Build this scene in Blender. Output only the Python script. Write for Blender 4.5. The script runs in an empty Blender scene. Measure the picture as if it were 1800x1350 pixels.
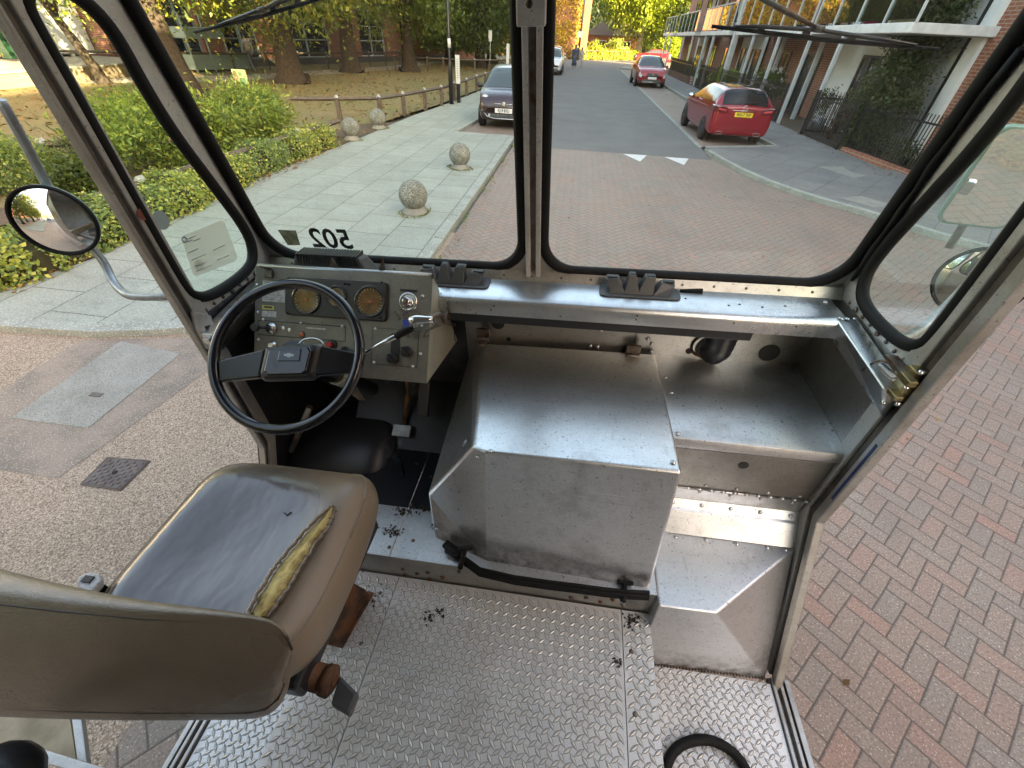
import bpy, bmesh, math, random
import numpy as np
from mathutils import Vector, Matrix, noise
random.seed(7); rng = np.random.default_rng(7)
R = math.radians; PI = math.pi
S = bpy.context.scene
C = S.collection

# ------------------------------------------------------------------ camera, sky, sun, exposure
# calibration of the photograph: focal length, vanishing points of the street and of the van
FPX = 731.0; CX, CY = 900.0, 675.0; EYE = 2.3
def _frame(F, Vv):
    f = Vector((F[0]-CX, F[1]-CY, FPX)); v = Vector((Vv[0]-CX, Vv[1]-CY, FPX))
    Z = -v.normalized(); f = f - Z*f.dot(Z); Y = f.normalized(); X = Y.cross(Z)
    return Matrix((X, Y, Z))
RO = _frame((1029, 62), (850, 1540))      # street frame
RV = _frame((1045, 50), (915, 1530))      # van frame (the van leans a few degrees on the road camber)
def _hit(M, px, py, z0=0.0, x=None, y=None, z=None):
    r = M @ Vector((px-CX, py-CY, FPX))
    if x is not None: t = x/r.x
    elif y is not None: t = y/r.y
    else: t = (z-z0)/r.z
    p = r*t; p.z += z0
    return p
def O(px, py, **k):
    "a point of the street: where the sight line meets the plane x, y or z = value"
    if not k: k = {'z': 0.0}
    return _hit(RO, px, py, EYE, **k)
def V(px, py, **k):
    "a point of the van, in the van's own axes (origin at the eye)"
    return _hit(RV, px, py, 0.0, **k)
VAN = (Matrix.Translation((0, 0, EYE)) @ (RO @ RV.transposed()).to_4x4())
VORG = Vector((-.145, 0, -1.6))

cam = bpy.data.cameras.new('camera'); co = bpy.data.objects.new('camera', cam); C.objects.link(co)
cam.sensor_width = 36; cam.lens = FPX/1800*36; cam.clip_start = .02; cam.clip_end = 3000
mc = Matrix((RO @ Vector((1,0,0)), RO @ Vector((0,-1,0)), RO @ Vector((0,0,-1)))).transposed().to_4x4()
co.matrix_world = Matrix.Translation((0, 0, EYE)) @ mc
S.camera = co

SUN_EL, SUN_AZ = R(17), R(128)            # azimuth clockwise from +Y: behind and right of the camera
w = bpy.data.worlds.new('World'); S.world = w; w.use_nodes = True
nt = w.node_tree; bg = nt.nodes['Background']
sky = nt.nodes.new('ShaderNodeTexSky'); sky.sky_type = 'NISHITA'; sky.sun_disc = False
sky.sun_elevation = SUN_EL; sky.sun_rotation = SUN_AZ; sky.air_density = 1.0; sky.dust_density = 2.5; sky.ozone_density = .6
nt.links.new(sky.outputs[0], bg.inputs[0]); bg.inputs[1].default_value = .15
sd = bpy.data.lights.new('sun', 'SUN'); so = bpy.data.objects.new('sun', sd); C.objects.link(so)
sd.energy = 5.0; sd.angle = R(.6); sd.color = (1.0, .87, .66)
d = Vector((math.sin(SUN_AZ)*math.cos(SUN_EL), math.cos(SUN_AZ)*math.cos(SUN_EL), math.sin(SUN_EL)))
so.rotation_euler = d.to_track_quat('Z', 'Y').to_euler()
S.view_settings.view_transform = 'Standard'; S.view_settings.look = 'None'
S.view_settings.exposure = 3.12; S.view_settings.gamma = 1
S.view_settings.use_white_balance = True; S.view_settings.white_balance_temperature = 8600; S.view_settings.white_balance_tint = 14
S.render.engine = 'CYCLES'
S.cycles.max_bounces = 8; S.cycles.transparent_max_bounces = 16; S.cycles.glossy_bounces = 4; S.cycles.diffuse_bounces = 4

# ------------------------------------------------------------------ node helper
class X_:
    "a value in a node tree with arithmetic"
    def __init__(s, g, v): s.g = g; s.v = v
    def _op(s, op, o=None, o2=None):
        n = s.g.nt.nodes.new('ShaderNodeMath'); n.operation = op
        for i, q in enumerate((s, o, o2)):
            if q is None: continue
            q = q.v if isinstance(q, X_) else q
            if isinstance(q, (int, float)): n.inputs[i].default_value = q
            else: s.g.nt.links.new(q, n.inputs[i])
        return X_(s.g, n.outputs[0])
    def __add__(s, o): return s._op('ADD', o)
    def __radd__(s, o): return s._op('ADD', o)
    def __sub__(s, o): return s._op('SUBTRACT', o)
    def __rsub__(s, o): return X_(s.g, float(o))._op('SUBTRACT', s)
    def __mul__(s, o): return s._op('MULTIPLY', o)
    def __rmul__(s, o): return s._op('MULTIPLY', o)
    def __truediv__(s, o): return s._op('DIVIDE', o)
    def floor(s): return s._op('FLOOR')
    def fract(s): return s._op('FRACT')
    def abs(s): return s._op('ABSOLUTE')
    def min(s, o): return s._op('MINIMUM', o)
    def max(s, o): return s._op('MAXIMUM', o)
    def lt(s, o): return s._op('LESS_THAN', o)
    def gt(s, o): return s._op('GREATER_THAN', o)
    def mod4(s): return s - (s/4).floor()*4
    def clamp(s):
        r = s._op('ADD', 0.0); r.v.node.use_clamp = True; return r
    def step(s, a, b):
        "0 below a, 1 above b"
        n = s.g.nt.nodes.new('ShaderNodeMapRange'); s.g.nt.links.new(s.v, n.inputs[0])
        n.inputs[1].default_value = a; n.inputs[2].default_value = b; return X_(s.g, n.outputs[0])

class G:
    "one material under construction"
    def __init__(s, name):
        s.m = bpy.data.materials.new(name); s.m.use_nodes = True; s.nt = s.m.node_tree
        s.b = s.nt.nodes['Principled BSDF']; s.out = s.nt.nodes['Material Output']
        s.tc = s.nt.nodes.new('ShaderNodeTexCoord')
    def new(s, t): return s.nt.nodes.new('ShaderNode'+t)
    def link(s, a, b): s.nt.links.new(a.v if isinstance(a, X_) else a, b)
    def xyz(s, coord='Object'):
        n = s.new('SeparateXYZ'); s.link(s.tc.outputs[coord], n.inputs[0])
        return [X_(s, n.outputs[i]) for i in range(3)]
    def vec(s, x, y, z=0.0):
        n = s.new('CombineXYZ')
        for i, q in enumerate((x, y, z)):
            if isinstance(q, X_): s.link(q, n.inputs[i])
            else: n.inputs[i].default_value = q
        return n.outputs[0]
    def noise(s, scale, detail=4, rough=.6, vec=None, stretch=None, dist=0):
        n = s.new('TexNoise'); n.inputs['Scale'].default_value = scale; n.inputs['Detail'].default_value = detail
        n.inputs['Roughness'].default_value = rough; n.inputs['Distortion'].default_value = dist
        v = vec if vec is not None else s.tc.outputs['Object']
        if stretch:
            mp = s.new('Mapping'); s.link(v, mp.inputs[0]); mp.inputs['Scale'].default_value = stretch; v = mp.outputs[0]
        s.link(v, n.inputs['Vector']); return X_(s, n.outputs['Fac'])
    def voro(s, scale, feature='F1', out='Distance', vec=None):
        n = s.new('TexVoronoi'); n.inputs['Scale'].default_value = scale; n.feature = feature
        if vec is not None: s.link(vec, n.inputs['Vector'])
        else: s.link(s.tc.outputs['Object'], n.inputs['Vector'])
        return X_(s, n.outputs[out]) if out == 'Distance' else n.outputs[out]
    def white(s, vec):
        n = s.new('TexWhiteNoise'); n.noise_dimensions = '3D'; s.link(vec, n.inputs['Vector']); return X_(s, n.outputs['Value'])
    def mix(s, f, a, b):
        n = s.new('MixRGB')
        s.link(f, n.inputs[0]) if isinstance(f, X_) else setattr(n.inputs[0], 'default_value', f)
        for i, q in ((1, a), (2, b)):
            if isinstance(q, tuple): n.inputs[i].default_value = (*q, 1)
            else: s.link(q, n.inputs[i])
        return n.outputs[0]
    def ramp(s, f, stops):
        n = s.new('ValToRGB'); s.link(f, n.inputs[0]); e = n.color_ramp.elements
        while len(e) < len(stops): e.new(.5)
        for el, (p, c) in zip(e, stops): el.position = p; el.color = (*c, 1)
        return n.outputs[0]
    def bump(s, h, strength=.3, dist=.01, prev=None):
        n = s.new('Bump'); n.inputs['Strength'].default_value = strength; n.inputs['Distance'].default_value = dist
        s.link(h, n.inputs['Height'])
        if prev is not None: s.link(prev, n.inputs['Normal'])
        s.link(n.outputs[0], s.b.inputs['Normal']); return n.outputs[0]
    def set(s, col=None, rough=None, metal=None, spec=None, coat=None, sheen=None):
        for k, q in (('Base Color', col), ('Roughness', rough), ('Metallic', metal), ('Specular IOR Level', spec), ('Coat Weight', coat)):
            if q is None: continue
            i = s.b.inputs[k]
            if isinstance(q, (int, float)): i.default_value = q
            elif isinstance(q, tuple): i.default_value = (*q, 1)
            else: s.link(q, i)
        return s

def simple(name, col, rough=.5, metal=0, col2=None, ns=6, lo=.4, hi=.65, rv=.12, bump=0, bs=80, spec=.5, coat=0, speck=None, emit=None):
    g = G(name); c = col
    n = g.noise(ns, 6, .62)
    if col2: c = g.mix(n.step(lo, hi), col, col2)
    if speck: c = g.mix(g.noise(speck[1], 2, .5).step(speck[2], speck[2]+.06), c, speck[0])
    g.set(c, n*(rv*2)+(rough-rv) if rv else rough, metal, spec, coat)
    if bump: g.bump(g.noise(bs, 4, .6), bump, .004)
    return g.m

def metal_sheet(name, col=(.60, .61, .61), rough=.34, dirt=(.20, .18, .16), dlo=.56, dhi=.80, metal=.96, brush=(3, 60, 60), scratch=.5, pits=True, foot=None):
    g = G(name)
    big = g.noise(2.3, 6, .65); fine = g.noise(38, 5, .7); br = g.noise(9, 4, .6, stretch=brush)
    c = g.mix(big.step(dlo, dhi), col, dirt); c = g.mix(g.noise(1.1, 7, .75, dist=.6).step(.46, .60)*.22, c, tuple(q*.5 for q in col))
    c = g.mix((fine.step(.52, .75))*.38, c, (col[0]*.55, col[1]*.54, col[2]*.52))
    c = g.mix(br.step(.35, .8)*.25, c, (col[0]*.7, col[1]*.7, col[2]*.7))
    if pits: c = g.mix(g.noise(120, 3, .6).step(.64, .69)*.75, c, (.09, .075, .06))
    # scratches: thin bands of a warped noise
    if scratch:
        for st_, k_ in (((1.2, 60, 40), .72), ((9, 2.2, 22), .74)):
            c = g.mix(g.noise(3.3, 2, .5, stretch=st_).step(k_-.03, k_)*scratch*.6, c, tuple(min(1, q*1.35) for q in col))
            c = g.mix(g.noise(2.9, 2, .5, stretch=st_).step(k_-.05, k_-.01)*scratch*.5, c, tuple(q*.45 for q in col))
    gr = g.noise(230, 3, .7); c = g.mix(gr.step(.50, .66)*.30, c, tuple(q*.45 for q in col))
    if foot is not None:       # scuffs and dirt, with contact shade painted in towards the foot of the panel
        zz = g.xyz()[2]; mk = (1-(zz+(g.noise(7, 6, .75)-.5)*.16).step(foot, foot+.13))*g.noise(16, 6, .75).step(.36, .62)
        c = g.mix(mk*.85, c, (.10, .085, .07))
    g.set(c, big.step(.3, .8)*.16+fine*.14+br*.10+(rough-.18), metal, .5)
    b = g.bump(br, .10, .002); g.bump(g.noise(7, 3, .5), .12, .012, b)
    return g.m

M = {}
M['alu'] = metal_sheet('brushed_aluminium', (.76, .78, .79), .38)
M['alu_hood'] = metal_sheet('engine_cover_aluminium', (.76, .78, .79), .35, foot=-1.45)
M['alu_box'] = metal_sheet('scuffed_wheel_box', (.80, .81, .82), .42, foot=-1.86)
M['alu_dash'] = metal_sheet('dash_aluminium', (.66, .68, .69), .30, (.42, .42, .42), brush=(2, 90, 90), pits=False)
M['alu_floor'] = metal_sheet('worn_floor_aluminium', (.74, .75, .75), .42, (.26, .23, .2), .58, .78)
M['pillar'] = metal_sheet('pale_pillar_metal', (.62, .61, .59), .42, (.36, .33, .30), .45, .72, metal=.5, scratch=.3)
M['tread'] = metal_sheet('tread_plate_aluminium', (.68, .67, .65), .50, (.38, .34, .29), .5, .8, metal=.45, pits=False)
M['alu_dull'] = metal_sheet('dull_aluminium', (.42, .41, .38), .42, (.17, .15, .13), .5, .75)
M['frame'] = metal_sheet('grimy_painted_metal', (.50, .495, .47), .46, (.26, .24, .21), .45, .72, metal=.4, scratch=.25)
M['jamb'] = metal_sheet('door_channel_metal', (.42, .41, .39), .40, (.20, .17, .14), .45, .7, metal=.6, scratch=.3)
M['panel'] = metal_sheet('grey_green_panel', (.215, .21, .185), .42, (.12, .112, .096), .45, .7, metal=.55, scratch=.3)
M['panel_side'] = metal_sheet('pale_panel', (.34, .35, .29), .5, (.22, .22, .18), .45, .7, metal=.3, scratch=.2)
M['dark_floor'] = simple('dark_cab_floor', (.022, .023, .027), .45, .2, (.075, .078, .085), 9, .55, .85, bump=.2, bs=60)
M['toe'] = simple('scuffed_black_plate', (.018, .018, .022), .42, .3, (.20, .21, .24), 4.5, .60, .84, bump=.15)
M['rubber'] = simple('black_rubber', (.005, .005, .005), .66, bump=.05, rv=.06, spec=.25)
M['plastic'] = simple('black_plastic', (.016, .017, .020), .36, bump=.03, bs=300, rv=.06)
M['gloss_black'] = simple('polished_black_rim', (.010, .011, .016), .16, rv=.05, coat=.3)
M['vent'] = simple('grey_black_plastic', (.055, .057, .058), .45, rv=.06)
M['rust'] = simple('rusty_steel', (.16, .065, .028), .7, .3, (.045, .03, .022), 14, .42, .62, bump=.5, bs=60)
M['steel'] = simple('rusty_bracket_steel', (.17, .15, .13), .5, .8, (.10, .05, .03), 20, .45, .65, bump=.2)
M['chrome'] = simple('chrome', (.62, .62, .62), .2, 1, rv=.05)
M['brass'] = simple('worn_brass', (.42, .35, .19), .4, 1, (.2, .16, .09), 22, bump=.2)
M['foam'] = simple('yellow_foam', (.62, .47, .20), .95, 0, (.26, .18, .07), 22, .38, .60, bump=.9, bs=90, spec=.1)
M['white_sticker'] = simple('white_sticker', (.55, .55, .54), .5, 0, (.35, .35, .34), 90, .45, .6)
M['yellow_sticker'] = simple('yellow_sticker', (.52, .47, .12), .5)
M['orange'] = simple('orange_lamp', (.55, .17, .08), .3)
M['red_plastic'] = simple('red_plastic', (.45, .02, .015), .3)
M['blue'] = simple('blue_plastic', (.02, .06, .35), .3)
M['tan'] = simple('tan_board', (.34, .27, .17), .6, 0, (.2, .15, .09), 9, bump=.15)
M['black_ink'] = simple('black_ink', (.02, .02, .02), .6, rv=0)
M['white_ink'] = simple('white_ink', (.8, .8, .8), .6, rv=0)

def vinyl():
    g = G('tan_vinyl'); x, y, z = g.xyz()
    n = g.noise(5, 5, .6); col = g.mix(n.step(.3, .75), (.215, .160, .108), (.155, .113, .075))
    g.set(col, g.noise(3, 3, .5)*.16+.18, 0, .75)
    cell = g.voro(130, 'DISTANCE_TO_EDGE'); cr = g.noise(26, 6, .75, stretch=(1, 2.2, 2.2))
    b = g.bump(cell.step(0, .10), .22, .0016); b = g.bump(cr, .30, .007, b); g.bump(g.noise(7, 3, .5), .25, .012, b)
    return g.m
M['vinyl'] = vinyl()
def vinyl_worn():
    g = G('polished_seat_vinyl'); n = g.noise(5, 5, .6)
    g.set(g.mix(n.step(.3, .8), (.150, .115, .085), (.090, .072, .058)), g.noise(4, 3, .5)*.12+.21, 0, .8)
    b = g.bump(g.noise(30, 4, .6, stretch=(1, 2, 1)), .10, .004); g.bump(g.noise(8, 3, .5, stretch=(1.6, .8, 1)), .45, .016, b)
    return g.m
M['vinyl_worn'] = vinyl_worn()

def glass(name, tint, refl=.5, rough=.0, dust=0):
    g = G(name); g.nt.nodes.remove(g.b)
    tr = g.new('BsdfTransparent'); tr.inputs[0].default_value = (*tint, 1)
    gl = g.new('BsdfGlossy'); gl.inputs['Roughness'].default_value = rough; gl.inputs[0].default_value = (.9, .95, .95, 1)
    fr = g.new('LayerWeight'); fr.inputs[0].default_value = .5
    f = X_(g, fr.outputs['Fresnel'])*refl
    m = g.new('MixShader'); g.link(f.clamp(), m.inputs[0]); g.link(tr.outputs[0], m.inputs[1]); g.link(gl.outputs[0], m.inputs[2])
    o = m.outputs[0]
    if dust:
        df = g.new('BsdfDiffuse'); df.inputs[0].default_value = (.7, .72, .68, 1)
        m2 = g.new('MixShader'); g.link(g.noise(3, 5, .7).step(.3, .9)*dust, m2.inputs[0]); g.link(o, m2.inputs[1]); g.link(df.outputs[0], m2.inputs[2]); o = m2.outputs[0]
    g.link(o, g.out.inputs[0]); return g.m
M['glass'] = glass('windscreen_glass', (.93, .985, .945), .18, 0, .075)
M['glass_green'] = glass('green_quarter_glass', (.84, .95, .89), .16, 0, .05)
M['glass_clear'] = glass('clear_cover_glass', (.97, .97, .95), .04, .05)
M['balcony_glass'] = glass('balcony_glass', (.72, .82, .78), 1.5, .0)
M['dark_glass'] = simple('dark_window_glass', (.02, .025, .027), .05, 0, rv=.02, spec=1.0)
M['car_glass'] = simple('car_window_glass', (.035, .05, .052), .06, rv=.03, spec=1.0)
M['mirror'] = simple('mirror_silver', (.86, .88, .88), .02, 1, rv=.01)
M['mirror_teal'] = simple('pale_teal_mirror_shell', (.20, .33, .30), .3, .3)
M['arm'] = simple('blue_grey_tube', (.30, .34, .35), .42, .5, (.2, .2, .2), 18, bump=.1)

# ------------------------------------------------------------------ mesh helpers
STUDS = {'rivets': 'rivet', 'screws': 'screw', 'bolts': 'bolt', 'screw_holes': 'screw_hole', 'drill_holes': 'drill_hole', 'holes': 'hole', 'floor_screws': 'floor_screw', 'sill_bolts': 'sill_bolt'}
class MB:
    def __init__(s): s.v = []; s.f = []; s.m = []; s.sm = []; s.cur = 0; s.smooth = False; s.cut = []
    def mat(s, i): s.cur = i; return s
    def sh(s, b=True): s.smooth = b; return s
    def _f(s, f): s.f.append(f); s.m.append(s.cur); s.sm.append(s.smooth)
    def add(s, vs, fs):
        o = len(s.v); s.v += [tuple(p) for p in vs]
        for f in fs: s._f([i+o for i in f])
        return s
    def poly(s, *ps): return s.add(ps, [list(range(len(ps)))])
    def box(s, c, size, rot=None):
        x, y, z = (q/2 for q in size); c = Vector(c)
        ps = [Vector((a*x, b*y, d*z)) for d in (-1, 1) for b in (-1, 1) for a in (-1, 1)]
        if rot is not None: ps = [rot @ p for p in ps]
        return s.add([p+c for p in ps], [[0,2,3,1],[4,5,7,6],[0,1,5,4],[2,6,7,3],[0,4,6,2],[1,3,7,5]])
    def bb(s, a, b):
        return s.box([(p+q)/2 for p, q in zip(a, b)], [abs(q-p) for p, q in zip(a, b)])
    def prism(s, ps, off):
        "polygon ps extruded by the vector off"
        off = Vector(off); n = len(ps); a = [Vector(p) for p in ps]; b = [p+off for p in a]
        return s.add(a+b, [list(range(n))[::-1], [n+i for i in range(n)]]+[[i, (i+1) % n, n+(i+1) % n, n+i] for i in range(n)])
    def sheet(s, ps, t=.002):
        "thin plate: polygon thickened along its normal"
        a = [Vector(p) for p in ps]; n = Vector((0, 0, 0))
        for i in range(len(a)): n += a[i].cross(a[(i+1) % len(a)])
        return s.prism(a, n.normalized()*t)
    def tube(s, pts, r, n=10, cap=True, closed=False):
        pts = [Vector(p) for p in pts]; k = len(pts); rr = r if isinstance(r, (list, tuple)) else [r]*k
        o = len(s.v); up = None
        for i, p in enumerate(pts):
            if closed: t = (pts[(i+1) % k]-pts[i-1]).normalized()
            else: t = (pts[min(i+1, k-1)]-pts[max(i-1, 0)]).normalized()
            if up is None: up = t.orthogonal().normalized()
            up = (up-t*up.dot(t)).normalized(); sd_ = t.cross(up)
            for j in range(n):
                a = 2*PI*j/n; s.v.append(tuple(p+(up*math.cos(a)+sd_*math.sin(a))*rr[i]))
        sm = s.smooth; s.smooth = True
        for i in range(k if closed else k-1):
            i2 = (i+1) % k
            for j in range(n): s._f([o+i*n+j, o+i*n+(j+1) % n, o+i2*n+(j+1) % n, o+i2*n+j])
        s.smooth = sm
        if cap and not closed:
            s._f([o+j for j in range(n)][::-1]); s._f([o+(k-1)*n+j for j in range(n)])
        return s
    def lathe(s, prof, c, axis=(0, 0, 1), n=24, caps=True):
        "prof: (radius, height) along axis"
        s.cut.append((len(s.v), len(s.f)))
        ax = Vector(axis).normalized(); u = ax.orthogonal().normalized(); w_ = ax.cross(u); c = Vector(c); o = len(s.v)
        for r, h in prof:
            for j in range(n):
                a = 2*PI*j/n; s.v.append(tuple(c+ax*h+(u*math.cos(a)+w_*math.sin(a))*r))
        sm = s.smooth; s.smooth = True
        for i in range(len(prof)-1):
            for j in range(n): s._f([o+i*n+j, o+i*n+(j+1) % n, o+(i+1)*n+(j+1) % n, o+(i+1)*n+j])
        s.smooth = sm
        if caps:
            s._f([o+j for j in range(n)][::-1]); s._f([o+(len(prof)-1)*n+j for j in range(n)])
        return s
    def cyl(s, a, b, r, n=16):
        a = Vector(a); b = Vector(b); return s.lathe([(r, 0), (r, (b-a).length)], a, b-a, n)
    def ball(s, c, r, n=14, sq=(1, 1, 1)):
        c = Vector(c); o = len(s.v); k = n//2
        for i in range(k+1):
            t = PI*i/k
            for j in range(n):
                a = 2*PI*j/n; s.v.append((c.x+r*sq[0]*math.sin(t)*math.cos(a), c.y+r*sq[1]*math.sin(t)*math.sin(a), c.z+r*sq[2]*math.cos(t)))
        sm = s.smooth; s.smooth = True
        for i in range(k):
            for j in range(n): s._f([o+i*n+j, o+(i+1)*n+j, o+(i+1)*n+(j+1) % n, o+i*n+(j+1) % n])
        s.smooth = sm; return s
    def rivet(s, c, nrm, r=.006, n=8):
        return s.lathe([(r, 0), (r*.86, r*.35), (r*.5, r*.6), (.0005, r*.68)], c, nrm, n)
    def loft(s, rings, closed=True, caps=True):
        o = len(s.v); n = len(rings[0])
        for r_ in rings: s.v += [tuple(p) for p in r_]
        for i in range(len(rings)-1):
            for j in range(n if closed else n-1):
                s._f([o+i*n+j, o+i*n+(j+1) % n, o+(i+1)*n+(j+1) % n, o+(i+1)*n+j])
        if caps and closed:
            s._f([o+j for j in range(n)][::-1]); s._f([o+(len(rings)-1)*n+j for j in range(n)])
        return s
    def build(s, name, mats, parent=None, bevel=0, sub=0, seg=2, van=False, solid=0, wn=False):
        if name in STUDS and len(s.cut) > 1:          # rivets, screws and holes: every one its own object
            ends = s.cut[1:]+[(len(s.v), len(s.f))]; o = None
            for (v0, f0), (v1, f1) in zip(s.cut, ends):
                k = MB(); k.v = s.v[v0:v1]; k.f = [[i-v0 for i in f] for f in s.f[f0:f1]]; k.m = s.m[f0:f1]; k.sm = s.sm[f0:f1]
                o = k.build(STUDS[name], mats, parent, van=van)
            return o
        me = bpy.data.meshes.new(name); me.from_pydata(s.v, [], s.f)
        mats = mats if isinstance(mats, (list, tuple)) else [mats]
        for m in mats: me.materials.append(M[m] if isinstance(m, str) else m)
        me.polygons.foreach_set('material_index', s.m); me.polygons.foreach_set('use_smooth', s.sm); me.update()
        o = bpy.data.objects.new(name, me); C.objects.link(o)
        if parent is not None: o.parent = parent
        if van: o.location = -VORG
        if bevel:
            b = o.modifiers.new('b', 'BEVEL'); b.width = bevel; b.segments = seg; b.limit_method = 'ANGLE'; b.angle_limit = R(35)
            b.use_clamp_overlap = True
        if solid:
            b = o.modifiers.new('s', 'SOLIDIFY'); b.thickness = solid; b.offset = 0
        if sub:
            b = o.modifiers.new('u', 'SUBSURF'); b.levels = sub; b.render_levels = sub
        return o

def tag(o, label=None, cat=None, group=None, kind=None):
    if label: o['label'] = label
    if cat: o['category'] = cat
    if group: o['group'] = group
    if kind: o['kind'] = kind
    return o
def thing(name, loc=(0, 0, 0), label=None, cat=None, group=None, rz=0):
    o = bpy.data.objects.new(name, None); C.objects.link(o); o.location = loc; o.rotation_euler = (0, 0, rz); o.empty_display_size = .1
    return tag(o, label, cat, group)
def copy_tree(o, parent=None):
    c = o.copy(); C.objects.link(c); c.parent = parent
    for ch in list(o.children): copy_tree(ch, c)
    return c
def text(s, name, size, mat, parent, mtx, ext=.0004, align='CENTER', sx=1, bold=.0):
    cu = bpy.data.curves.new(name, 'FONT'); cu.body = s; cu.size = size; cu.align_x = align; cu.align_y = 'CENTER'
    cu.extrude = ext; cu.offset = bold; cu.materials.append(M[mat]); cu.resolution_u = 3
    tmp = bpy.data.objects.new(name, cu); C.objects.link(tmp); bpy.context.view_layer.update()
    me = bpy.data.meshes.new_from_object(tmp.evaluated_get(bpy.context.evaluated_depsgraph_get())); bpy.data.objects.remove(tmp)
    me.materials.clear(); me.materials.append(M[mat]); me.transform(mtx @ Matrix.Diagonal((sx, 1, 1, 1)))
    o = bpy.data.objects.new(name, me); C.objects.link(o); o.parent = parent
    return o
def frame3(o, x, n):
    "matrix with origin o, text direction x and facing direction n"
    x = Vector(x).normalized(); n = Vector(n).normalized(); x = (x-n*x.dot(n)).normalized(); y = n.cross(x)
    m = Matrix((x, y, n)).transposed().to_4x4(); m.translation = o; return m
def rrect(w, h, r, n=5):
    "rounded rectangle outline, counter-clockwise, in a plane"
    P = []
    for cx, cy, a0 in ((w/2-r, h/2-r, 0), (-w/2+r, h/2-r, 90), (-w/2+r, -h/2+r, 180), (w/2-r, -h/2+r, 270)):
        for i in range(n+1):
            a = R(a0+90*i/n); P.append((cx+r*math.cos(a), cy+r*math.sin(a)))
    return P
# ------------------------------------------------------------------ ground materials
def herring(name, w_=.1, ang=45, cols=None, gap=.035):
    g = G(name); x, y, z = g.xyz(); c, s_ = math.cos(R(ang))/w_, math.sin(R(ang))/w_
    jit = (g.noise(1.1, 2, .5)-.5)*.25
    u = x*c+y*s_+jit+400.0; v = y*c-x*s_+jit+400.0
    i = u.floor(); j = v.floor(); fx = u-i; fy = v-j; k = (i-j+400.0).mod4()
    k1 = k.gt(.5)*k.lt(1.5); hz = k.lt(1.5); k2 = k.gt(1.5)*k.lt(2.5); vt = 1-hz
    lu = fx+k1; lv = fy+k2
    Lx = hz+1.0; Ly = vt+1.0
    dd = lu.min(Lx-lu).min(lv).min(Ly-lv)
    idv = g.vec(i-k1, j-k2, vt); rnd = g.white(idv)
    big = g.noise(.45, 4, .6)
    c1 = g.ramp(rnd, [(0, (.235, .170, .135)), (.35, (.262, .185, .145)), (.6, (.222, .178, .145)), (.88, (.30, .172, .130)), (1, (.212, .175, .148))])
    c1 = g.mix(big.step(.4, .7)*.5, c1, (.250, .208, .170))
    agg = g.noise(110, 2, .6)
    c1 = g.mix(agg.step(.60, .68)*.85, c1, (.58, .50, .42)); c1 = g.mix(g.noise(80, 4, .7).step(.50, .64)*.60, c1, (.075, .058, .050))
    wob = dd+(g.noise(30, 3, .6)-.5)*.05
    jm = 1-wob.step(gap*.6, gap*1.6)
    c1 = g.mix(jm*.78, c1, (.045, .038, .032))
    c1 = g.mix(g.noise(.9, 7, .75, stretch=(1, .5, 1)).step(.48, .66)*.34, c1, (.115, .095, .080)); c1 = g.mix(g.noise(2.6, 6, .8).step(.60, .70)*.40, c1, (.36, .31, .25))
    g.set(c1, g.noise(3, 3, .5)*.2+.55, 0, .45)
    b = g.bump(wob.step(0, .10), .55, .006); g.bump(agg, .35, .003, b); return g.m
M['blocks'] = herring('herringbone_block_paving')
def flag(name, ang, base, base2, rowh=.6, bw=.75, mort=(.10, .10, .085), gap=.007, off=(0, 0), speck=True, stain=(.2, .19, .16)):
    g = G(name); x, y, z = g.xyz(); c, s_ = math.cos(R(ang)), math.sin(R(ang))
    wv = (g.noise(.8, 2, .5)-.5)*.04
    v = g.vec(x*c+y*s_+off[0]+wv, y*c-x*s_+off[1]+wv)
    n = g.new('TexBrick'); g.link(v, n.inputs['Vector']); n.offset = .5
    n.inputs['Scale'].default_value = 1; n.inputs['Brick Width'].default_value = bw; n.inputs['Row Height'].default_value = rowh
    n.inputs['Mortar Size'].default_value = gap; n.inputs['Mortar Smooth'].default_value = .3
    n.inputs['Color1'].default_value = (*base, 1); n.inputs['Color2'].default_value = (*base2, 1); n.inputs['Mortar'].default_value = (*mort, 1)
    n.inputs['Bias'].default_value = 0
    col = g.mix(g.noise(.9, 6, .65).step(.42, .72)*.55, n.outputs['Color'], stain)
    ag = g.noise(70, 4, .7)
    col = g.mix(ag.step(.48, .62)*.45, col, tuple(min(1, q*1.6) for q in base)); col = g.mix(g.noise(52, 4, .7).step(.52, .63)*.60, col, tuple(q*.42 for q in base))
    col = g.mix(g.noise(2.2, 6, .75).step(.52, .74)*.35, col, tuple(min(1, q*1.35) for q in base))
    col = g.mix(g.noise(5.5, 7, .8, stretch=(.5, 1.4, 1)).step(.52, .66)*.45, col, tuple(q*.5 for q in base))
    g.set(col, .8, 0, .3); b = g.bump(X_(g, n.outputs['Fac']), -.5, .006); g.bump(ag, .3, .003, b); return g.m
M['flag'] = flag('pale_green_grey_flagstones', 90, (.30, .325, .285), (.25, .28, .245), off=(.1, .01), mort=(.07, .072, .06), gap=.009)
M['flag_r'] = flag('grey_paving_slabs', 52, (.20, .193, .186), (.165, .16, .155), .7, .9, (.07, .07, .07), .010, stain=(.105, .10, .097))
M['asphalt'] = simple('grey_asphalt', (.150, .146, .140), .8, 0, (.118, .115, .110), .9, .3, .7, bump=.5, bs=90, spec=.3, speck=((.26, .25, .24), 70, .60))
M['asphalt_wide'] = simple('outlying_asphalt', (.11, .11, .105), .85, 0, (.09, .09, .09), .3)
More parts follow.
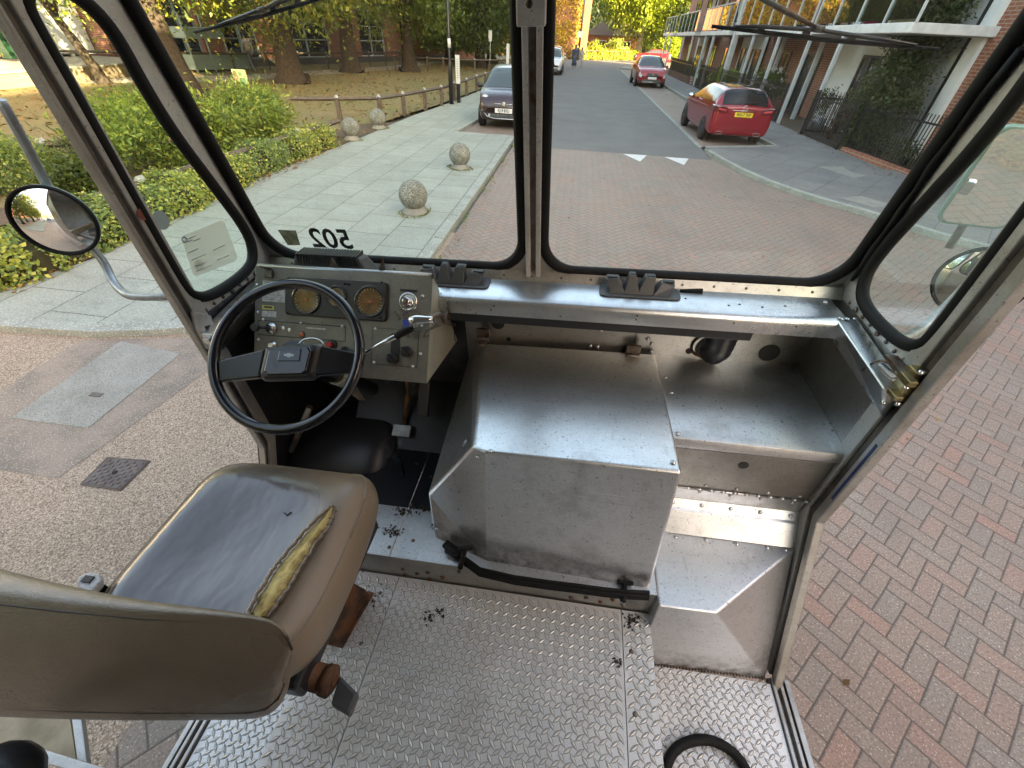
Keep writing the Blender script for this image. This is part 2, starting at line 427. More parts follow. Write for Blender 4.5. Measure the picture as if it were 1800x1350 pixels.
def aggregate():
    g = G('brown_aggregate_tarmac'); a = g.noise(135, 3, .6); b_ = g.voro(120, out='Color')
    c = g.mix(g.noise(.7, 5, .6).step(.35, .7), (.325, .240, .180), (.255, .190, .142))
    c = g.mix(a.step(.50, .60)*.75, c, (.60, .49, .385)); c = g.mix(g.noise(115, 2, .5).step(.53, .62)*.75, c, (.085, .065, .05))
    g.set(c, .82, 0, .3); g.bump(a, .7, .006); return g.m
M['aggregate'] = aggregate()
M['patch'] = simple('worn_tarmac_patch', (.26, .20, .16), .85, 0, (.17, .14, .115), 3, .4, .6, bump=.6, bs=90, speck=((.34, .29, .24), 95, .56))
M['kerb'] = simple('granite_kerb', (.27, .29, .255), .8, 0, (.20, .215, .19), 3, bump=.4, bs=110, speck=((.42, .43, .40), 70, .56))
M['slab'] = simple('concrete_slab', (.285, .28, .25), .8, 0, (.22, .215, .19), 3, bump=.4, bs=110, speck=((.13, .12, .11), 120, .56))
M['iron'] = simple('cast_iron_cover', (.13, .105, .095), .6, .3, (.09, .07, .065), 8, bump=.2)
M['mark'] = simple('white_road_paint', (.62, .62, .60), .6, 0, (.42, .42, .40), 12, .5, .75)
def lawn():
    g = G('dry_leaf_strewn_grass'); n = g.noise(.55, 6, .7); f = g.noise(26, 5, .75); lf = g.voro(7.5, out='Color')
    c = g.mix(n.step(.36, .62), (.215, .205, .098), (.265, .205, .118))
    c = g.mix(f.step(.42, .66)*.7, c, (.115, .115, .055))
    c = g.mix(g.noise(9, 5, .8).step(.56, .62)*.6, c, (.20, .115, .055))
    g.set(c, .95, 0, .1); g.bump(f, .8, .03); return g.m
M['lawn'] = lawn()
M['soil'] = simple('leaf_littered_soil', (.105, .070, .045), .95, 0, (.055, .04, .028), 24, bump=.8, bs=60, speck=((.26, .17, .08), 50, .60))
M['path'] = simple('pale_path', (.33, .30, .24), .85, 0, (.25, .23, .19), 2, bump=.2)

def sheet_obj(name, pts, z, mat, h=0, kind='structure', **k):
    b = MB(); P = [Vector((p[0], p[1], z)) for p in pts]
    if h: b.prism([p-Vector((0, 0, h)) for p in P], (0, 0, h))
    else: b.poly(*P)
    o = b.build(name, mat); o['kind'] = kind; return o

gd = sheet_obj('ground', [(-900, -300), (900, -300), (900, 1500), (-900, 1500)], -.06, 'asphalt_wide')
# near block paving, asphalt carriageway and side road
kc = [(3.65, 13.41), (3.78, 12.4), (4.0, 11.33), (4.30, 10.4), (4.67, 9.7), (5.0, 9.2), (5.37, 8.81), (5.67, 8.42), (6.1, 7.75), (6.8, 7.05), (8.0, 6.3), (10, 5.6), (13, 5.1), (22, 4.9)]
sheet_obj('block_paving_road', [(-1.55, -14), (26, -14), (26, 5.6)] + [(x, y+.02) for x, y in kc[::-1]] + [(3.65, 12.62), (-1.55, 12.5)], 0, 'blocks')
sheet_obj('road', [(-1.62, 12.505), (3.66, 12.625), (3.70, 15), (3.80, 52), (4.6, 56), (9, 60.5), (40, 63), (40, 72), (2, 69.5), (-14, 60), (-14, 54), (-3.0, 54), (-2.2, 40), (-1.62, 20)], 0, 'asphalt')
sheet_obj('aggregate_driveway', [(-30, -14), (-1.554, -14), (-1.554, 6), (-30, 6)], -.004, 'aggregate')
# far cross street end strip
b = MB()
# left pavement with its rounded corner
lp = [(-1.62, 13.35), (-1.62, 4.6), (-1.72, 4.0), (-2.1, 3.45), (-2.6, 3.12), (-3.1, 2.99), (-3.6, 2.80), (-4.1, 2.66), (-5.0, 2.58), (-7, 2.5), (-16, 2.3)]
lpi = [(-1.77, 13.35), (-1.77, 4.65), (-1.87, 4.1), (-2.22, 3.58), (-2.68, 3.26), (-3.14, 3.13), (-3.65, 2.94), (-4.12, 2.80), (-5.0, 2.72), (-7, 2.64), (-16, 2.44)]
sheet_obj('pavement', lpi + [(-16, 3.0), (-5.62, 3.1), (-5.40, 4.0), (-5.62, 8), (-5.45, 11), (-5.35, 15.5), (-5.1, 18.5), (-4.75, 25), (-4.6, 38), (-4.4, 54), (-3.05, 54), (-3.28, 16), (-3.42, 13.5), (-3.42, 13.35)], .06, 'flag', .2)
def strip(name, a, bb_, z0, z1, mat, gap=.0, seg=None):
    m = MB(); n = len(a)
    for i in range(n-1):
        A, B, Cc, D = [Vector((*p, z1)) for p in (a[i], a[i+1], bb_[i+1], bb_[i])]
        L = (B-A).length; k = max(1, int(L/(seg or 99))) if seg else 1
        for q in range(k):
            t0, t1 = q/k+.0012*(k > 1), (q+1)/k-.0012*(k > 1)
            P = [A.lerp(B, t0), A.lerp(B, t1), D.lerp(Cc, t1), D.lerp(Cc, t0)]
            if (P[1]-P[0]).cross(P[3]-P[0]).z < 0: P = P[::-1]
            m.prism([p-Vector((0, 0, z1-z0)) for p in P], (0, 0, z1-z0))
    o = m.build(name, mat, bevel=.006); o['kind'] = 'structure'; return o
strip('kerb', lp, [(x, y) for x, y in lpi], -.1, .064, 'kerb', seg=.9)
strip('kerb', [(-3.42, 13.35), (-1.62, 13.35)], [(-3.42, 13.5), (-1.62, 13.5)], -.1, .066, 'kerb', seg=.9)
strip('kerb', [(-3.42, 13.5), (-3.27, 16), (-3.04, 54)], [(-3.28, 13.5), (-3.13, 16), (-2.9, 54)], -.1, .09, 'kerb', seg=.9)
sheet_obj('parking_bay', [(-3.3, 13.5), (-1.62, 13.5), (-1.62, 20), (-2.2, 40), (-3.0, 54), (-3.0, 54.1)], .002, 'blocks')
# right side: bay, inner kerb and pavement
sheet_obj('parking_bay', [(3.66, 14.3), (5.9, 15.2), (5.52, 20), (5.5, 52), (3.8, 52)], .004, 'blocks')
strip('kerb', [(3.62, 14.2), (3.74, 52)], [(3.74, 14.2), (3.86, 52)], -.1, .012, 'kerb', seg=.9)
strip('kerb', kc, [(x+.11, y+.09) for x, y in kc], -.1, .095, 'kerb', seg=.6)
strip('kerb', [(3.72, 13.9), (5.95, 14.95), (5.62, 20), (5.56, 52)], [(3.76, 13.78), (6.08, 14.85), (5.74, 20), (5.68, 52)], -.1, .095, 'kerb', seg=.9)
sheet_obj('pavement', [(x+.1, y+.08) for x, y in kc] + [(22, 13), (7.82, 12.6), (7.72, 18), (7.55, 30), (7.5, 56), (5.66, 56), (5.66, 52), (5.72, 20), (6.06, 14.85), (3.78, 13.8)], .09, 'flag_r', .3)
sheet_obj('traffic_island', [(3.75, 52.2), (4.4, 55.8), (5.66, 56.6), (5.66, 52.2)], .11, 'slab', .2)
for x0 in (1.35, 2.42):
    sheet_obj('road_marking', [(x0, 12.50+.03*x0/3), (x0+.62, 12.53+.03), (x0+.36, 11.75)][::-1], .005, 'mark')
# give-way slabs, repair patches
sheet_obj('pavement_patch', [(6.12, 12.35), (6.8, 12.55), (6.75, 12.0), (6.95, 11.7), (6.5, 11.3)], .094, 'mark' if 0 else 'slab')
sheet_obj('pavement_patch', [(5.35, 9.45), (5.9, 9.75), (6.25, 9.2), (5.75, 8.95)], .094, 'slab')
sheet_obj('pavement', [(-6.5, -70), (-3.3, -70), (-3.3, -4), (-6.5, -4)], .06, 'flag', .2)
sheet_obj('road', [(-3.3, -90), (12, -90), (12, -14.02), (-3.3, -14.02)], .001, 'asphalt')
# lawn, beds
sheet_obj('lawn', [(-60, 2.4), (-5.85, 3.3), (-6.0, 9.5), (-5.7, 15.5), (-5.3, 18.5), (-4.95, 25), (-4.8, 40), (-4.6, 54), (-6, 60), (-60, 60)][::-1], .055, 'lawn')
sheet_obj('garden_bed', [(-16, 2.9), (-5.62, 3.08), (-5.42, 4.0), (-5.64, 8), (-5.47, 11), (-5.42, 14.2), (-6.3, 13.4), (-6.5, 8), (-7.2, 5.2), (-16, 4.6)][::-1], .068, 'soil')
sheet_obj('garden_bed', [(7.86, 9.0), (12, 9), (12, 60), (7.62, 60), (7.68, 30)], .05, 'soil')
sheet_obj('path', [(-40, 8.2), (-24, 11.6), (-15.5, 21.5), (-12.4, 34), (-11.9, 46), (-12.9, 46), (-14.0, 35), (-17.2, 23.5), (-25, 13.3), (-40, 10)][::-1], .06, 'path')

sheet_obj('tarmac_patch', [(-4.15, 1.25), (-3.0, 1.25), (-2.75, 2.95), (-4.2, 2.6)], -.002, 'patch')
# drain slab and inspection cover in the driveway
t = thing('drain_slab', (-3.52, 2.1, 0), 'pale rectangular concrete drain slab set in the brown driveway', 'slab')
P = [O(*p, z=0.0)-t.location for p in ((212, 600), (318, 622), (155, 753), (20, 735))]
m = MB(); m.prism([p-Vector((0, 0, .02)) for p in P][::-1], (0, 0, .026)); m.build('slab', 'slab', t, bevel=.006)
c4 = sum(P, Vector())/4; m = MB(); m.box(c4+Vector((.08, -.16, .009)), (.09, .04, .005)); m.build('lifting_slot', 'iron', t)
t = thing('inspection_cover', (-2.69, 1.345, 0), 'square rusty iron inspection cover with raised studs in the driveway', 'manhole cover')
P = [O(*p, z=0.0)-t.location for p in ((190, 806), (260, 812), (212, 860), (146, 850))]
m = MB(); m.prism([p-Vector((0, 0, .02)) for p in P][::-1], (0, 0, .025))
for i in range(9):
    for j in range(9):
        u, v = (i+.8)/9.6, (j+.8)/9.6; q = P[0].lerp(P[1], u).lerp(P[3].lerp(P[2], u), v)
        if (i+j) % 2 == 0 and not (i in (4,) and j in (4,)): m.box(q+Vector((0, 0, .0065)), (.018, .018, .005))
m.build('cover', 'iron', t)
m = MB(); m.cyl(c4*0+sum(P, Vector())/4+Vector((0, 0, .0055)), sum(P, Vector())/4+Vector((0, 0, .008)), .016); m.build('lifting_hole', 'rubber', t)
m = MB()
for a, bq in ((0, 1), (1, 2), (2, 3), (3, 0)):
    A, B = P[a]*1.06, P[bq]*1.06; m.tube([A, B], .006, 6)
m.build('frame', 'iron', t)

# ------------------------------------------------------------------ ball bollards
M['ball'] = simple('weathered_concrete', (.27, .27, .235), .85, 0, (.15, .16, .125), 9, .38, .62, bump=.9, bs=60, speck=((.07, .07, .06), 60, .52))
def bollard(px, py, label, s=1):
    p = O(px, py); t = thing('ball_bollard', (p.x, p.y, .055), label, 'bollard', 'stone ball bollards on the left pavement', rz=rng.uniform(0, 6))
    m = MB(); m.ball((0, 0, .265*s), .218*s, 32); m.build('ball', 'ball', t)
    m = MB(); m.lathe([(.20, 0), (.19, .03), (.15, .07), (.14, .10)], (0, 0, 0), n=24); m.build('base', 'slab', t)
    m = MB()
    for i in range(260):
        a = rng.uniform(0, 6.28); r = rng.uniform(.17, .27+.05*math.sin(a*2)); hgt = rng.uniform(.006, .03); q = Vector((r*math.cos(a), r*math.sin(a), .008))
        dx = Vector((rng.normal(), rng.normal(), 0)).normalized()*.012; m.poly(q-dx, q+dx, q+Vector((rng.uniform(-.012, .012), rng.uniform(-.012, .012), hgt)))
    tag(m.build('moss', 'moss', t), kind='stuff')
M['moss'] = simple('mossy_weeds', (.20, .21, .06), .9, 0, (.11, .13, .04), 30)
bollard(730, 380, 'speckled stone ball bollard closest to the van, on the flagstones by the road kerb')
bollard(809, 301, 'stone ball bollard by the road kerb, behind the nearest one')
bollard(620, 250, 'stone ball bollard beside the end of the low hedge')
bollard(667, 230, 'stone ball bollard against a rail fence post, furthest up the pavement')

# ------------------------------------------------------------------ timber knee rail fence
M['timber'] = simple('weathered_timber', (.115, .085, .062), .8, 0, (.070, .052, .04), 8, .4, .7, bump=.5, bs=40)
M['postcap'] = simple('grey_post_top', (.42, .44, .42), .7, 0, (.3, .3, .29), 12)
def rail_fence(pts, posts, label, h=.62, group=None, z=.055, pr=.055):
    t = thing('rail_fence', (pts[0][0], pts[0][1], z), label, 'fence', group); o = t.location
    for i in range(len(pts)-1):
        a = Vector((*pts[i], z+h-.05))-o; b_ = Vector((*pts[i+1], z+h-.05))-o; dr = (b_-a).normalized()
        sd_ = Vector((-dr.y, dr.x, 0)); m = MB()
        up = Vector((0, 0, 1)); q = [up*.055, sd_*.055, -up*.05, -sd_*.055]
        m.prism([a+p for p in q], b_-a); m.build('rail', 'timber', t, bevel=.008)
    for x, y in posts:
        p = Vector((x, y, z))-o; m = MB(); m.bb(p+Vector((-pr, -pr, 0)), p+Vector((pr, pr, h-.02))); po = m.build('post', 'timber', t, bevel=.008)
        m = MB(); m.prism([p+Vector((-pr, -pr-.004, h-.02)), p+Vector((pr, -pr-.004, h-.02)), p+Vector((0, -pr-.004, h+.05))], (0, 2*pr+.008, 0)); m.build('cap', 'postcap', po)
    return t
fp = [(-9.4, 3.2), (-6.35, 4.25), (-6.05, 8.0), (-5.95, 10.2)]
rail_fence([(-6.25, 3.0), (-5.98, 5.4), (-5.9, 8.6), (-5.8, 11.4)], [(-6.2, 3.3), (-5.98, 5.6), (-5.86, 9.6)], 'near timber rail fence buried in the clipped hedge beside the pavement', .43)
rail_fence([(-14, 4.0), (-8.85, 6.84), (-7.0, 7.9)], [(-12, 5.1), (-8.85, 6.84)], 'timber rail fence on the lawn behind the clipped golden bush', .50)
pp = [(-7.9, 13.0), (-6.85, 13.6), (-5.9, 14.35), (-5.55, 15.5), (-5.3, 17.0), (-5.05, 18.3), (-4.98, 20), (-4.92, 22), (-4.87, 24), (-4.82, 26), (-4.78, 28.5), (-4.75, 31.5), (-4.7, 35), (-4.65, 39), (-4.6, 44)]
rail_fence(pp, pp[1:], 'dark timber rail fence with pale post tops running along the lawn edge')
fr = [(-12.4, 33.8), (-10.2, 33.9), (-8.2, 34.6), (-6.4, 36.2), (-5.2, 38.8)]
def dens(pts, n): return [tuple(Vector(pts[i]).lerp(Vector(pts[i+1]), k/n)) for i in range(len(pts)-1) for k in range(n)]+[pts[-1]]
rail_fence(fr, dens(fr, 2), 'pale rail fence crossing the back of the lawn under the trees', .75)
fr = [(-23.5, 19.5), (-18.3, 25.6), (-15.0, 33), (-13.2, 40)]
rail_fence(fr, dens(fr, 4), 'grey rail fence along the path by the glazed brick building', .8, pr=.04)
fr = [(-1.5, 68.6), (6.6, 78.5)]
rail_fence(fr, dens(fr, 4), 'pale timber rail fence on the far side of the cross street', .9, pr=.08)

# ------------------------------------------------------------------ posts and signs on the left
M['black_paint'] = simple('black_paint', (.012, .012, .013), .35)
M['white_paint'] = simple('white_paint', (.62, .63, .62), .45)
M['sign_back'] = simple('pale_sign_face', (.62, .64, .62), .5)
M['sign_yellow'] = simple('pale_yellow_sign', (.66, .66, .30), .5)
M['sign_green'] = simple('green_sign_patch', (.20, .42, .16), .5)
M['sign_red'] = simple('red_sign_patch', (.62, .25, .16), .5)
p = O(794, 186)
t = thing('street_lamp', (p.x, p.y, .06), 'tall black lamp post standing at the rail fence on the left', 'street lamp')
m = MB(); m.lathe([(.085, 0), (.085, 1.25), (.07, 1.3), (.055, 1.4), (.045, 5.4)], (0, 0, 0), n=14); m.build('pole', 'black_paint', t)
m = MB(); m.cyl((0, 0, 1.72), (0, 0, 1.98), .058); m.build('white_band', 'white_paint', t)
m = MB(); m.tube([(0, 0, 5.3), (.1, 0, 5.7), (.7, 0, 5.9)], .03); m.build('arm', 'black_paint', t)
m = MB(); m.box((.95, 0, 5.88), (.6, .22, .12)); m.build('lantern', 'black_paint', t, bevel=.03)
t = thing('marker_post', (p.x+.16, p.y+.55, .06), 'short black post with an upright white strip beside the lamp post', 'post')
m = MB(); m.bb((-.07, -.06, 0), (.07, .06, .62)); m.build('post', 'black_paint', t, bevel=.01)
m = MB(); m.bb((-.075, -.07, .62), (.075, .05, 1.5)); m.build('white_strip', 'sign_back', t, bevel=.01)
m = MB()
for i in range(9): m.bb((-.03, -.0735, .8+i*.07), (.03, -.0705, .83+i*.07))
m.build('lettering', 'arm', t)
t = thing('marker_post', (-4.75, 33.5, .06), 'far white capped post on the pavement fence line', 'post')
m = MB(); m.bb((-.08, -.08, 0), (.08, .08, .7)); m.build('post', 'black_paint', t); m = MB(); m.bb((-.085, -.085, .7), (.085, .085, 1.7)); m.build('white_top', 'white_paint', t)
t = thing('sign_post', (-6.6, 37.5, .06), 'thin pole with a small sign plate at the back of the lawn', 'sign')
m = MB(); m.cyl((0, 0, 0), (0, 0, 2.1), .03); m.build('pole', 'postcap', t); m = MB(); m.bb((-.12, -.02, 1.7), (.12, -.032, 2.3)); m.build('plate', 'sign_back', t)
t = thing('lawn_sign', (-9.2, 13.0, .055), 'small yellow and green notice board on a white post rising behind the bush', 'sign')
m = MB(); m.bb((-.035, -.02, 0), (.035, .02, .80)); m.build('post', 'white_paint', t)
bd = MB(); bd.bb((-.20, -.035, .76), (.20, -.021, 1.16)); bd = bd.build('board', 'sign_yellow', t)
m = MB(); m.bb((-.03, -.0375, .8), (.15, -.036, .98)); m.bb((-.02, -.0375, 1.02), (.07, -.036, 1.1)); m.build('green_map', 'sign_green', bd)
m = MB(); m.bb((-.18, -.0375, .80), (-.08, -.036, .86)); m.bb((-.18, -.0375, .9), (-.08, -.036, .96)); m.bb((-.18, -.0375, 1.0), (-.07, -.036, 1.1)); m.build('red_panels', 'sign_red', bd)
# ------------------------------------------------------------------ foliage
def leafmat(name, stops, trans=.35, rough=.5):
    g = G(name); g.nt.nodes.remove(g.b)
    ge = g.new('NewGeometry'); r = X_(g, ge.outputs['Random Per Island'])
    c = g.ramp(r, stops)
    df = g.new('BsdfPrincipled'); g.link(c, df.inputs['Base Color']); df.inputs['Roughness'].default_value = rough; df.inputs['Specular IOR Level'].default_value = .35
    tr = g.new('BsdfTranslucent'); g.link(g.mix(.35, c, (.55, .60, .05)), tr.inputs[0])
    m = g.new('MixShader'); m.inputs[0].default_value = trans; g.link(df.outputs[0], m.inputs[1]); g.link(tr.outputs[0], m.inputs[2])
    g.link(m.outputs[0], g.out.inputs[0]); return g.m
M['leaf_chestnut'] = leafmat('chestnut_leaves', [(0, (.040, .070, .018)), (.45, (.085, .125, .024)), (.8, (.17, .19, .03)), (1, (.30, .22, .04))])
M['leaf_dark'] = leafmat('dark_green_leaves', [(0, (.030, .055, .018)), (.6, (.050, .085, .024)), (1, (.085, .11, .03))])
M['leaf_green'] = leafmat('mid_green_leaves', [(0, (.055, .095, .028)), (.6, (.095, .145, .038)), (1, (.17, .20, .05))])
M['leaf_grey'] = leafmat('grey_green_leaves', [(0, (.045, .075, .045)), (.6, (.07, .10, .055)), (1, (.10, .13, .07))])
M['leaf_yellow'] = leafmat('yellow_green_leaves', [(0, (.085, .16, .02)), (.5, (.19, .27, .03)), (1, (.32, .37, .05))], .45)
M['leaf_hedge'] = leafmat('variegated_hedge_leaves', [(0, (.11, .17, .03)), (.35, (.22, .28, .045)), (.65, (.42, .43, .08)), (1, (.58, .56, .18))], .3)
M['leaf_hedge2'] = leafmat('green_hedge_leaves', [(0, (.07, .14, .05)), (.5, (.14, .22, .07)), (.8, (.26, .33, .08)), (1, (.45, .46, .12))], .3)
M['leaf_bush'] = leafmat('bright_shrub_leaves', [(0, (.055, .10, .03)), (.3, (.14, .22, .045)), (.75, (.27, .36, .07)), (.95, (.45, .48, .10)), (1, (.30, .16, .06))], .36)
M['leaf_climb'] = leafmat('climber_leaves', [(0, (.022, .040, .018)), (.6, (.045, .072, .028)), (.92, (.08, .10, .04)), (1, (.12, .09, .05))], .2)
M['leaf_ivy'] = leafmat('autumn_creeper_leaves', [(0, (.30, .20, .03)), (.5, (.46, .26, .04)), (.8, (.40, .30, .05)), (1, (.14, .20, .03))], .3)
M['leaf_litter'] = leafmat('fallen_leaves', [(0, (.10, .045, .012)), (.5, (.20, .095, .025)), (1, (.34, .20, .06))], .1)
M['black_leafbits'] = leafmat('dark_dirt_flakes', [(0, (.012, .011, .010)), (1, (.05, .035, .025))], .0)
M['flower'] = leafmat('white_petals', [(0, (.55, .5, .5)), (1, (.7, .66, .66))], .2)
M['bark'] = simple('rough_bark', (.060, .045, .034), .9, 0, (.032, .025, .020), 9, .4, .65, bump=1, bs=26, spec=.2)
M['bark_pale'] = simple('pale_bark', (.42, .38, .32), .8, 0, (.28, .24, .2), 9)

def leaves(P, size, mat, name, parent=None, aspect=.5, droop=0.0, N=None, curl=.25, jit=.5):
    "P: points; one folded diamond leaf per point"
    n = len(P); P = np.asarray(P, float)
    d = rng.normal(size=(n, 3)); d[:, 2] -= droop
    if N is not None: d = d*.8+np.asarray(N)*.0
    d /= np.linalg.norm(d, axis=1)[:, None]+1e-9
    if N is not None: nn = np.asarray(N)+rng.normal(size=(n, 3))*jit
    else: nn = rng.normal(size=(n, 3)); nn[:, 2] += .7
    s = np.cross(d, nn); s /= np.linalg.norm(s, axis=1)[:, None]+1e-9
    if N is not None:
        d = np.cross(nn, s); d /= np.linalg.norm(d, axis=1)[:, None]+1e-9
    up = np.cross(s, d)
    L = (size*rng.uniform(.6, 1.3, n))[:, None]; W = L*aspect*.5
    v = np.stack([P, P+d*L*.5+s*W+up*L*curl*.3, P+d*L+up*-L*curl*.2, P+d*L*.5-s*W+up*L*curl*.3], 1).reshape(-1, 3)
    me = bpy.data.meshes.new(name); me.vertices.add(4*n); me.vertices.foreach_set('co', v.ravel())
    me.loops.add(4*n); me.loops.foreach_set('vertex_index', np.arange(4*n, dtype=np.int32))
    me.polygons.add(n); me.polygons.foreach_set('loop_start', np.arange(0, 4*n, 4, dtype=np.int32)); me.polygons.foreach_set('loop_total', np.full(n, 4, dtype=np.int32))
    me.update(calc_edges=True); me.validate(); me.materials.append(M[mat])
    o = bpy.data.objects.new(name, me); C.objects.link(o); o.parent = parent
    return o
def clumps(c, rad, nc, per, cr, lo=.55, flat=1.0, hang=0.0):
    "leaf points: clumps spread through the outer part of an ellipsoid"
    c = np.array(c, float); rad = np.array(rad, float); out = []
    d = rng.normal(size=(nc, 3)); d /= np.linalg.norm(d, axis=1)[:, None]; r = rng.uniform(lo, 1.0, nc)[:, None]**.7
    cc = c+d*r*rad*(1+.12*rng.normal(size=(nc, 1)))
    for q in cc:
        k = int(per*rng.uniform(.5, 1.4)); g_ = rng.normal(size=(k, 3))*cr*rng.uniform(.6, 1.2)*np.array([1, 1, .7*flat])
        if hang: g_[:, 2] -= np.abs(g_[:, 0]+g_[:, 1])*hang
        out.append(q+g_)
    return np.concatenate(out)
def tree(x, y, label, hgt=11, crown=(5, 5, 4.2), cz=7, trunk=.42, mat='leaf_chestnut', leaf=.24, nc=150, per=75, cr=.6, lean=(0, 0), name='tree', limbs=7, group=None, z=.05, bark='bark', lo=.5, aspect=.45, flare=1.7):
    t = thing(name, (x, y, z), label, 'tree', group); m = MB()
    top = cz; pts, rr = [], []
    for i in range(9):
        u = i/8; pts.append((lean[0]*u+.05*math.sin(5*u+x), lean[1]*u+.05*math.cos(4*u+y), u*top))
        rr.append(trunk*(1-.55*u)*(1+(flare-1)*math.exp(-u*top*2.2)))
    m.tube([(0, 0, -.1), *pts[:1], (pts[1][0]*.25, pts[1][1]*.25, .25), (pts[1][0]*.6, pts[1][1]*.6, .6), *pts[1:]], [rr[0]*1.1, rr[0], trunk*1.28, trunk*1.08, *rr[1:]], 12)
    for k in range(limbs):
        a = 2.4*k+rng.uniform(-.4, .4); u = rng.uniform(.38, .85); p0 = Vector(pts[int(u*8)])
        e = Vector((crown[0]*.75*math.cos(a), crown[1]*.75*math.sin(a), cz+crown[2]*rng.uniform(-.35, .5)-p0.z))
        m.tube([p0, p0+e*.33+Vector((0, 0, .2)), p0+e*.68+Vector((.2, .1, .35)), p0+e], [trunk*.42, trunk*.28, trunk*.16, trunk*.05], 7)
    m.build('trunk', bark, t)
    P = clumps((lean[0], lean[1], cz), crown, nc, per, cr, lo, hang=.35)
    P = P[P[:, 2] > .9]
    leaves(P, leaf, mat, 'crown', t, aspect, .5)
    return t
tree(-13.3, 22.4, 'big chestnut tree with a broad dark trunk and sunlit yellow leaves, nearest the yellow board', crown=(5.4, 5.0, 4.8), cz=6.9, trunk=.50, leaf=.20, nc=430, per=120)
tree(-13.6, 29.6, 'chestnut tree second along the lawn with its trunk in front of the brick piers', crown=(4.8, 4.8, 4.7), cz=7.0, trunk=.45, nc=260, per=90, mat='leaf_green', leaf=.25)
tree(-11.1, 32.8, 'chestnut tree third along the lawn, nearest the back rail fence', crown=(5.0, 5.0, 5.0), cz=7.2, trunk=.42, nc=260, per=90, mat='leaf_green', leaf=.25)
tree(-13.2, 15.6, 'near tree with an orange sunlit trunk seen beside the window pillar', crown=(5.4, 4.4, 3.9), cz=6.2, trunk=.42, lean=(-1.2, .4), leaf=.16, nc=430, per=120)
tree(-18.4, 17.7, 'slender dark young tree in front of the white building', crown=(3.6, 3.6, 2.4), cz=5.3, trunk=.16, lean=(-1.4, -.6), leaf=.14, nc=160, per=80, mat='leaf_dark', cr=.5)
tree(-17.5, 9.0, 'tree with branches hanging into the far left window corner', crown=(3.6, 3.6, 2.6), cz=7.0, trunk=.22, leaf=.15, nc=180, per=80, mat='leaf_dark')
for i, (x, y, lb) in enumerate(((-8.0, 41, 'dark tree behind the back rail fence, just right of the lamp post'), (-8.2, 47.5, 'dark tree with a pale trunk beside the road past the small purple car'), (-12.0, 47, 'dark tree mass right of the glazed building'), (-16.5, 52, 'tall dark tree behind the third chestnut'), (-12.5, 55, 'dark tree furthest back behind the lawn'))):
    tree(x, y, lb, crown=(4.6, 4.6, 5.4), cz=5.2+.3*(i % 2), trunk=.38, mat='leaf_dark', nc=260, per=75, leaf=.27, cr=.7, lo=.3, group='dark trees closing off the lawn')
tree(8.6, 86, 'big bright yellow-green tree in the sun at the end of the street', crown=(6.8, 6.5, 6.2), cz=9.2, trunk=.5, mat='leaf_yellow', nc=330, per=110, leaf=.42, cr=.85, lo=.35, bark='bark_pale')
M_ = [(-4.5, 100, 8, 'leaf_grey'), (4.5, 112, 9, 'leaf_grey'), (13, 118, 9, 'leaf_grey'), (22, 100, 8, 'leaf_dark'), (17.5, 84, 6, 'leaf_dark'), (32, 96, 8, 'leaf_dark'), (-16, 96, 8, 'leaf_dark'), (-28, 84, 8, 'leaf_dark'), (44, 90, 9, 'leaf_dark')]
LB = ['grey-green tree rising behind the ivy-covered wall', 'tall grey-green tree behind the small houses', 'grey-green tree hidden mostly behind the yellow tree', 'dark tree right of the yellow tree, far behind the flats', 'dark green tree close behind the end of the balcony flats', 'dark tree beyond the end of the flats, furthest right', 'dark tree far left beyond the lawn', 'dark tree behind the long brick building', 'dark tree beyond the side road']
for (x, y, r_, mt), lb in zip(M_, LB):
    tree(x, y, lb, crown=(r_, r_, r_*1.0), cz=r_*1.0, trunk=.45, mat=mt, nc=150, per=60, leaf=.62, cr=1.3, lo=.2, limbs=4, group='trees beyond the end of the street')
# background wood so no gap opens at the horizon
P = np.stack([rng.uniform(-150, 170, 26000), rng.uniform(128, 150, 26000), rng.uniform(0, 1, 26000)], 1)
P[:, 2] = P[:, 2]*(11+3*np.sin(P[:, 0]*.23)+2*np.sin(P[:, 0]*.61+1))
w1 = leaves(P, 1.9, 'leaf_dark', 'distant_wood', aspect=.7); tag(w1, 'dark distant belt of trees closing the horizon beyond the houses', 'woodland', kind='stuff')
P = np.stack([rng.uniform(-92, -62, 16000), rng.uniform(-60, 120, 16000), rng.uniform(0, 13, 16000)], 1)
w1 = leaves(P, 1.9, 'leaf_dark', 'distant_wood', aspect=.7); tag(w1, 'dark distant belt of trees behind the white building', 'woodland', kind='stuff')

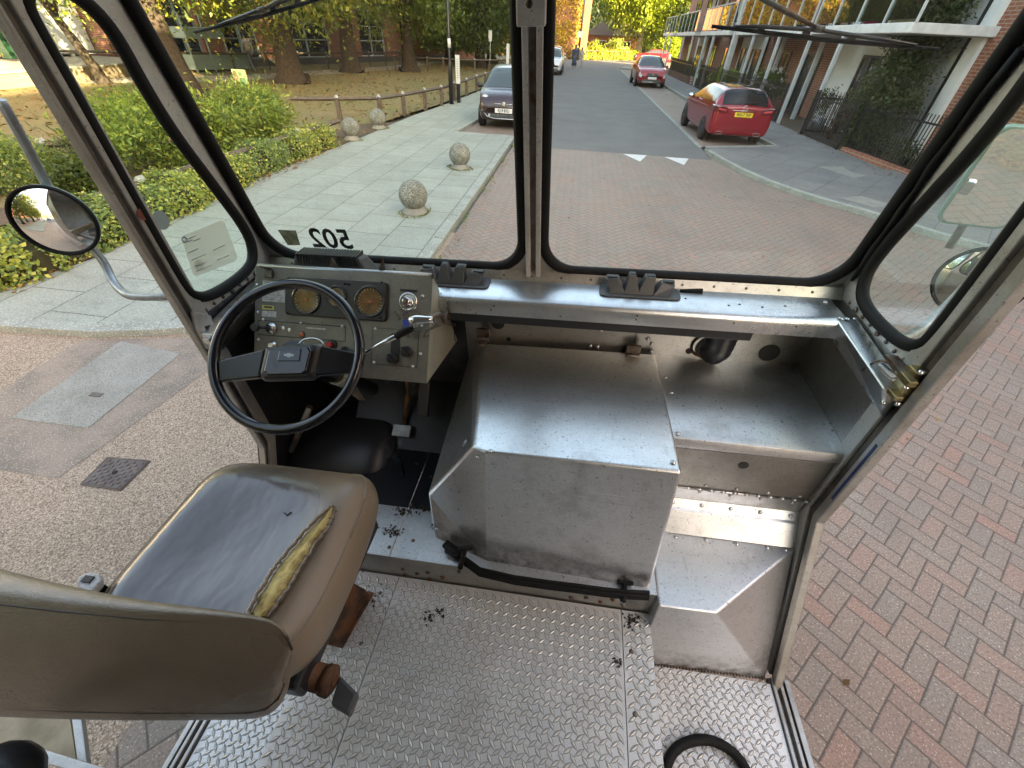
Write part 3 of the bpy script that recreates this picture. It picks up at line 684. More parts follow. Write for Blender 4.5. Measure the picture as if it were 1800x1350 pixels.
# low clipped hedge along the pavement, in two stretches with different leaf colours
def hedge(path, wd, hg, label, mats, name='hedge', n=9000, size=.05, cat='hedge', z=.06, rag=.05):
    t = thing(name, (path[0][0], path[0][1], z), label, cat); o = np.array([path[0][0], path[0][1], z])
    p = np.array(path, float); seg = np.linalg.norm(np.diff(p, axis=0), axis=1); L = seg.sum()
    def at(s):
        s = np.clip(s, 0, L-1e-6); k = np.searchsorted(np.cumsum(seg), s, side='right'); k = np.minimum(k, len(seg)-1)
        s0 = np.concatenate([[0], np.cumsum(seg)])[k]; u = ((s-s0)/seg[k])[:, None]; a, b_ = p[k], p[k+1]
        dr = (b_-a)/seg[k][:, None]; return a+(b_-a)*u, np.stack([-dr[:, 1], dr[:, 0]], 1)
    s = rng.uniform(0, L, n); q, nr = at(s); ang = rng.uniform(-.15, PI+.15, n)
    wob = 1+.16*np.sin(s*5.1)+.10*np.sin(s*11.3+1)+rng.normal(size=n)*rag*2.2
    e = .7; cs = np.sign(np.cos(ang))*np.abs(np.cos(ang))**e; sn = np.abs(np.sin(ang))**e
    off = cs*wd/2*wob; zz = sn*hg*wob*np.where(np.sin(ang) < 0, 0, 1)
    P = np.concatenate([q+nr*off[:, None], zz[:, None]+.01], 1)-[o[0], o[1], 0]
    N = np.stack([nr[:, 0]*cs, nr[:, 1]*cs, sn+.25], 1)
    mk = rng.uniform(0, 1, n) < .5+.5*np.sin(s*1.7+2)
    for sel, mt, nm in ((mk, mats[0], 'foliage'), (~mk, mats[1], 'foliage')):
        leaves(P[sel], size, mt, nm, t, .62, N=N[sel], jit=.6)
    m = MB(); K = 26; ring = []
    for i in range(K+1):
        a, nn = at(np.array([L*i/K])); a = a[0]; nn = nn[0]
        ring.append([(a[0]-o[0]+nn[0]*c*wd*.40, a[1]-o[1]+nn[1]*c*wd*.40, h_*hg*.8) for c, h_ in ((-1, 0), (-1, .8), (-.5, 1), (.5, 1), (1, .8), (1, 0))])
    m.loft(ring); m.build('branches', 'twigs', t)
    return t
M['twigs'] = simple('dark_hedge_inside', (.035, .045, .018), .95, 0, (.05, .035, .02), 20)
hedge([(-5.98, 3.05), (-5.75, 3.6), (-5.78, 5.6), (-5.95, 8.2), (-5.85, 10.6)], .62, .37, 'low variegated yellow-green hedge along the flagstones, seen through the left windows', ('leaf_hedge', 'leaf_hedge2'), n=26000, size=.052)
hedge([(-11.5, 3.4), (-8.0, 3.25), (-6.55, 3.2)], .7, .36, 'yellow variegated hedge at the pavement corner below the round door mirror', ('leaf_hedge', 'leaf_hedge'), n=16000, size=.048)
def shrub(c, rad, label, mat, n=5200, leaf=.12, name='bush', cr=.17, nc=60, lo=.3, aspect=.36, cat='bush', stems=9, group=None, droop=-.3):
    t = thing(name, (c[0], c[1], .06), label, cat, group)
    P = clumps((0, 0, c[2]), rad, nc, n/nc, cr, lo); P = P[P[:, 2] > .03]
    leaves(P, leaf, mat, 'foliage', t, aspect, droop)
    m = MB()
    for k in range(stems):
        a = rng.uniform(0, 6.28); r = rng.uniform(.2, .75)
        m.tube([(.08*math.cos(a), .08*math.sin(a), 0), (rad[0]*r*.6*math.cos(a), rad[1]*r*.6*math.sin(a), c[2]*.8), (rad[0]*r*math.cos(a), rad[1]*r*math.sin(a), c[2]+rad[2]*.6)], [.02, .014, .006], 5)
    m.build('stems', 'bark', t); return t
shrub((-7.6, 8.1, .55), (1.15, 1.5, .54), 'tall bright green leafy bush inside the rail fence, left of the windscreen pillar', 'leaf_bush', 15000, .105, nc=120, cr=.17)
shrub((-7.1, 9.7, .56), (.95, 1.25, .56), 'bright yellow-green bush behind the rail fence, seen through the windscreen', 'leaf_bush', 13000, .10, nc=100, cr=.165)
shrub((-7.45, 6.0, .28), (.42, .42, .28), 'small dark green shrub at the foot of the tall bush', 'leaf_dark', 3200, .07, nc=36, cr=.12, aspect=.5)
shrub((-9.15, 6.0, .28), (1.0, .75, .36), 'rounded clipped golden green bush at the far left behind the mirror arm', 'leaf_hedge2', 15000, .05, nc=300, cr=.13, lo=.85, aspect=.6, name='clipped_bush')
shrub((-8.3, 7.0, .35), (.35, .4, .35), 'wispy pale green shrub behind the near fence', 'leaf_grey', 1500, .09, nc=26, cr=.18, aspect=.25)
# fallen leaves on the grass, in the gutter and at the hedge foot
P = np.stack([rng.uniform(-24, -5.4, 9000), rng.uniform(8, 42, 9000), np.full(9000, .065)], 1)
lf = leaves(P, .13, 'leaf_litter', 'fallen_leaves', aspect=.6, N=np.tile([0, 0, 1.], (9000, 1)), jit=.3); tag(lf, 'brown fallen leaves scattered over the dry grass', 'fallen leaves', kind='stuff')
n = 1500; P = np.stack([rng.normal(-5.56, .09, n), rng.uniform(3.1, 10.8, n), np.full(n, .068)], 1)
P[::3, 0] = rng.uniform(-11, -5.6, len(P[::3])); P[::3, 1] = rng.normal(2.93, .08, len(P[::3]))
lf = leaves(P, .045, 'leaf_litter', 'fallen_leaves', aspect=.6, N=np.tile([0, 0, 1.], (n, 1)), jit=.4); tag(lf, 'small brown leaves lying along the foot of the hedge', 'fallen leaves', kind='stuff')

n = 700; P = np.stack([7.62+rng.normal(size=n)*.10, rng.uniform(11.5, 34, n), np.full(n, .097)], 1); P[::4, 0] = rng.uniform(4.5, 7.6, len(P[::4]))
lf = leaves(P, .05, 'leaf_litter', 'fallen_leaves', aspect=.6, N=np.tile([0, 0, 1.], (n, 1)), jit=.4); tag(lf, 'scattered dead leaves along the foot of the railings on the right pavement', 'fallen leaves', kind='stuff')
n = 420; P = np.stack([rng.uniform(-1.5, 5.5, n), rng.uniform(-2, 12, n), np.full(n, .006)], 1); P[::2, 0] = -1.52+np.abs(rng.normal(size=len(P[::2])))*.06; P[::2, 1] = rng.uniform(3.5, 12.3, len(P[::2]))
lf = leaves(P, .038, 'leaf_litter', 'fallen_leaves', aspect=.6, N=np.tile([0, 0, 1.], (n, 1)), jit=.4); tag(lf, 'few small leaves lying in the gutter and on the block paving', 'fallen leaves', kind='stuff')
n = 900; P = np.stack([-1.545+rng.normal(size=n)*.012, rng.uniform(4.5, 13, n), np.full(n, .004)], 1); k_ = np.sin(P[:, 1]*3.1)+np.sin(P[:, 1]*7.7+1) > .3; P = P[k_]
lf = leaves(P, .035, 'leaf_hedge2', 'kerb_weeds', aspect=.4, droop=-1); tag(lf, 'thin green weeds growing along the foot of the left kerb', 'weeds', kind='stuff')
# ------------------------------------------------------------------ wall materials
def brickwall(name, c1, c2, mortar, ax='y', scale=1):
    g = G(name); x, y, z = g.xyz(); u = {'y': y, 'x': x, 'd': x*.31+y*.95}[ax]
    n = g.new('TexBrick'); g.link(g.vec(u, z), n.inputs['Vector']); n.offset = .5; n.inputs['Scale'].default_value = 1
    n.inputs['Brick Width'].default_value = .225; n.inputs['Row Height'].default_value = .075; n.inputs['Mortar Size'].default_value = .009
    n.inputs['Color1'].default_value = (*c1, 1); n.inputs['Color2'].default_value = (*c2, 1); n.inputs['Mortar'].default_value = (*mortar, 1); n.inputs['Bias'].default_value = -.2
    col = g.mix(g.noise(.8, 5, .6).step(.4, .8)*.35, n.outputs['Color'], tuple(q*.55 for q in c1))
    g.set(col, .85, 0, .25); g.bump(X_(g, n.outputs['Fac']), -.4, .006); return g.m
M['brick_y'] = brickwall('red_brick', (.33, .115, .068), (.27, .092, .056), (.36, .30, .25))
M['brick_x'] = brickwall('red_brick_end', (.30, .10, .05), (.26, .085, .045), (.30, .22, .17), 'x')
M['brick_d'] = brickwall('red_brick_left', (.36, .13, .075), (.30, .10, .065), (.30, .22, .17), 'd')
M['buff'] = brickwall('buff_low_wall', (.26, .20, .13), (.20, .155, .10), (.20, .17, .13), 'y')
M['render'] = simple('white_render', (.80, .80, .78), .8, 0, (.66, .66, .63), 1.2, .4, .75, spec=.2)
M['steel_white'] = simple('white_painted_steel', (.52, .55, .56), .45, 0, (.42, .45, .46), 3)
M['slab_white'] = simple('pale_balcony_edge', (.68, .68, .66), .5, 0, (.55, .55, .53), 4)
M['roof'] = simple('grey_roof', (.10, .095, .095), .7)
M['roof_brown'] = simple('brown_tiles', (.20, .13, .10), .8)
M['soffit'] = simple('cream_soffit', (.42, .40, .36), .8)
M['blue_door'] = simple('blue_door_paint', (.03, .09, .42), .4)
M['grey_door'] = simple('dark_grey_door', (.05, .055, .065), .35)
M['teal'] = simple('teal_frame', (.27, .36, .345), .4)
M['green_bin'] = simple('green_plastic', (.008, .045, .022), .4)
M['pink'] = simple('pink_plastic', (.55, .04, .12), .4)
M['curtain'] = simple('pale_curtain', (.45, .42, .36), .8)
M['reed'] = simple('reed_screen', (.34, .30, .18), .8, 0, (.22, .19, .11), 40)

# ------------------------------------------------------------------ flats on the right
FX, BX = 9.7, 7.75
t = thing('apartment_building', (FX, 9.2, .05), 'long block of red brick and white rendered flats with white balconies, along the right side', 'building'); OB = t.location.copy()
def lb(m, a, b_): return m.bb(Vector(a)-OB, Vector(b_)-OB)
secs = [(9.2, 15.0, 'brick_y'), (15.0, 21.8, 'render'), (21.8, 30.2, 'brick_y'), (30.2, 35.0, 'render'), (35.0, 44.5, 'brick_y'), (44.5, 48.5, 'render'), (48.5, 56, 'brick_y')]
for k, (a, b_, mt) in enumerate(secs):
    m = MB(); lb(m, (FX+(.02 if mt == 'render' else 0), a, 0), (FX+8, b_, 14)); m.build('wall', mt, t)
m = MB(); lb(m, (FX-.3, 9.0, 14), (FX+8.4, 56.3, 14.5)); m.build('roof', 'roof', t)
def opening(x, y0, y1, z0, z1, parent, frame='grey_door', panes=2, curtain=False, nm='window'):
    m = MB(); f = .07; org = OB
    for a, b_ in (((x-.05, y0, z0), (x+.05, y0+f, z1)), ((x-.05, y1-f, z0), (x+.05, y1, z1)), ((x-.05, y0+f, z1-f), (x+.05, y1-f, z1)), ((x-.05, y0+f, z0), (x+.05, y1-f, z0+f))): m.bb(Vector(a)-org, Vector(b_)-org)
    for i in range(1, panes):
        yy = y0+(y1-y0)*i/panes; m.bb(Vector((x-.045, yy-f/2, z0+f))-org, Vector((x+.045, yy+f/2, z1-f))-org)
    w_ = m.build(nm, frame, parent)
    m = MB(); m.bb(Vector((x-.012, y0+f, z0+f))-org, Vector((x+.012, y1-f, z1-f))-org); m.build('pane', 'dark_glass', w_)
    if curtain: m = MB(); m.bb(Vector((x-.018, y0+f, z0+f))-org, Vector((x-.0125, y0+(y1-y0)*.45, z1-f))-org); m.build('curtain', 'curtain', w_)
    return w_
for a, b_, z0, z1, pn in ((18.7, 19.9, .1, 2.25, 2), (23.1, 24.6, .1, 2.2, 2), (26.4, 27.6, .8, 2.2, 2), (31.0, 31.9, .1, 2.2, 1), (32.4, 33.3, .1, 2.2, 1), (33.8, 34.6, .1, 2.2, 1), (37, 38.6, .2, 2.2, 2), (41, 42.4, .2, 2.2, 2), (45.3, 47.6, .1, 2.2, 3), (50, 51.8, .1, 2.2, 2)):
    opening(FX-.01 if not 15 < a < 21.8 and not 30 < a < 35 and not 44 < a < 48 else FX+.01, a, b_, z0, z1, t, panes=pn)
w_ = MB(); lb(w_, (FX-.04, 16.6, .05), (FX+.02, 17.6, 2.15)); w_ = w_.build('door', 'grey_door', t)
m = MB(); lb(m, (FX-.075, 17.45, 1.0), (FX-.045, 17.5, 1.25)); m.build('handle', 'chrome', w_)
m = MB(); lb(m, (FX-.03, 17.95, 1.15), (FX+.02, 18.15, 1.45)); ic = m.build('intercom', 'chrome', t, bevel=.01)
m = MB()
for i in range(4): m.box(Vector((FX-.034, 18.05, 1.2+i*.06))-OB, (.006, .08, .03))
m.build('buttons', 'black_ink', ic)
for a, b_ in ((16.2, 18.0), (19.0, 20.6), (23, 24.6), (26, 28), (31, 34.6), (37, 39.4), (41, 43), (45, 48), (50.5, 52.5)):
    opening(FX-.02, a, b_, 3.0, 5.2, t, panes=2, frame='grey_door', curtain=(int(a) % 2 == 1))
    opening(FX-.02, a, b_, 6.0, 8.1, t, panes=2); opening(FX-.02, a, b_, 9.0, 11.1, t, panes=2)
for y, mt in ((15.06, 'black_paint'), (21.86, 'black_paint'), (30.0, 'black_paint')):
    m = MB(); m.cyl(Vector((FX-.08, y, 0))-OB, Vector((FX-.08, y, 14))-OB, .05); m.build('downpipe', mt, t)
m = MB(); lb(m, (FX-.10, 14.55, 0), (FX-.003, 14.98, 14)); m.build('corner_strip', 'render', t)
m = MB(); lb(m, (FX-.09, 15.8, 3.05), (FX-.0, 16.1, 3.13)); m.build('vent_slot', 'soffit', t)
# balconies: decks, glass fronts, posts
def deck(y0, y1, z=2.72, x0=BX):
    m = MB(); lb(m, (x0, y0, z), (FX-.004, y1, z+.20)); d_ = m.build('balcony_deck', 'slab_white', t, bevel=.01)
    m = MB(); lb(m, (x0+.05, y0+.05, z-.012), (FX-.01, y1-.05, z-.003)); m.build('soffit', 'soffit', d_)
    k = max(1, round((y1-y0)/1.45)); st = (y1-y0)/k; m = MB(); mg = MB()
    for i in range(k+1): m.bb(Vector((x0+.02, y0+i*st-.025, z+.20))-OB, Vector((x0+.07, y0+i*st+.025, z+1.32))-OB)
    m.bb(Vector((x0+.015, y0, z+1.32))-OB, Vector((x0+.075, y1, z+1.37))-OB); m.build('balustrade', 'steel_white', d_)
    for i in range(k): mg.bb(Vector((x0+.04, y0+i*st+.06, z+.26))-OB, Vector((x0+.05, y0+(i+1)*st-.06, z+1.28))-OB)
    mg.build('glass_front', 'balcony_glass', d_)
deck(14.35, 20.2); deck(20.5, 29.6); deck(31.0, 38.4); deck(40.4, 48.2); deck(50, 56); deck(8.0, 11.2, 2.78)
for z in (5.7, 8.7):
    deck(14.35, 29.6, z); deck(31, 48.2, z)
def column(y, x=BX+.06, r=.055, h=2.72, z=.04, nm='column'):
    m = MB(); m.bb(Vector((x-r, y-r, z))-OB, Vector((x+r, y+r, h))-OB); m.build(nm, 'steel_white', t, bevel=.01)
for y in (11.15, 17.7, 20.1, 23.2, 26.6, 34.6, 36.7, 41.0, 44.5, 51, 54): column(y)
column(29.9, BX+.12, .12, 14); column(30.6, BX+.25, .10, 14)
for y in (21.9, 26.0, 39.6): column(y, 9.0, .07)
# balcony contents
def item(nm, loc, label, cat): return thing(nm, loc, label, cat)
zt = 2.92+.005
t2 = item('plastic_tub', (8.35, 17.6, zt), 'pink plastic tub behind the balcony glass above the entrance', 'tub'); m = MB(); m.lathe([(.20, 0), (.26, .26), (.28, .27), (.28, .29), (.25, .29), (.19, .02)], (0, 0, 0)); m.build('tub', 'pink', t2)
t2 = item('balcony_chair', (8.3, 33.2, zt), 'dark grey moulded chair on the balcony deck beyond the white column', 'chair')
m = MB(); m.bb((-.26, -.26, .40), (.26, .26, .45)); m.build('seat', 'grey_door', t2, bevel=.02)
m = MB(); m.loft([[(-.26, .22, .42), (.26, .22, .42), (.26, .27, .42), (-.26, .27, .42)], [(-.27, .30, .75), (.27, .30, .75), (.27, .35, .75), (-.27, .35, .75)], [(-.18, .34, 1.0), (.18, .34, 1.0), (.18, .38, 1.0), (-.18, .38, 1.0)]]); m.build('backrest', 'grey_door', t2)
for a in (-.22, .22):
    for b_ in (-.22, .22): m = MB(); m.cyl((a, b_, 0), (a, b_, .41), .018, 8); m.build('leg', 'grey_door', t2)
t2 = item('bicycle', (8.5, 18.2, zt), 'white bicycle parked behind the balcony glass next to the pink tub', 'bicycle')
for yy in (-.52, .52):
    m = MB(); m.tube([(0, yy+.33*math.cos(a), .34+.33*math.sin(a)) for a in np.linspace(0, 2*PI, 24)[:-1]], .018, 6, closed=True)
    for a in np.linspace(0, PI, 7)[:-1]: m.tube([(0, yy+.32*math.cos(a), .34+.32*math.sin(a)), (0, yy-.32*math.cos(a), .34-.32*math.sin(a))], .003, 4)
    m.build('wheel', 'rubber', t2)
m = MB(); A, B, D, E_, F_ = (0, -.52, .34), (0, -.08, .32), (0, -.2, .82), (0, .36, .84), (0, .52, .34)
for p, q in ((A, B), (B, D), (A, D), (D, E_), (B, E_), (E_, F_), (E_, (0, .33, 1.0))): m.tube([p, q], .017, 7)
m.build('frame', 'white_paint', t2); m = MB(); m.tube([(-.28, .25, 1.02), (0, .34, 1.0), (.28, .25, 1.02)], .014, 7); m.build('handlebar', 'rubber', t2)
m = MB(); m.ball((0, -.22, .9), .1, 10, (.7, 1.3, .35)); m.build('saddle', 'rubber', t2)
t2 = item('reed_screen', (BX+.14, 14.5, zt), 'straw coloured reed screen tied inside the end of the balcony rail', 'screen'); m = MB()
for i in range(46): m.cyl((0, i*.026, 0), (0, i*.026, 1.08+.02*math.sin(i*2.1)), .011, 5)
m.build('reeds', 'reed', t2)
t2 = item('orange_blind', (BX+.12, 38.9-3.6, zt), 'orange fabric windbreak behind the glass of the farther balcony', 'windbreak'); m = MB()
for i in range(3): m.bb((0, i*.95+.03, .02), (.012, i*.95+.92, 1.1))
m.build('cloth', 'orange', t2); m = MB()
for i in range(4): m.cyl((0.02, i*.95, 0), (.02, i*.95, 1.15), .015, 6)
m.build('poles', 'steel_white', t2)
for x, y, s_, lb_ in ((8.15, 16.6, .22, 'potted plant nearest the reed screen on the balcony'), (8.1, 19.3, .18, 'small potted plant on the balcony past the bicycle')):
    shrubt = thing('potted_plant', (x, y, zt), lb_, 'plant'); m = MB(); m.lathe([(.11, 0), (.15, .24), (.13, .24), (.12, .2)], (0, 0, 0)); m.build('pot', 'rust', shrubt)
    leaves(clumps((0, 0, .5), (s_, s_, .3), 16, 14, .07, .2), .12, 'leaf_bush', 'foliage', shrubt, .35)

# railings, dwarf wall, front gardens
def railing(a, b_, label, h=1.12, z=.10, sp=.105, spikes=True):
    a = Vector((*a, z)); b_ = Vector((*b_, z)); L = (b_-a).length; d_ = (b_-a).normalized(); t3 = thing('railing', a, label, 'railing', 'black railings in front of the flats'); m = MB()
    n = int(L/sp); rot = d_.to_track_quat('X', 'Z').to_matrix()
    for i in range(n+1):
        p = d_*(i*L/n); m.box(p+Vector((0, 0, h/2+.04)), (.016, .016, h-.02+(.10 if spikes else 0)), rot)
    m.build('bars', 'black_paint', t3); m = MB()
    for zz in (.10, h-.10): m.box(d_*L/2+Vector((0, 0, zz)), (L, .02, .04), rot)
    m.build('rail', 'black_paint', t3)
    m = MB()
    for p in (0, L): m.box(d_*p+Vector((0, 0, h/2+.05)), (.05, .05, h+.12), rot)
    m.build('post', 'black_paint', t3); return t3
railing((8.25, 11.6), (7.9, 14.9), 'black spiked railing on the red brick kerb nearest the windscreen corner')
railing((7.72, 15.0), (7.66, 17.55), 'black spiked railing beside the entrance post, with plants behind')
railing((7.75, 17.55), (9.5, 17.7), 'short black railing turning in towards the entrance door')
railing((7.72, 20.25), (7.6, 25.4), 'dark railing behind the parked red hatchback')
railing((7.6, 25.6), (7.58, 29.4), 'dark railing with clipped hedge behind it')
railing((7.55, 30.2), (7.5, 34.4), 'dark railing in front of the white rendered bay')
railing((7.5, 37.0), (7.5, 46), 'far dark railing on a low brick wall')
w_ = thing('dwarf_wall', (8.1, 13.2, .05), 'low red brick kerb wall carrying the nearest railing', 'wall'); m = MB(); m.prism([(.22, -1.9, 0), (.10, -1.9, 0), (-.30, 1.72, 0), (-.18, 1.72, 0)], (0, 0, .14)); m.build('bricks', 'brick_y', w_)
w_ = thing('dwarf_wall', (7.6, 41.5, .05), 'low brick wall under the far railing past the red car', 'wall'); m = MB(); m.bb((-.1, -4.5, 0), (.15, 4.5, .45)); m.build('bricks', 'brick_y', w_)
P = np.concatenate([clumps((8.75, 15.7, 1.2), (.62, 1.05, 1.25), 200, 75, .16, .25), clumps((9.0, 15.9, 3.0), (.50, .85, 1.4), 150, 65, .17, .25), clumps((9.2, 15.6, 4.6), (.35, .8, 1.0), 50, 50, .16, .2), clumps((8.3, 14.9, .55), (.3, .55, .5), 40, 45, .12, .2)])
t2 = thing('climbing_shrub', (8.9, 15.7, .05), 'large dark evergreen climber rising up the white wall beside the entrance', 'climbing plant')
leaves(P-np.array([8.9, 15.7, .05]), .115, 'leaf_climb', 'foliage', t2, .5)
m = MB()
for a in (-.3, 0, .35): m.tube([(a*.5, a, 0), (a*.3+.1, a*.6, 1.5), (.25, a, 3), (.3, a*1.2, 4.6)], [.05, .04, .03, .015], 7)
m.build('stems', 'bark', t2)
shrub((8.5, 24.2, .95), (.55, 1.25, .55), 'rose bush with white flowers behind the railing', 'leaf_dark', 3600, .09, name='rose_bush', cr=.16, nc=50, aspect=.6)
P = clumps((8.4, 24.2, 1.05), (.6, 1.3, .6), 16, 12, .05, .8); f_ = leaves(P, .10, 'flower', 'blossoms', bpy.data.objects['rose_bush'], .9); f_.location = (-8.5, -24.2, 0)
for y, lb_, c_ in ((28.6, 'clipped box hedge behind the railing, nearer of two', (.5, 1.1, .42)), (31.2, 'clipped box hedge behind the railing, farther of two', (.5, .9, .40)), (40, 'dark hedge above the far brick wall', (.5, 4.2, .62))):
    shrub((8.15, y, .75), c_, lb_, 'leaf_bush' if y < 35 else 'leaf_dark', 5200, .07, name='box_hedge', cr=.13, nc=140, lo=.75, aspect=.6)
for x, y, lb_ in ((8.2, 18.4, 'grey planter with a slim plant by the entrance post'), (8.9, 19.2, 'grey planter with a slim plant close to the glazed door')):
    t2 = thing('planter', (x, y, .05), lb_, 'planter'); m = MB(); m.lathe([(.14, 0), (.19, .36), (.17, .36), (.16, .3)], (0, 0, 0)); m.build('pot', 'arm', t2)
    leaves(clumps((0, 0, .85), (.16, .16, .5), 22, 16, .07, .1), .09, 'leaf_climb', 'foliage', t2, .4); m = MB(); m.cyl((0, 0, .3), (0, 0, 1.1), .012, 6); m.build('stem', 'bark', t2)
m_ = shrub((8.6, 13.2, .32), (.4, 1.1, .3), 'straggly low plants behind the nearest railing', 'leaf_climb', 1600, .07, nc=40, cr=.12)
m_ = shrub((8.35, 16.9, .6), (.3, .5, .6), 'reddish twiggy shrub behind the railing by the entrance', 'leaf_litter', 900, .06, nc=24, cr=.12)

# block on the other side of the side road, behind and to the right (it shades the van)
t = thing('corner_building', (13, -20, 0), 'red brick block with white bands on the corner behind the van', 'building'); OB = t.location.copy()
m = MB(); m.bb((0, -30, 0), (12, 20.5, 11.6)); m.build('wall', 'brick_y', t); m = MB(); m.bb((-.3, -30.3, 11.6), (12.3, 20.8, 12.0)); m.build('roof', 'roof', t); m = MB(); m.bb((0, 18.5, 12.01), (12, 24, 13.5)); m.bb((0, 20.81, 0), (12, 24, 12.0)); m.build('shade_tower', 'brick_y', t)  # wall height set for shade; tower box added unseen to shade a trunk
for i in range(8):
    for z in (1.0, 4.0, 7.0): opening(13-.02, -46+i*6, -44.2+i*6, z, z+1.5, t)
m = MB()
for z in (3.2, 6.4): m.bb((-.05, -30, z), (-.002, 20.5, z+.2))
m.build('band', 'render', t)
# house row well behind on the left, seen only in the mirrors
t = thing('terrace_building', (-24, -45, 0), 'plain brick terrace far behind the van on the left', 'building'); m = MB(); m.bb((-10, -25, 0), (0, 25, 7)); m.build('wall', 'brick_y', t)
m = MB(); m.prism([(-10.3, -25, 7), (.3, -25, 7), (-5, -25, 9.6)], (0, 50, 0)); m.build('roof', 'roof_brown', t)
for i, (x, y) in enumerate(((-9, -12), (-9.5, -20), (-9, -34), (-11, -5), (-8.5, -27), (-8.6, -44), (-14, -60), (-5, -75), (4, -95), (15, -85))):
    tree(x, y, 'leafy tree behind the van, '+['second in the row beside the pavement', 'third in the row beside the pavement', 'fifth in the row beside the pavement', 'closest to the driveway', 'fourth in the row beside the pavement', 'sixth in the row beside the pavement', 'set back from the end of the row', 'left of the road where it ends', 'in the middle of the view down the road', 'right of the road where it ends'][i], crown=(3.6, 3.6, 3.8), cz=5.4, trunk=.3, nc=60, per=50, mat='leaf_dark', leaf=.4, cr=.8, group='trees behind the van')

tree(-8.0, -7.5, 'broad leafy tree beside the left pavement just behind the van', crown=(4.6, 4.6, 4.4), cz=5.6, trunk=.34, nc=130, per=60, mat='leaf_dark', leaf=.36, cr=.8, group='trees behind the van')
tree(-7.6, -15, 'broad leafy tree a little further back beside the left pavement', crown=(4.4, 4.4, 4.4), cz=5.6, trunk=.34, nc=110, per=60, mat='leaf_dark', leaf=.36, cr=.8, group='trees behind the van')
# ------------------------------------------------------------------ buildings on the left
fo = Vector((-22.4, 21.0, .05)); fd = Vector((.31, .95, 0)).normalized(); fn = Vector((.95, -.31, 0)).normalized()
def fs(px, py=118):
    "distance along the left facade for a picture column"
    r = RO @ Vector((px-CX, py-CY, FPX)); t_ = (fo-Vector((0, 0, EYE))).dot(fn)/r.dot(fn); p = r*t_; return (p-fo).dot(fd)
t = thing('glazed_brick_building', fo, 'long low red brick building with big dark mullioned windows across the lawn', 'building')
rt = Matrix((fd, -fn, Vector((0, 0, 1)))).transposed()   # local x along facade, y into the building
def fb(m, s0, s1, y0, y1, z0, z1):
    return m.box(rt @ Vector(((s0+s1)/2, (y0+y1)/2, (z0+z1)/2)), (abs(s1-s0), abs(y1-y0), z1-z0), rt)
S0 = fs(322, 125)+6; S1 = fs(800)
m = MB(); fb(m, S0-6, S1+6, .6, 9, 0, 7.5); m.build('wall', 'brick_d', t)
for a, b_ in ((fs(372), fs(397)), (fs(398.5), fs(410)), (fs(468), fs(512)), (fs(590), fs(640)), (fs(684), fs(800)+6)):
    m = MB(); fb(m, a, b_, 0, .595, 0, 7.4); m.build('pier', 'brick_d', t)
m = MB(); fb(m, S0-6, S1+6, -.4, 9.3, 7.5, 8.0); m.build('roof', 'roof', t)
for a, b_ in ((S0-6, fs(371.5)), (fs(410.5), fs(467.5)), (fs(512.5), fs(589.5)), (fs(640.5), fs(683.5))):
    m = MB(); fb(m, a, b_, .30, .34, .35, 7.2); wd_ = m.build('window', 'dark_glass', t); m = MB(); n = max(2, int(abs(b_-a)/1.3))
    for i in range(n+1): s_ = a+(b_-a)*i/n; fb(m, s_-.045, s_+.045, .22, .30, .35, 7.2)
    for z in (.35, 1.25, 2.1, 3.0, 3.9, 4.8, 5.7): fb(m, a, b_, .235, .295, z, z+.06)
    m.build('mullions', 'steel_white' if b_ > fs(500) else 'teal', wd_)
m = MB(); fb(m, S0-5.5, S1, -.25, .59, 0, .34); m.build('plinth', 'roof', t)
t = thing('glazed_porch', fo+fd*fs(350)-rt @ Vector((0, 1.6, 0)), 'pale teal glazed lean-to beside the brick piers', 'porch')
m = MB(); fb(m, -1.6, 1.5, -.6, .6, .1, .7); m.build('panel', 'teal', t); m = MB(); fb(m, -1.7, .3, -.8, .6, 1.35, 1.75); m.build('roof_edge', 'teal', t)
m = MB()
for s_ in (-1.6, -.6, .4, 1.4): fb(m, s_-.03, s_+.03, -.62, -.56, 0, 2.3)
m.build('frame', 'teal', t)
t = thing('low_wall', (-19.6, 15.5, .05), 'low buff brick retaining wall running along the lawn below the white building', 'wall')
m = MB(); m.prism([(.7, -9, 0), (.95, -9, 0), (-.65, 9, 0), (-.9, 9, 0)], (0, 0, .42)); m.build('bricks', 'buff', t); m = MB(); m.prism([(.66, -9, .42), (1.0, -9, .42), (-.6, 9, .42), (-.94, 9, .42)], (0, 0, .06)); m.build('coping', 'slab', t)
sheet_obj('terrace', [(-18.9, 6.5), (-20.5, 24.5), (-30, 24.5), (-30, 6.5)], .42, 'path', .5)
WX = -25.2
t = thing('white_building', (WX, 15, .5), 'white rendered building with a blue door and a dark double door at far left', 'building')
m = MB(); m.bb((-8, -12, 0), (0, 9.6, 6.0)); m.build('wall', 'render', t); m = MB(); m.bb((-8.3, -12.3, 6), (.4, 9.9, 6.4)); m.build('roof', 'roof', t)
def W(px, py):
    p = _hit(RO, px, py, EYE, x=WX); return p-Vector((WX, 15, .5))
def wpatch(nm, x0, y0, x1, y1, mat, th=.05, parent=None):
    a, b_ = W(x0, y0), W(x1, y1); m = MB(); m.bb((0, a.y, max(a.z, 0.02)), (th, b_.y, max(b_.z, 0.02))); return m.build(nm, mat, parent or t, bevel=.01)
wpatch('door', 33, 131, 47, 92, 'blue_door', .06)
d1 = wpatch('door', 112, 130, 134, 93, 'grey_door', .06); wpatch('leaf', 124, 130, 125, 95, 'black_paint', .075, d1)
wpatch('sign', 140, 121, 149, 110, 'red_plastic', .04); wpatch('notice', 26, 111, 34, 103, 'sign_yellow', .04)
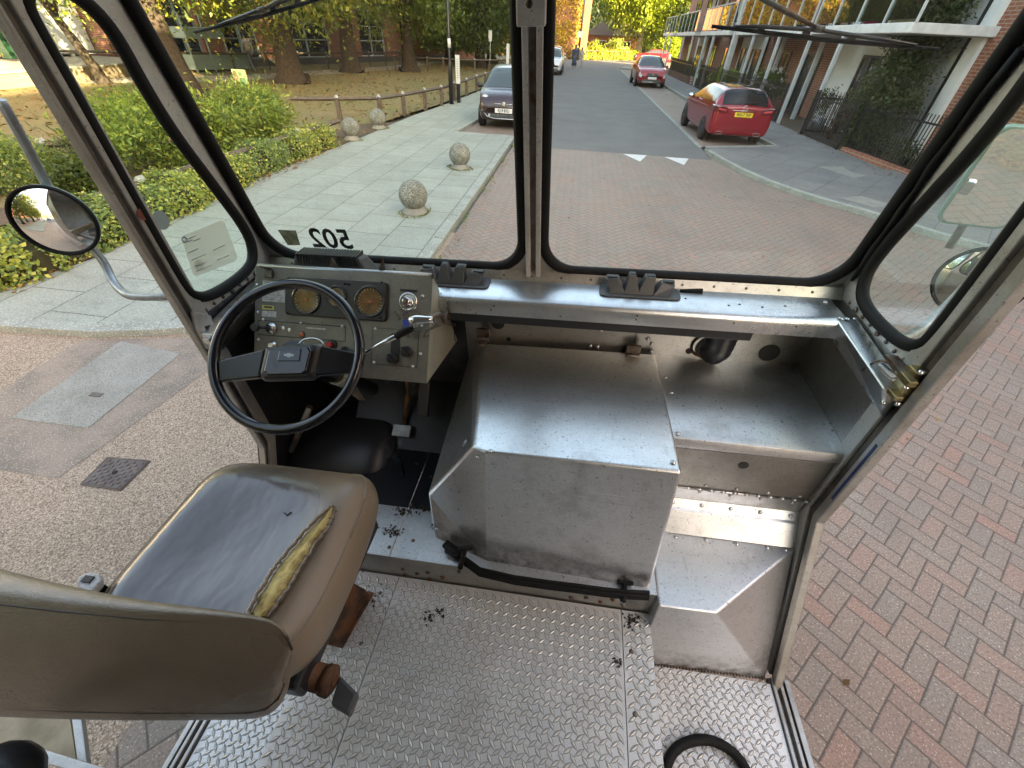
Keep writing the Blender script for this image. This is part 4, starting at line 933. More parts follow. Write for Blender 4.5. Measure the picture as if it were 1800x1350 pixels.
wpatch('panel', 127, 108, 133, 100, 'grey_door', .04); wpatch('notice', 135, 106, 146, 96, 'sign_back', .03)
m = MB(); q = W(126, 95); m.lathe([(.13, 0), (.13, .04)], q, (1, 0, 0)); m.build('wall_lamp', 'steel_white', t)
wpatch('poster', -16, 112, 6, 98, 'red_plastic', .05)
t = thing('brick_porch', (-24.6, 27.2, .5), 'dark recessed brick entrance with a white column between the white and the glazed buildings', 'porch')
m = MB(); m.bb((-1.2, -2.4, 0), (.2, 1.4, 5)); m.build('wall', 'brick_y', t); m = MB(); m.bb((.21, -1.4, 0), (.26, .8, 2.4)); m.build('door', 'grey_door', t)
m = MB(); m.bb((1.0, 1.5, 0), (1.35, 1.9, 3.1)); m.build('column', 'render', t); m = MB(); m.bb((-.5, -2.8, 3.1), (1.5, 2.2, 3.4)); m.build('canopy', 'teal', t)
p = W(14, 133)
t = thing('wheelie_bin', (WX+1.0, 15+p.y*.96, .505), 'green bin standing in front of the white building', 'bin')
m = MB(); m.loft([[(-.22, -.24, 0), (.22, -.24, 0), (.22, .24, 0), (-.22, .24, 0)], [(-.28, -.29, .95), (.28, -.29, .95), (.28, .29, .95), (-.28, .29, .95)]]); m.build('body', 'green_bin', t, bevel=.02)
m = MB(); m.bb((-.3, -.31, .95), (.32, .31, 1.02)); m.build('lid', 'green_bin', t, bevel=.02)

# ------------------------------------------------------------------ end of the street
t = thing('creeper_clad_building', (-9, 71, 0), 'tall brick gable covered in orange sunlit creeper at the end of the road', 'building')
m = MB(); m.bb((-6, 0, 0), (9.35, 9, 12.5)); m.build('wall', 'brick_x', t)
m = MB(); m.bb((8.5, -.28, 0), (8.8, -.003, 12.5)); m.build('buttress', 'brick_x', t)
P = np.stack([rng.uniform(-6, 8.4, 15000), rng.normal(-.12, .10, 15000), rng.uniform(0, 12.3, 15000)], 1); keep = (np.sin(P[:, 0]*1.3+P[:, 2]*.7)+np.sin(P[:, 2]*1.9-P[:, 0]*.6)+rng.normal(size=15000)*.8) > -1.1
leaves(P[keep], .26, 'leaf_ivy', 'creeper', t, .8, N=np.tile([0, -1., .2], (int(keep.sum()), 1)), jit=.5)
for i, (x, y, w0, d0, h0, lb_) in enumerate(((2.6, 92, 5, 7, 2.6, 'small bungalow with a brown hipped roof right of the creeper wall'), (7.0, 96, 5, 6, 2.7, 'small bungalow half hidden by the yellow tree'))):
    t = thing('bungalow', (x, y, 0), lb_, 'house'); m = MB(); m.bb((-w0/2, 0, 0), (w0/2, d0, h0)); m.build('wall', 'brick_x', t)
    m = MB(); q = w0/2+.3; m.add([(-q, -.3, h0), (q, -.3, h0), (q, d0, h0), (-q, d0, h0), (0, 2.2, h0+1.9), (0, d0-2, h0+1.9)], [[0, 1, 4], [1, 2, 5, 4], [2, 3, 5], [3, 0, 4, 5], [0, 3, 2, 1]]); m.build('roof', 'roof_brown', t)
    m = MB(); m.bb((-1.2, -.06, .9), (1.0, -.003, 2.0)); f_ = m.build('window', 'white_paint', t); m = MB(); m.bb((-1.1, -.075, 1.0), (.9, -.063, 1.9)); m.build('pane', 'dark_glass', f_)
shrub((4.6, 79, 1.0), (1.6, 1.2, 1.1), 'round green bush behind the far rail fence, left one', 'leaf_bush', 1800, .3, cr=.35, nc=30, aspect=.6)
shrub((12.4, 80, 1.6), (2.2, 2.0, 1.9), 'bright lime green bush under the yellow tree', 'leaf_yellow', 2600, .34, cr=.4, nc=36, aspect=.6)
shrub((1.6, 74, .9), (1.2, 1.0, .9), 'yellow-green bush against the creeper wall', 'leaf_yellow', 1400, .26, cr=.3, nc=24, aspect=.5)
hedge([(-1, 70.4), (8, 81)], 1.4, .8, 'sunlit yellow planting behind the far rail fence', ('leaf_ivy', 'leaf_yellow'), n=5000, size=.28)
t = thing('street_lamp', (-.6, 66.5, 0), 'slim dark lamp post in front of the creeper wall at the road end', 'street lamp'); m = MB(); m.cyl((0, 0, 0), (0, 0, 8), .09); m.build('pole', 'grey_door', t); m = MB(); m.bb((-.35, -.1, 2.2), (.25, -.06, 2.8)); m.build('sign', 'white_paint', t)
# ------------------------------------------------------------------ cars
def paint(name, c, c2=None, rough=.22):
    return simple(name, c, rough, .15, c2, 3, rv=.04, coat=.7)
M['rear_glass'] = simple('dark_rear_glass', (.012, .015, .017), .12, rv=.02, spec=.35)
M['car_red'] = paint('red_car_paint', (.25, .005, .014)); M['car_red2'] = paint('bright_red_car_paint', (.32, .010, .018)); M['car_purple'] = paint('dark_plum_car_paint', (.034, .015, .022))
M['car_white'] = paint('white_car_paint', (.62, .63, .63)); M['car_silver'] = paint('silver_car_paint', (.40, .41, .42)); M['car_blue'] = paint('pale_blue_car_paint', (.25, .33, .38))
M['tyre'] = simple('tyre_rubber', (.018, .018, .018), .75); M['rim'] = simple('alloy_rim', (.32, .32, .33), .3, .9); M['rim_dark'] = simple('dark_alloy_rim', (.06, .06, .065), .3, .8)
M['lens_red'] = simple('red_tail_lens', (.10, .003, .006), .12, coat=1, rv=.02); M['lens_bright'] = simple('bright_red_lens', (.55, .03, .05), .15, coat=1, rv=.02); M['lens_clear'] = simple('clear_lamp_lens', (.55, .58, .60), .08, rv=.02, spec=1)
M['plate_y'] = simple('yellow_number_plate', (.78, .58, .03), .4, rv=0); M['plate_w'] = simple('white_number_plate', (.72, .72, .70), .4, rv=0)
def cr(p0, p1, p2, p3, t):
    return .5*((2*p1)+(-p0+p2)*t+(2*p0-5*p1+4*p2-p3)*t*t+(-p0+3*p1-3*p2+p3)*t**3)
class Car:
    def __init__(s, st):
        A = []
        for y, zb, be, tp, wb, wr in st:
            wm = .5*(wb*.965+wr); cab = tp-be > .12
            A.append([(0, y, zb), (.8*wb, y, zb), (.95*wb, y, zb+.05), (wb, y, zb+.20), (wb*1.0, y, zb+.55*(be-zb)), (.965*wb, y, be), (wm+.02, y, be+.5*(tp-be)), (wr, y, tp-(.06 if cab else .015)), (wr*.72, y, tp), (0, y, tp+.02)])
        s.A = np.array(A); s.n = len(A)
    def at(s, u, v):
        def pick(a, q, n):
            i = min(max(int(math.floor(q)), 0), n-2); t = q-i
            return cr(a[max(i-1, 0)], a[i], a[i+1], a[min(i+2, n-1)], t)
        i = min(max(int(math.floor(u)), 0), s.n-2); rows = [np.array([pick(s.A[k], v, 10)]) for k in (max(i-1, 0), i, i+1, min(i+2, s.n-1))]
        p = cr(*rows, u-i)[0]; p[0] = max(p[0], 0) if v < .01 or v > 8.99 else p[0]; return Vector(p)
    def body(s, m, nu=4, nv=3):
        U = np.linspace(0, s.n-1, (s.n-1)*nu+1); Vv = np.linspace(0, 9, 9*nv+1); rings = []
        for u in U:
            h = [s.at(u, v) for v in Vv]; rings.append(h+[Vector((-p.x, p.y, p.z)) for p in h[-2:0:-1]])
        m.sh(); m.loft(rings); m.sh(False)
    def patch(s, m, u0, u1, v0, v1, off=.006, side=(1, -1), nu=5, nv=4, full=False):
        "panel lying on the body; full = spans across the centre line"
        m.sh()
        for sd_ in ((1,) if full else side):
            g_ = []
            for i in range(nu+1):
                row = []; u = u0+(u1-u0)*i/nu
                vs = [v0+(v1-v0)*j/nv for j in range(nv+1)]
                for v in vs:
                    p = s.at(u, v); a = s.at(u+.05, v)-s.at(u-.05, v); b_ = s.at(u, v+.05)-s.at(u, v-.05); nn = a.cross(b_)
                    if nn.length > 1e-9: nn.normalize()
                    c_ = Vector((0, p.y, .7)); nn = nn if nn.dot(p-c_) > 0 else -nn
                    row.append(p+nn*off)
                if full: row = row+[Vector((-q.x, q.y, q.z)) for q in row[::-1]]
                elif sd_ < 0: row = [Vector((-q.x, q.y, q.z)) for q in row]
                g_.append(row)
            o = len(m.v); w_ = len(g_[0])
            for r_ in g_: m.v += [tuple(q) for q in r_]
            for i in range(nu):
                for j in range(w_-1): m._f([o+i*w_+j, o+i*w_+j+1, o+(i+1)*w_+j+1, o+(i+1)*w_+j])
        m.sh(False); return m
def wheels(t, w_, ys, r=.32, rim='rim', nsp=5):
    for y in ys:
        for sx in (-1, 1):
            m = MB(); m.lathe([(r+.055, 0), (r+.055, .006)], (sx*(w_-.012), y, r+.01), (sx, 0, 0), 28); m.build('wheel_arch', 'rubber', t)
            m = MB(); m.lathe([(r*.70, -.16), (r*.97, -.16), (r, -.13), (r, .012), (r*.96, .03), (r*.70, .032)], (sx*w_, y, r), (sx, 0, 0), 28); wh = m.build('wheel', 'tyre', t)
            m = MB(); c = Vector((sx*(w_+.025), y, r)); m.lathe([(r*.70, 0), (r*.70, .012), (r*.64, .012), (r*.62, -.03)], c, (sx, 0, 0), 24, caps=False); m.lathe([(.05, -.02), (.05, .012)], c, (sx, 0, 0), 12)
            for k in range(nsp):
                for dd in (-.09, .09):
                    a = 2*PI*k/nsp; p = Vector((0, math.sin(a), math.cos(a))); p2 = Vector((0, math.sin(a+dd*1.6), math.cos(a+dd*1.6))); m.tube([c+p*.03, c+p2*r*.66], .012, 5)
            m.build('rim', rim, wh)
            m = MB(); m.lathe([(r*.62, -.035), (r*.62, -.03)], c, (sx, 0, 0), 20); m.build('brake', 'rubber', wh)
def plate(t, y, z, s_, mat, facing, tilt=0):
    m = MB(); m.bb((-.26, y-.006, z-.058), (.26, y+.006, z+.058)); pl = m.build('number_plate', mat, t, bevel=.004)
    x = (1, 0, 0) if facing < 0 else (-1, 0, 0)
    text(s_, 'registration', .108, 'black_ink', pl, frame3((0, y+.0075*facing, z), x, (0, facing, 0)), sx=.80, bold=.0035)
def seat_inside(t): pass
# --- red hatchback on the right, seen from behind
st = [(-2.15, .34, .78, .84, .76, .58), (-2.12, .27, .93, .98, .85, .68), (-2.02, .25, .98, 1.04, .88, .66), (-1.86, .23, .985, 1.27, .885, .63), (-1.58, .21, .985, 1.395, .89, .60), (-.6, .2, .965, 1.435, .89, .60), (.25, .2, .945, 1.40, .89, .60), (.72, .2, .935, 1.22, .89, .66), (1.15, .2, .92, .97, .89, .74), (1.7, .2, .83, .87, .87, .70), (2.02, .22, .70, .74, .80, .62), (2.13, .28, .60, .62, .66, .5)]
t = thing('parked_hatchback', (4.75, 17.05, .004), 'shiny red hatchback on the right showing its back and yellow number plate to the van', 'car', rz=R(1.5))
t.scale = (.965, .965, .965); c = Car(st); m = MB(); c.body(m); m.build('body', 'car_red', t)
c.patch(m := MB(), 1.85, 3.75, 6.95, 9, .008, full=True); m.build('rear_window', 'rear_glass', t)
c.patch(m := MB(), 3.55, 4.25, 5.25, 6.85, .006); c.patch(m, 4.35, 5.35, 5.2, 6.9, .006); c.patch(m, 5.45, 7.2, 5.15, 6.85, .006); m.build('side_window', 'rear_glass', t)
c.patch(m := MB(), 6.3, 7.75, 7.3, 9, .006, full=True); m.build('windscreen', 'car_glass', t)
c.patch(m := MB(), 4.2, 5.9, 7.9, 9, .006, full=True); m.build('roof_panel', 'dark_glass', t)
for sx in (1, -1):
    m = MB(); A_ = [(.47, .84), (.50, .955), (.66, .985), (.80, .975), (.80, .86), (.62, .815)]; B_ = [(.47, .84), (.50, .955), (.70, 1.0), (.905, .985), (.91, .865), (.66, .815)]
    rg = [[(sx*a, -2.168, z) for a, z in A_], [(sx*a, -2.10, z) for a, z in B_], [(sx*a, -1.84, z+.01) for a, z in B_]]
    m.loft(rg if sx < 0 else [r_[::-1] for r_ in rg]); m.build('tail_light', 'lens_red', t, bevel=.008)
    m = MB(); m.tube([(sx*.56+.10*q[0], -2.165, .315+.032*q[1]) for q in ((-1, -1), (-.4, -1.2), (1, -.9), (1.05, .7), (.6, 1.1), (-.8, 1), (-1.2, 0))], .008, 6, closed=True); m.build('exhaust_tip', 'rim', t)
    m = MB(); m.box((sx*.66, -2.172, .90), (.24, .014, .045), Matrix.Rotation(-sx*R(9), 3, 'Y')); m.build('lamp_strip', 'lens_bright', t, bevel=.008)
    m = MB(); m.ball((sx*1.0, .55, 1.0), .11, 12, (1, .7, .7)); m.build('door_mirror', 'car_red' if sx > 0 else 'chrome', t)
m = MB(); m.loft([[(-.74, -2.10, .24), (.74, -2.10, .24), (.70, -2.15, .40), (-.70, -2.15, .40)], [(-.70, -1.9, .22), (.70, -1.9, .22), (.66, -1.95, .40), (-.66, -1.95, .40)]]); m.build('diffuser', 'plastic', t, bevel=.02)
m = MB(); m.tube([(-.72, -2.13, .455), (-.5, -2.162, .43), (.5, -2.162, .43), (.72, -2.13, .455)], .007, 6); m.build('bumper_crease', 'car_red', t)
m = MB(); m.tube([(-.36, -2.165, .90), (.36, -2.165, .90)], .010, 6); m.build('boot_strip', 'chrome', t)
m = MB(); m.tube([(.065*math.cos(a), -2.14+.03*math.sin(a)*0, .965+.065*math.sin(a)) for a in np.linspace(0, 2*PI, 16)[:-1]], .007, 5, closed=True)
for a in (90, 210, 330): m.tube([(0, -2.14, .965), (.065*math.cos(R(a)), -2.14, .965+.065*math.sin(R(a)))], .006, 4)
m.build('boot_emblem', 'chrome', t)
m = MB(); m.tube([(0, -2.07, 1.08), (.10, -2.06, 1.10), (.36, -2.03, 1.12)], .011, 5); m.build('rear_wiper', 'plastic', t)
plate(t, -2.165, .80, 'WA17 THV', 'plate_y', -1); wheels(t, .885, (-1.37, 1.33), .325, 'rim_dark')
c.patch(m := MB(), 1.4, 1.55, 4.0, 4.05, .01); 
# --- small plum city car on the left, facing the van
st = [(-1.77, .40, .78, .82, .62, .46), (-1.70, .28, .92, 1.0, .74, .56), (-1.45, .24, .96, 1.30, .79, .56), (-1.05, .22, .97, 1.46, .81, .57), (-.2, .2, .97, 1.49, .815, .58), (.35, .2, .96, 1.42, .815, .60), (.72, .2, .95, 1.20, .815, .66), (1.0, .2, .93, .99, .81, .70), (1.35, .2, .87, .92, .80, .64), (1.62, .22, .76, .82, .75, .56), (1.74, .26, .62, .68, .66, .46), (1.78, .34, .52, .56, .52, .36)]
t = thing('parked_city_car', (-2.19, 16.45, .004), 'small dark plum retro city car with round lamps, facing the van beside the left pavement', 'car', rz=R(181))
c = Car(st); m = MB(); c.body(m); m.build('body', 'car_purple', t)
c.patch(m := MB(), 4.95, 7.0, 6.9, 9, .008, full=True); m.build('windscreen', 'car_glass', t)
c.patch(m := MB(), 2.3, 3.7, 5.3, 6.8, .006); c.patch(m, 3.85, 6.1, 5.25, 6.8, .006); m.build('side_window', 'car_glass', t)
c.patch(m := MB(), 2.4, 4.9, 7.3, 9, .006, full=True); m.build('roof_panel', 'car_silver', t)
m = MB(); m.tube([(-.52, .62, 1.18), (-.38, .60, 1.28), (-.22, .62, 1.30), (-.1, .66, 1.24), (-.06, .7, 1.15)], .012, 6); 
for sx in (1, -1):
    m = MB(); m.lathe([(.125, -.08), (.125, .01), (.10, .035), (.002, .05)], (sx*.60, 1.60, .73), (sx*.22, 1, .25), 20); h_ = m.build('headlight', 'lens_clear', t)
    m = MB(); m.lathe([(.128, .0), (.138, .015), (.125, .02)], (sx*.60, 1.60, .73), (sx*.22, 1, .25), 20, caps=False); m.build('ring', 'chrome', h_)
    m = MB(); m.lathe([(.075, -.05), (.075, .015), (.002, .03)], (sx*.665, 1.635, .53), (sx*.3, 1, .05), 16); m.build('fog_light', 'lens_clear', t)
    m = MB(); m.ball((sx*.93, .62, 1.0), .10, 12, (1, .7, .8)); m.tube([(sx*.80, .62, .97), (sx*.9, .62, .98)], .025, 6); m.build('door_mirror', 'plastic', t)
    m = MB(); m.lathe([(.03, 0), (.03, .03)], (sx*.43, 1.80, .37), (0, 1, 0), 12); m.build('driving_lamp', 'lens_clear', t)
m = MB(); m.bb((-.40, 1.70, .31), (.40, 1.79, .41)); gr = m.build('grille', 'plastic', t, bevel=.02); m = MB()
for i in range(20): m.bb((-.38+i*.04, 1.79, .315), (-.37+i*.04, 1.797, .405))
m.build('slats', 'arm', gr)
m = MB(); m.tube([(-.72, 1.66, .43), (-.58, 1.75, .41), (-.50, 1.80, .33), (-.3, 1.825, .29), (.3, 1.825, .29), (.50, 1.80, .33), (.58, 1.75, .41), (.72, 1.66, .43)], .014, 7); m.build('bumper_trim', 'chrome', t)
m = MB(); m.tube([(-.30, 1.76, .66), (-.07, 1.79, .655)], .010, 6); m.tube([(.30, 1.76, .66), (.07, 1.79, .655)], .010, 6); m.lathe([(.058, 0), (.058, .02), (.045, .03)], (0, 1.765, .655), (0, 1, .1), 18); m.build('nose_emblem', 'chrome', t)
m = MB(); m.bb((-.42, .78, .955), (.5, .80, .975)); m.build('wiper', 'plastic', t)
plate(t, 1.80, .49, 'KJ19 BYU', 'plate_w', 1); wheels(t, .805, (-1.15, 1.15), .29, 'rim')
# --- crossover facing the van on the right
def suv(name, x, y, rz, label, body, lights='lens_clear', L=4.5, H=1.58, plate_s=None, W_=.91, group=None):
    k = L/4.5; st = [(-2.24*k, .42, .85, .90, .66, .5), (-2.18*k, .30, 1.0, 1.06, .82, .64), (-1.95*k, .27, 1.04, 1.30*H/1.58, .89, .64), (-1.5*k, .25, 1.04, H-.10, W_, .63), (-.5*k, .24, 1.03, H, W_, .63), (.3*k, .24, 1.01, H-.04, W_, .63), (.75*k, .24, 1.0, H-.24, W_, .68), (1.12*k, .24, .99, 1.04, .90, .76), (1.7*k, .24, .92, .97, .89, .74), (2.06*k, .26, .80, .85, .84, .66), (2.2*k, .30, .66, .70, .76, .56), (2.25*k, .40, .56, .60, .62, .46)]
    t = thing(name, (x, y, .004), label, 'car', group, R(rz)); c = Car(st); m = MB(); c.body(m); m.build('body', body, t)
    c.patch(m := MB(), 5.1, 7.0, 6.9, 9, .008, full=True); m.build('windscreen', 'car_glass', t)
    c.patch(m := MB(), 2.2, 3.6, 5.3, 6.8, .006); c.patch(m, 3.7, 4.9, 5.25, 6.8, .006); c.patch(m, 5.0, 6.5, 5.25, 6.8, .006); m.build('side_window', 'car_glass', t)
    for sx in (1, -1):
        c.patch(m := MB(), 9.1, 10.6, 4.25, 5.2, .014, side=(sx,)); m.build('headlight', lights, t)
        m = MB(); m.tube([(sx*.62, 2.20*k, .66), (sx*.74, 2.14*k, .58), (sx*.72, 2.14*k, .48)], .018, 6); m.build('running_light', 'lens_clear', t)
        m = MB(); m.ball((sx*1.02, .62*k, 1.03), .11, 10, (1, .7, .8)); m.build('door_mirror', body, t)
        c.patch(m := MB(), .6, 2.0, 4.4, 5.1, .012, side=(sx,)); m.build('tail_light', 'lens_red', t)
    m = MB(); m.loft([[(-.40, 2.19*k, .60), (.40, 2.19*k, .60), (.30, 2.22*k, .74), (-.30, 2.22*k, .74)], [(-.40, 2.26*k, .60), (.40, 2.26*k, .60), (.32, 2.24*k, .74), (-.32, 2.24*k, .74)]]); g_ = m.build('grille', 'plastic', t)
    m = MB(); m.loft([[(0, 2.262*k, .61), (.055, 2.262*k, .68), (0, 2.262*k, .75), (-.055, 2.262*k, .68)], [(0, 2.275*k, .61), (.055, 2.275*k, .68), (0, 2.275*k, .75), (-.055, 2.275*k, .68)]]); m.build('emblem', 'chrome', g_)
    m = MB(); m.loft([[(-.78, 2.06*k, .22), (.78, 2.06*k, .22), (.74, 2.05*k, .44), (-.74, 2.05*k, .44)], [(-.66, 2.29*k, .24), (.66, 2.29*k, .24), (.56, 2.27*k, .42), (-.56, 2.27*k, .42)]]); m.build('lower_bumper', 'plastic', t, bevel=.02)
    m = MB(); m.tube([(-.6, 2.3*k, .30), (.6, 2.3*k, .30)], .014, 6); m.build('bumper_trim', 'chrome', t)
    if plate_s: plate(t, 2.30*k, .50, plate_s, 'plate_w', 1)
    wheels(t, W_-.005, (-1.38*k, 1.36*k), .345, 'rim'); return t
suv('parked_crossover', 4.42, 35.4, 181, 'bright red crossover facing the van, parked beyond the red hatchback', 'car_red2', plate_s='KF21 XRU' if 0 else None, H=1.56)
m = MB(); m.bb((-.26, 2.296, .44), (.26, 2.31, .56)); m.build('number_plate', 'plate_w', bpy.data.objects['parked_crossover'])
suv('crossing_car', 9.0, 71.2, 92, 'red saloon car side on, crossing the end of the road', 'car_red2', L=4.6, H=1.46)
suv('parked_white_car', -2.35, 40.8, 180, 'white car facing the van just right of the centre pillar, nearer of the pair', 'car_white', L=4.3)
suv('parked_white_car', -2.6, 47.6, 180, 'silver car parked behind the white car on the left kerb', 'car_silver', L=4.4)
suv('parked_car', -2.2, -26, 0, 'pale blue car far behind the van, seen as a speck in the round left mirror', 'car_blue')

# ------------------------------------------------------------------ people
def skinny(chain, edges, radii, name, mat, parent, sub=1):
    me = bpy.data.meshes.new(name); me.from_pydata(chain, edges, []); me.materials.append(M[mat]); o = bpy.data.objects.new(name, me); C.objects.link(o); o.parent = parent
    o.modifiers.new('k', 'SKIN'); me.skin_vertices or None
    for v, r_ in zip(me.skin_vertices[0].data, radii): v.radius = (r_, r_*.85); v.use_root = False
    me.skin_vertices[0].data[0].use_root = True; u = o.modifiers.new('s', 'SUBSURF'); u.levels = sub; u.render_levels = sub
    for p in me.polygons: p.use_smooth = True
    o.modifiers['k'].use_smooth_shade = True; return o
M['skin'] = simple('skin', (.42, .26, .19), .55); M['cloth_blue'] = simple('dark_blue_cloth', (.05, .07, .12), .85); M['cloth_light'] = simple('pale_patterned_cloth', (.50, .48, .50), .85, 0, (.35, .30, .34), 14)
M['cloth_grey'] = simple('grey_cloth', (.16, .17, .19), .85); M['hair'] = simple('dark_hair', (.03, .02, .015), .6); M['skin_dark'] = simple('brown_skin', (.22, .13, .09), .55)
def person(x, y, rz, label, top, low, hair='hair', h=1.7, stride=.25, arm=.15, skin='skin', dress=False):
    k = h/1.7; t = thing('person', (x, y, 0), label, 'person', rz=R(rz))
    J = [(0, 0, .92), (0, 0, 1.12), (0, .01, 1.34), (0, .01, 1.46), (0, .03, 1.55), (0, .035, 1.66),
         (.17, .01, 1.38), (.21, -arm*.5, 1.12), (.20, -arm+.08, .90), (.20, -arm+.12, .80), (-.17, .01, 1.38), (-.21, arm*.5, 1.12), (-.20, arm+.08, .90), (-.20, arm+.12, .80),
         (.09, 0, .86), (.10, stride*.55, .48), (.10, stride, .08), (.10, stride+.13, .03), (-.09, 0, .86), (-.10, -stride*.25, .48), (-.10, -stride, .10), (-.10, -stride+.12, .03)]
    Ed = [(0, 1), (1, 2), (2, 3), (3, 4), (4, 5), (2, 6), (6, 7), (7, 8), (8, 9), (2, 10), (10, 11), (11, 12), (12, 13), (0, 14), (14, 15), (15, 16), (16, 17), (0, 18), (18, 19), (19, 20), (20, 21)]
    Rr = [.13, .12, .14, .055, .085, .07, .055, .042, .032, .035, .055, .042, .032, .035, .085, .058, .04, .035, .085, .058, .04, .035]
    J = [tuple(q*k for q in p) for p in J]
    skinny(J, Ed, [r_*k for r_ in Rr], 'body', skin, t)
    a = [0, 1, 2, 6, 7, 8, 10, 11, 12]; skinny([J[i] for i in a], [(0, 1), (1, 2), (2, 3), (3, 4), (4, 5), (2, 6), (6, 7), (7, 8)], [(Rr[i]+.018)*k for i in a], 'top', top, t)
    if dress:
        m = MB(); m.sh().loft([[(.15*k*math.cos(q), .13*k*math.sin(q), .98*k) for q in np.linspace(0, 2*PI, 13)[:-1]], [(.19*k*math.cos(q), (.17+stride*.3)*k*math.sin(q), .60*k) for q in np.linspace(0, 2*PI, 13)[:-1]], [(.24*k*math.cos(q), (.22+stride*.5)*k*math.sin(q), .22*k) for q in np.linspace(0, 2*PI, 13)[:-1]]]); m.build('skirt', low, t)
    else:
        a = [0, 14, 15, 16, 18, 19, 20]; skinny([J[i] for i in a], [(0, 1), (1, 2), (2, 3), (0, 4), (4, 5), (5, 6)], [(Rr[i]+.018)*k for i in a], 'trousers', low, t)
    m = MB(); m.ball((0, -.01*k, 1.635*k), .105*k, 12, (.92, 1.0, 1.0)); m.ball((0, -.06*k, 1.53*k), .07*k, 10, (1, .6, 1.5)); m.build('hair', hair, t)
    m = MB(); m.ball((0, .115*k, 1.585*k), .018*k, 6); m.ball((.035*k, .10*k, 1.61*k), .010*k, 6); m.ball((-.035*k, .10*k, 1.61*k), .010*k, 6); m.build('face', skin, t)
    return t
person(-.72, 49.0, 176, 'adult in a long dark blue outfit walking in the road past the white cars', 'cloth_blue', 'cloth_blue', stride=.16, skin='skin_dark', dress=True)
person(-.12, 51.0, 184, 'smaller person in pale patterned clothes walking beside the adult in dark blue', 'cloth_light', 'cloth_light', h=1.5, stride=.18, skin='skin_dark')
person(-17.9, 26.6, 60, 'person in pale clothes striding past the glazed brick building', 'cloth_light', 'cloth_grey', stride=.32)
# ------------------------------------------------------------------ the van
van = thing('step_van', (0, 0, 0), 'old bare aluminium step van around the viewer, seen from inside its open cab', 'van')
van.matrix_world = VAN @ Matrix.Translation(VORG)
XL, XR, XM = -1.19, .90, -.145
def part(m, name, mat, parent=None, **k):
    if parent is None: return m.build(name, mat, van, van=True, **k)
    return m.build(name, mat, parent, **k)
def mir(p): return Vector((2*XM-p[0], p[1], p[2]))
FZ, SZ, PZ = -1.6, -1.88, -1.455
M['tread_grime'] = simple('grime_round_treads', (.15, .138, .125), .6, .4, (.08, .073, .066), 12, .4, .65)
# --- diamond tread floor
def treads(m, x0, x1, y0, y1, z, pitch=.034):
    m.cur = 0
    nx = int((x1-x0)/pitch*2); ny = int((y1-y0)/pitch*2)
    for i in range(nx+1):
        for j in range(ny+1):
            if (i+j) % 2: continue
            kind = (i//1) % 2; cx = x0+i*pitch/2; cy = y0+j*pitch/2
            if not (x0+.008 < cx < x1-.008 and y0+.008 < cy < y1-.008): continue
            a = R(38) if kind else R(-52); L, W_, H = .0162, .0040, .0024
            d_ = Vector((math.cos(a), math.sin(a), 0)); s_ = Vector((-d_.y, d_.x, 0)); c = Vector((cx, cy, z)); m.cur = 1; k_ = Vector((0, 0, .0003))
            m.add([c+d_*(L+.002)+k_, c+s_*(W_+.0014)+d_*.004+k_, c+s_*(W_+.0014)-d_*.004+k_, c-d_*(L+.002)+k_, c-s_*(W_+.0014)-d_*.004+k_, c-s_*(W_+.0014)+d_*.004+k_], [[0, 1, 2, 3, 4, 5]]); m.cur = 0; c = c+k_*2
            m.add([c+d_*L, c+s_*W_+d_*.003, c+s_*W_-d_*.003, c-d_*L, c-s_*W_-d_*.003, c-s_*W_+d_*.003, c+d_*L*.55+Vector((0, 0, H)), c-d_*L*.55+Vector((0, 0, H))],
                  [[0, 1, 6], [1, 2, 7, 6], [2, 3, 7], [3, 4, 7], [4, 5, 6, 7], [5, 0, 6]])
for x0, x1, y0, y1, z, nm in ((-.775, -.5615, -1.2, .66, FZ, 'floor_plate'), (-.5585, .2765, -1.2, .66, FZ, 'floor_plate'), (.2795, .377, -1.2, .66, FZ, 'floor_plate'), (.381, .865, -.8, .589, SZ, 'step_plate'), (-1.15, -.779, -.8, .60, SZ, 'step_plate')):
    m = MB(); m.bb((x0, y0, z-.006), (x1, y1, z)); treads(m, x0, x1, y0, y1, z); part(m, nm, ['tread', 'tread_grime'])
m = MB(); m.bb((-.772, -1.2, FZ-.03), (.374, .66, FZ-.0065)); m.bb((.366, -1.2, SZ), (.372, .60, FZ-.031)); m.bb((-.772, -1.2, SZ), (-.766, .6, FZ-.031)); part(m, 'floor_edge', 'alu_dull')
m = MB()
for y in np.arange(-1.0, .64, .17): m.rivet((.305, y, FZ), (0, 0, 1), .008); m.rivet((-.61, y+.06, FZ), (0, 0, 1), .007)
part(m, 'screws', 'steel')
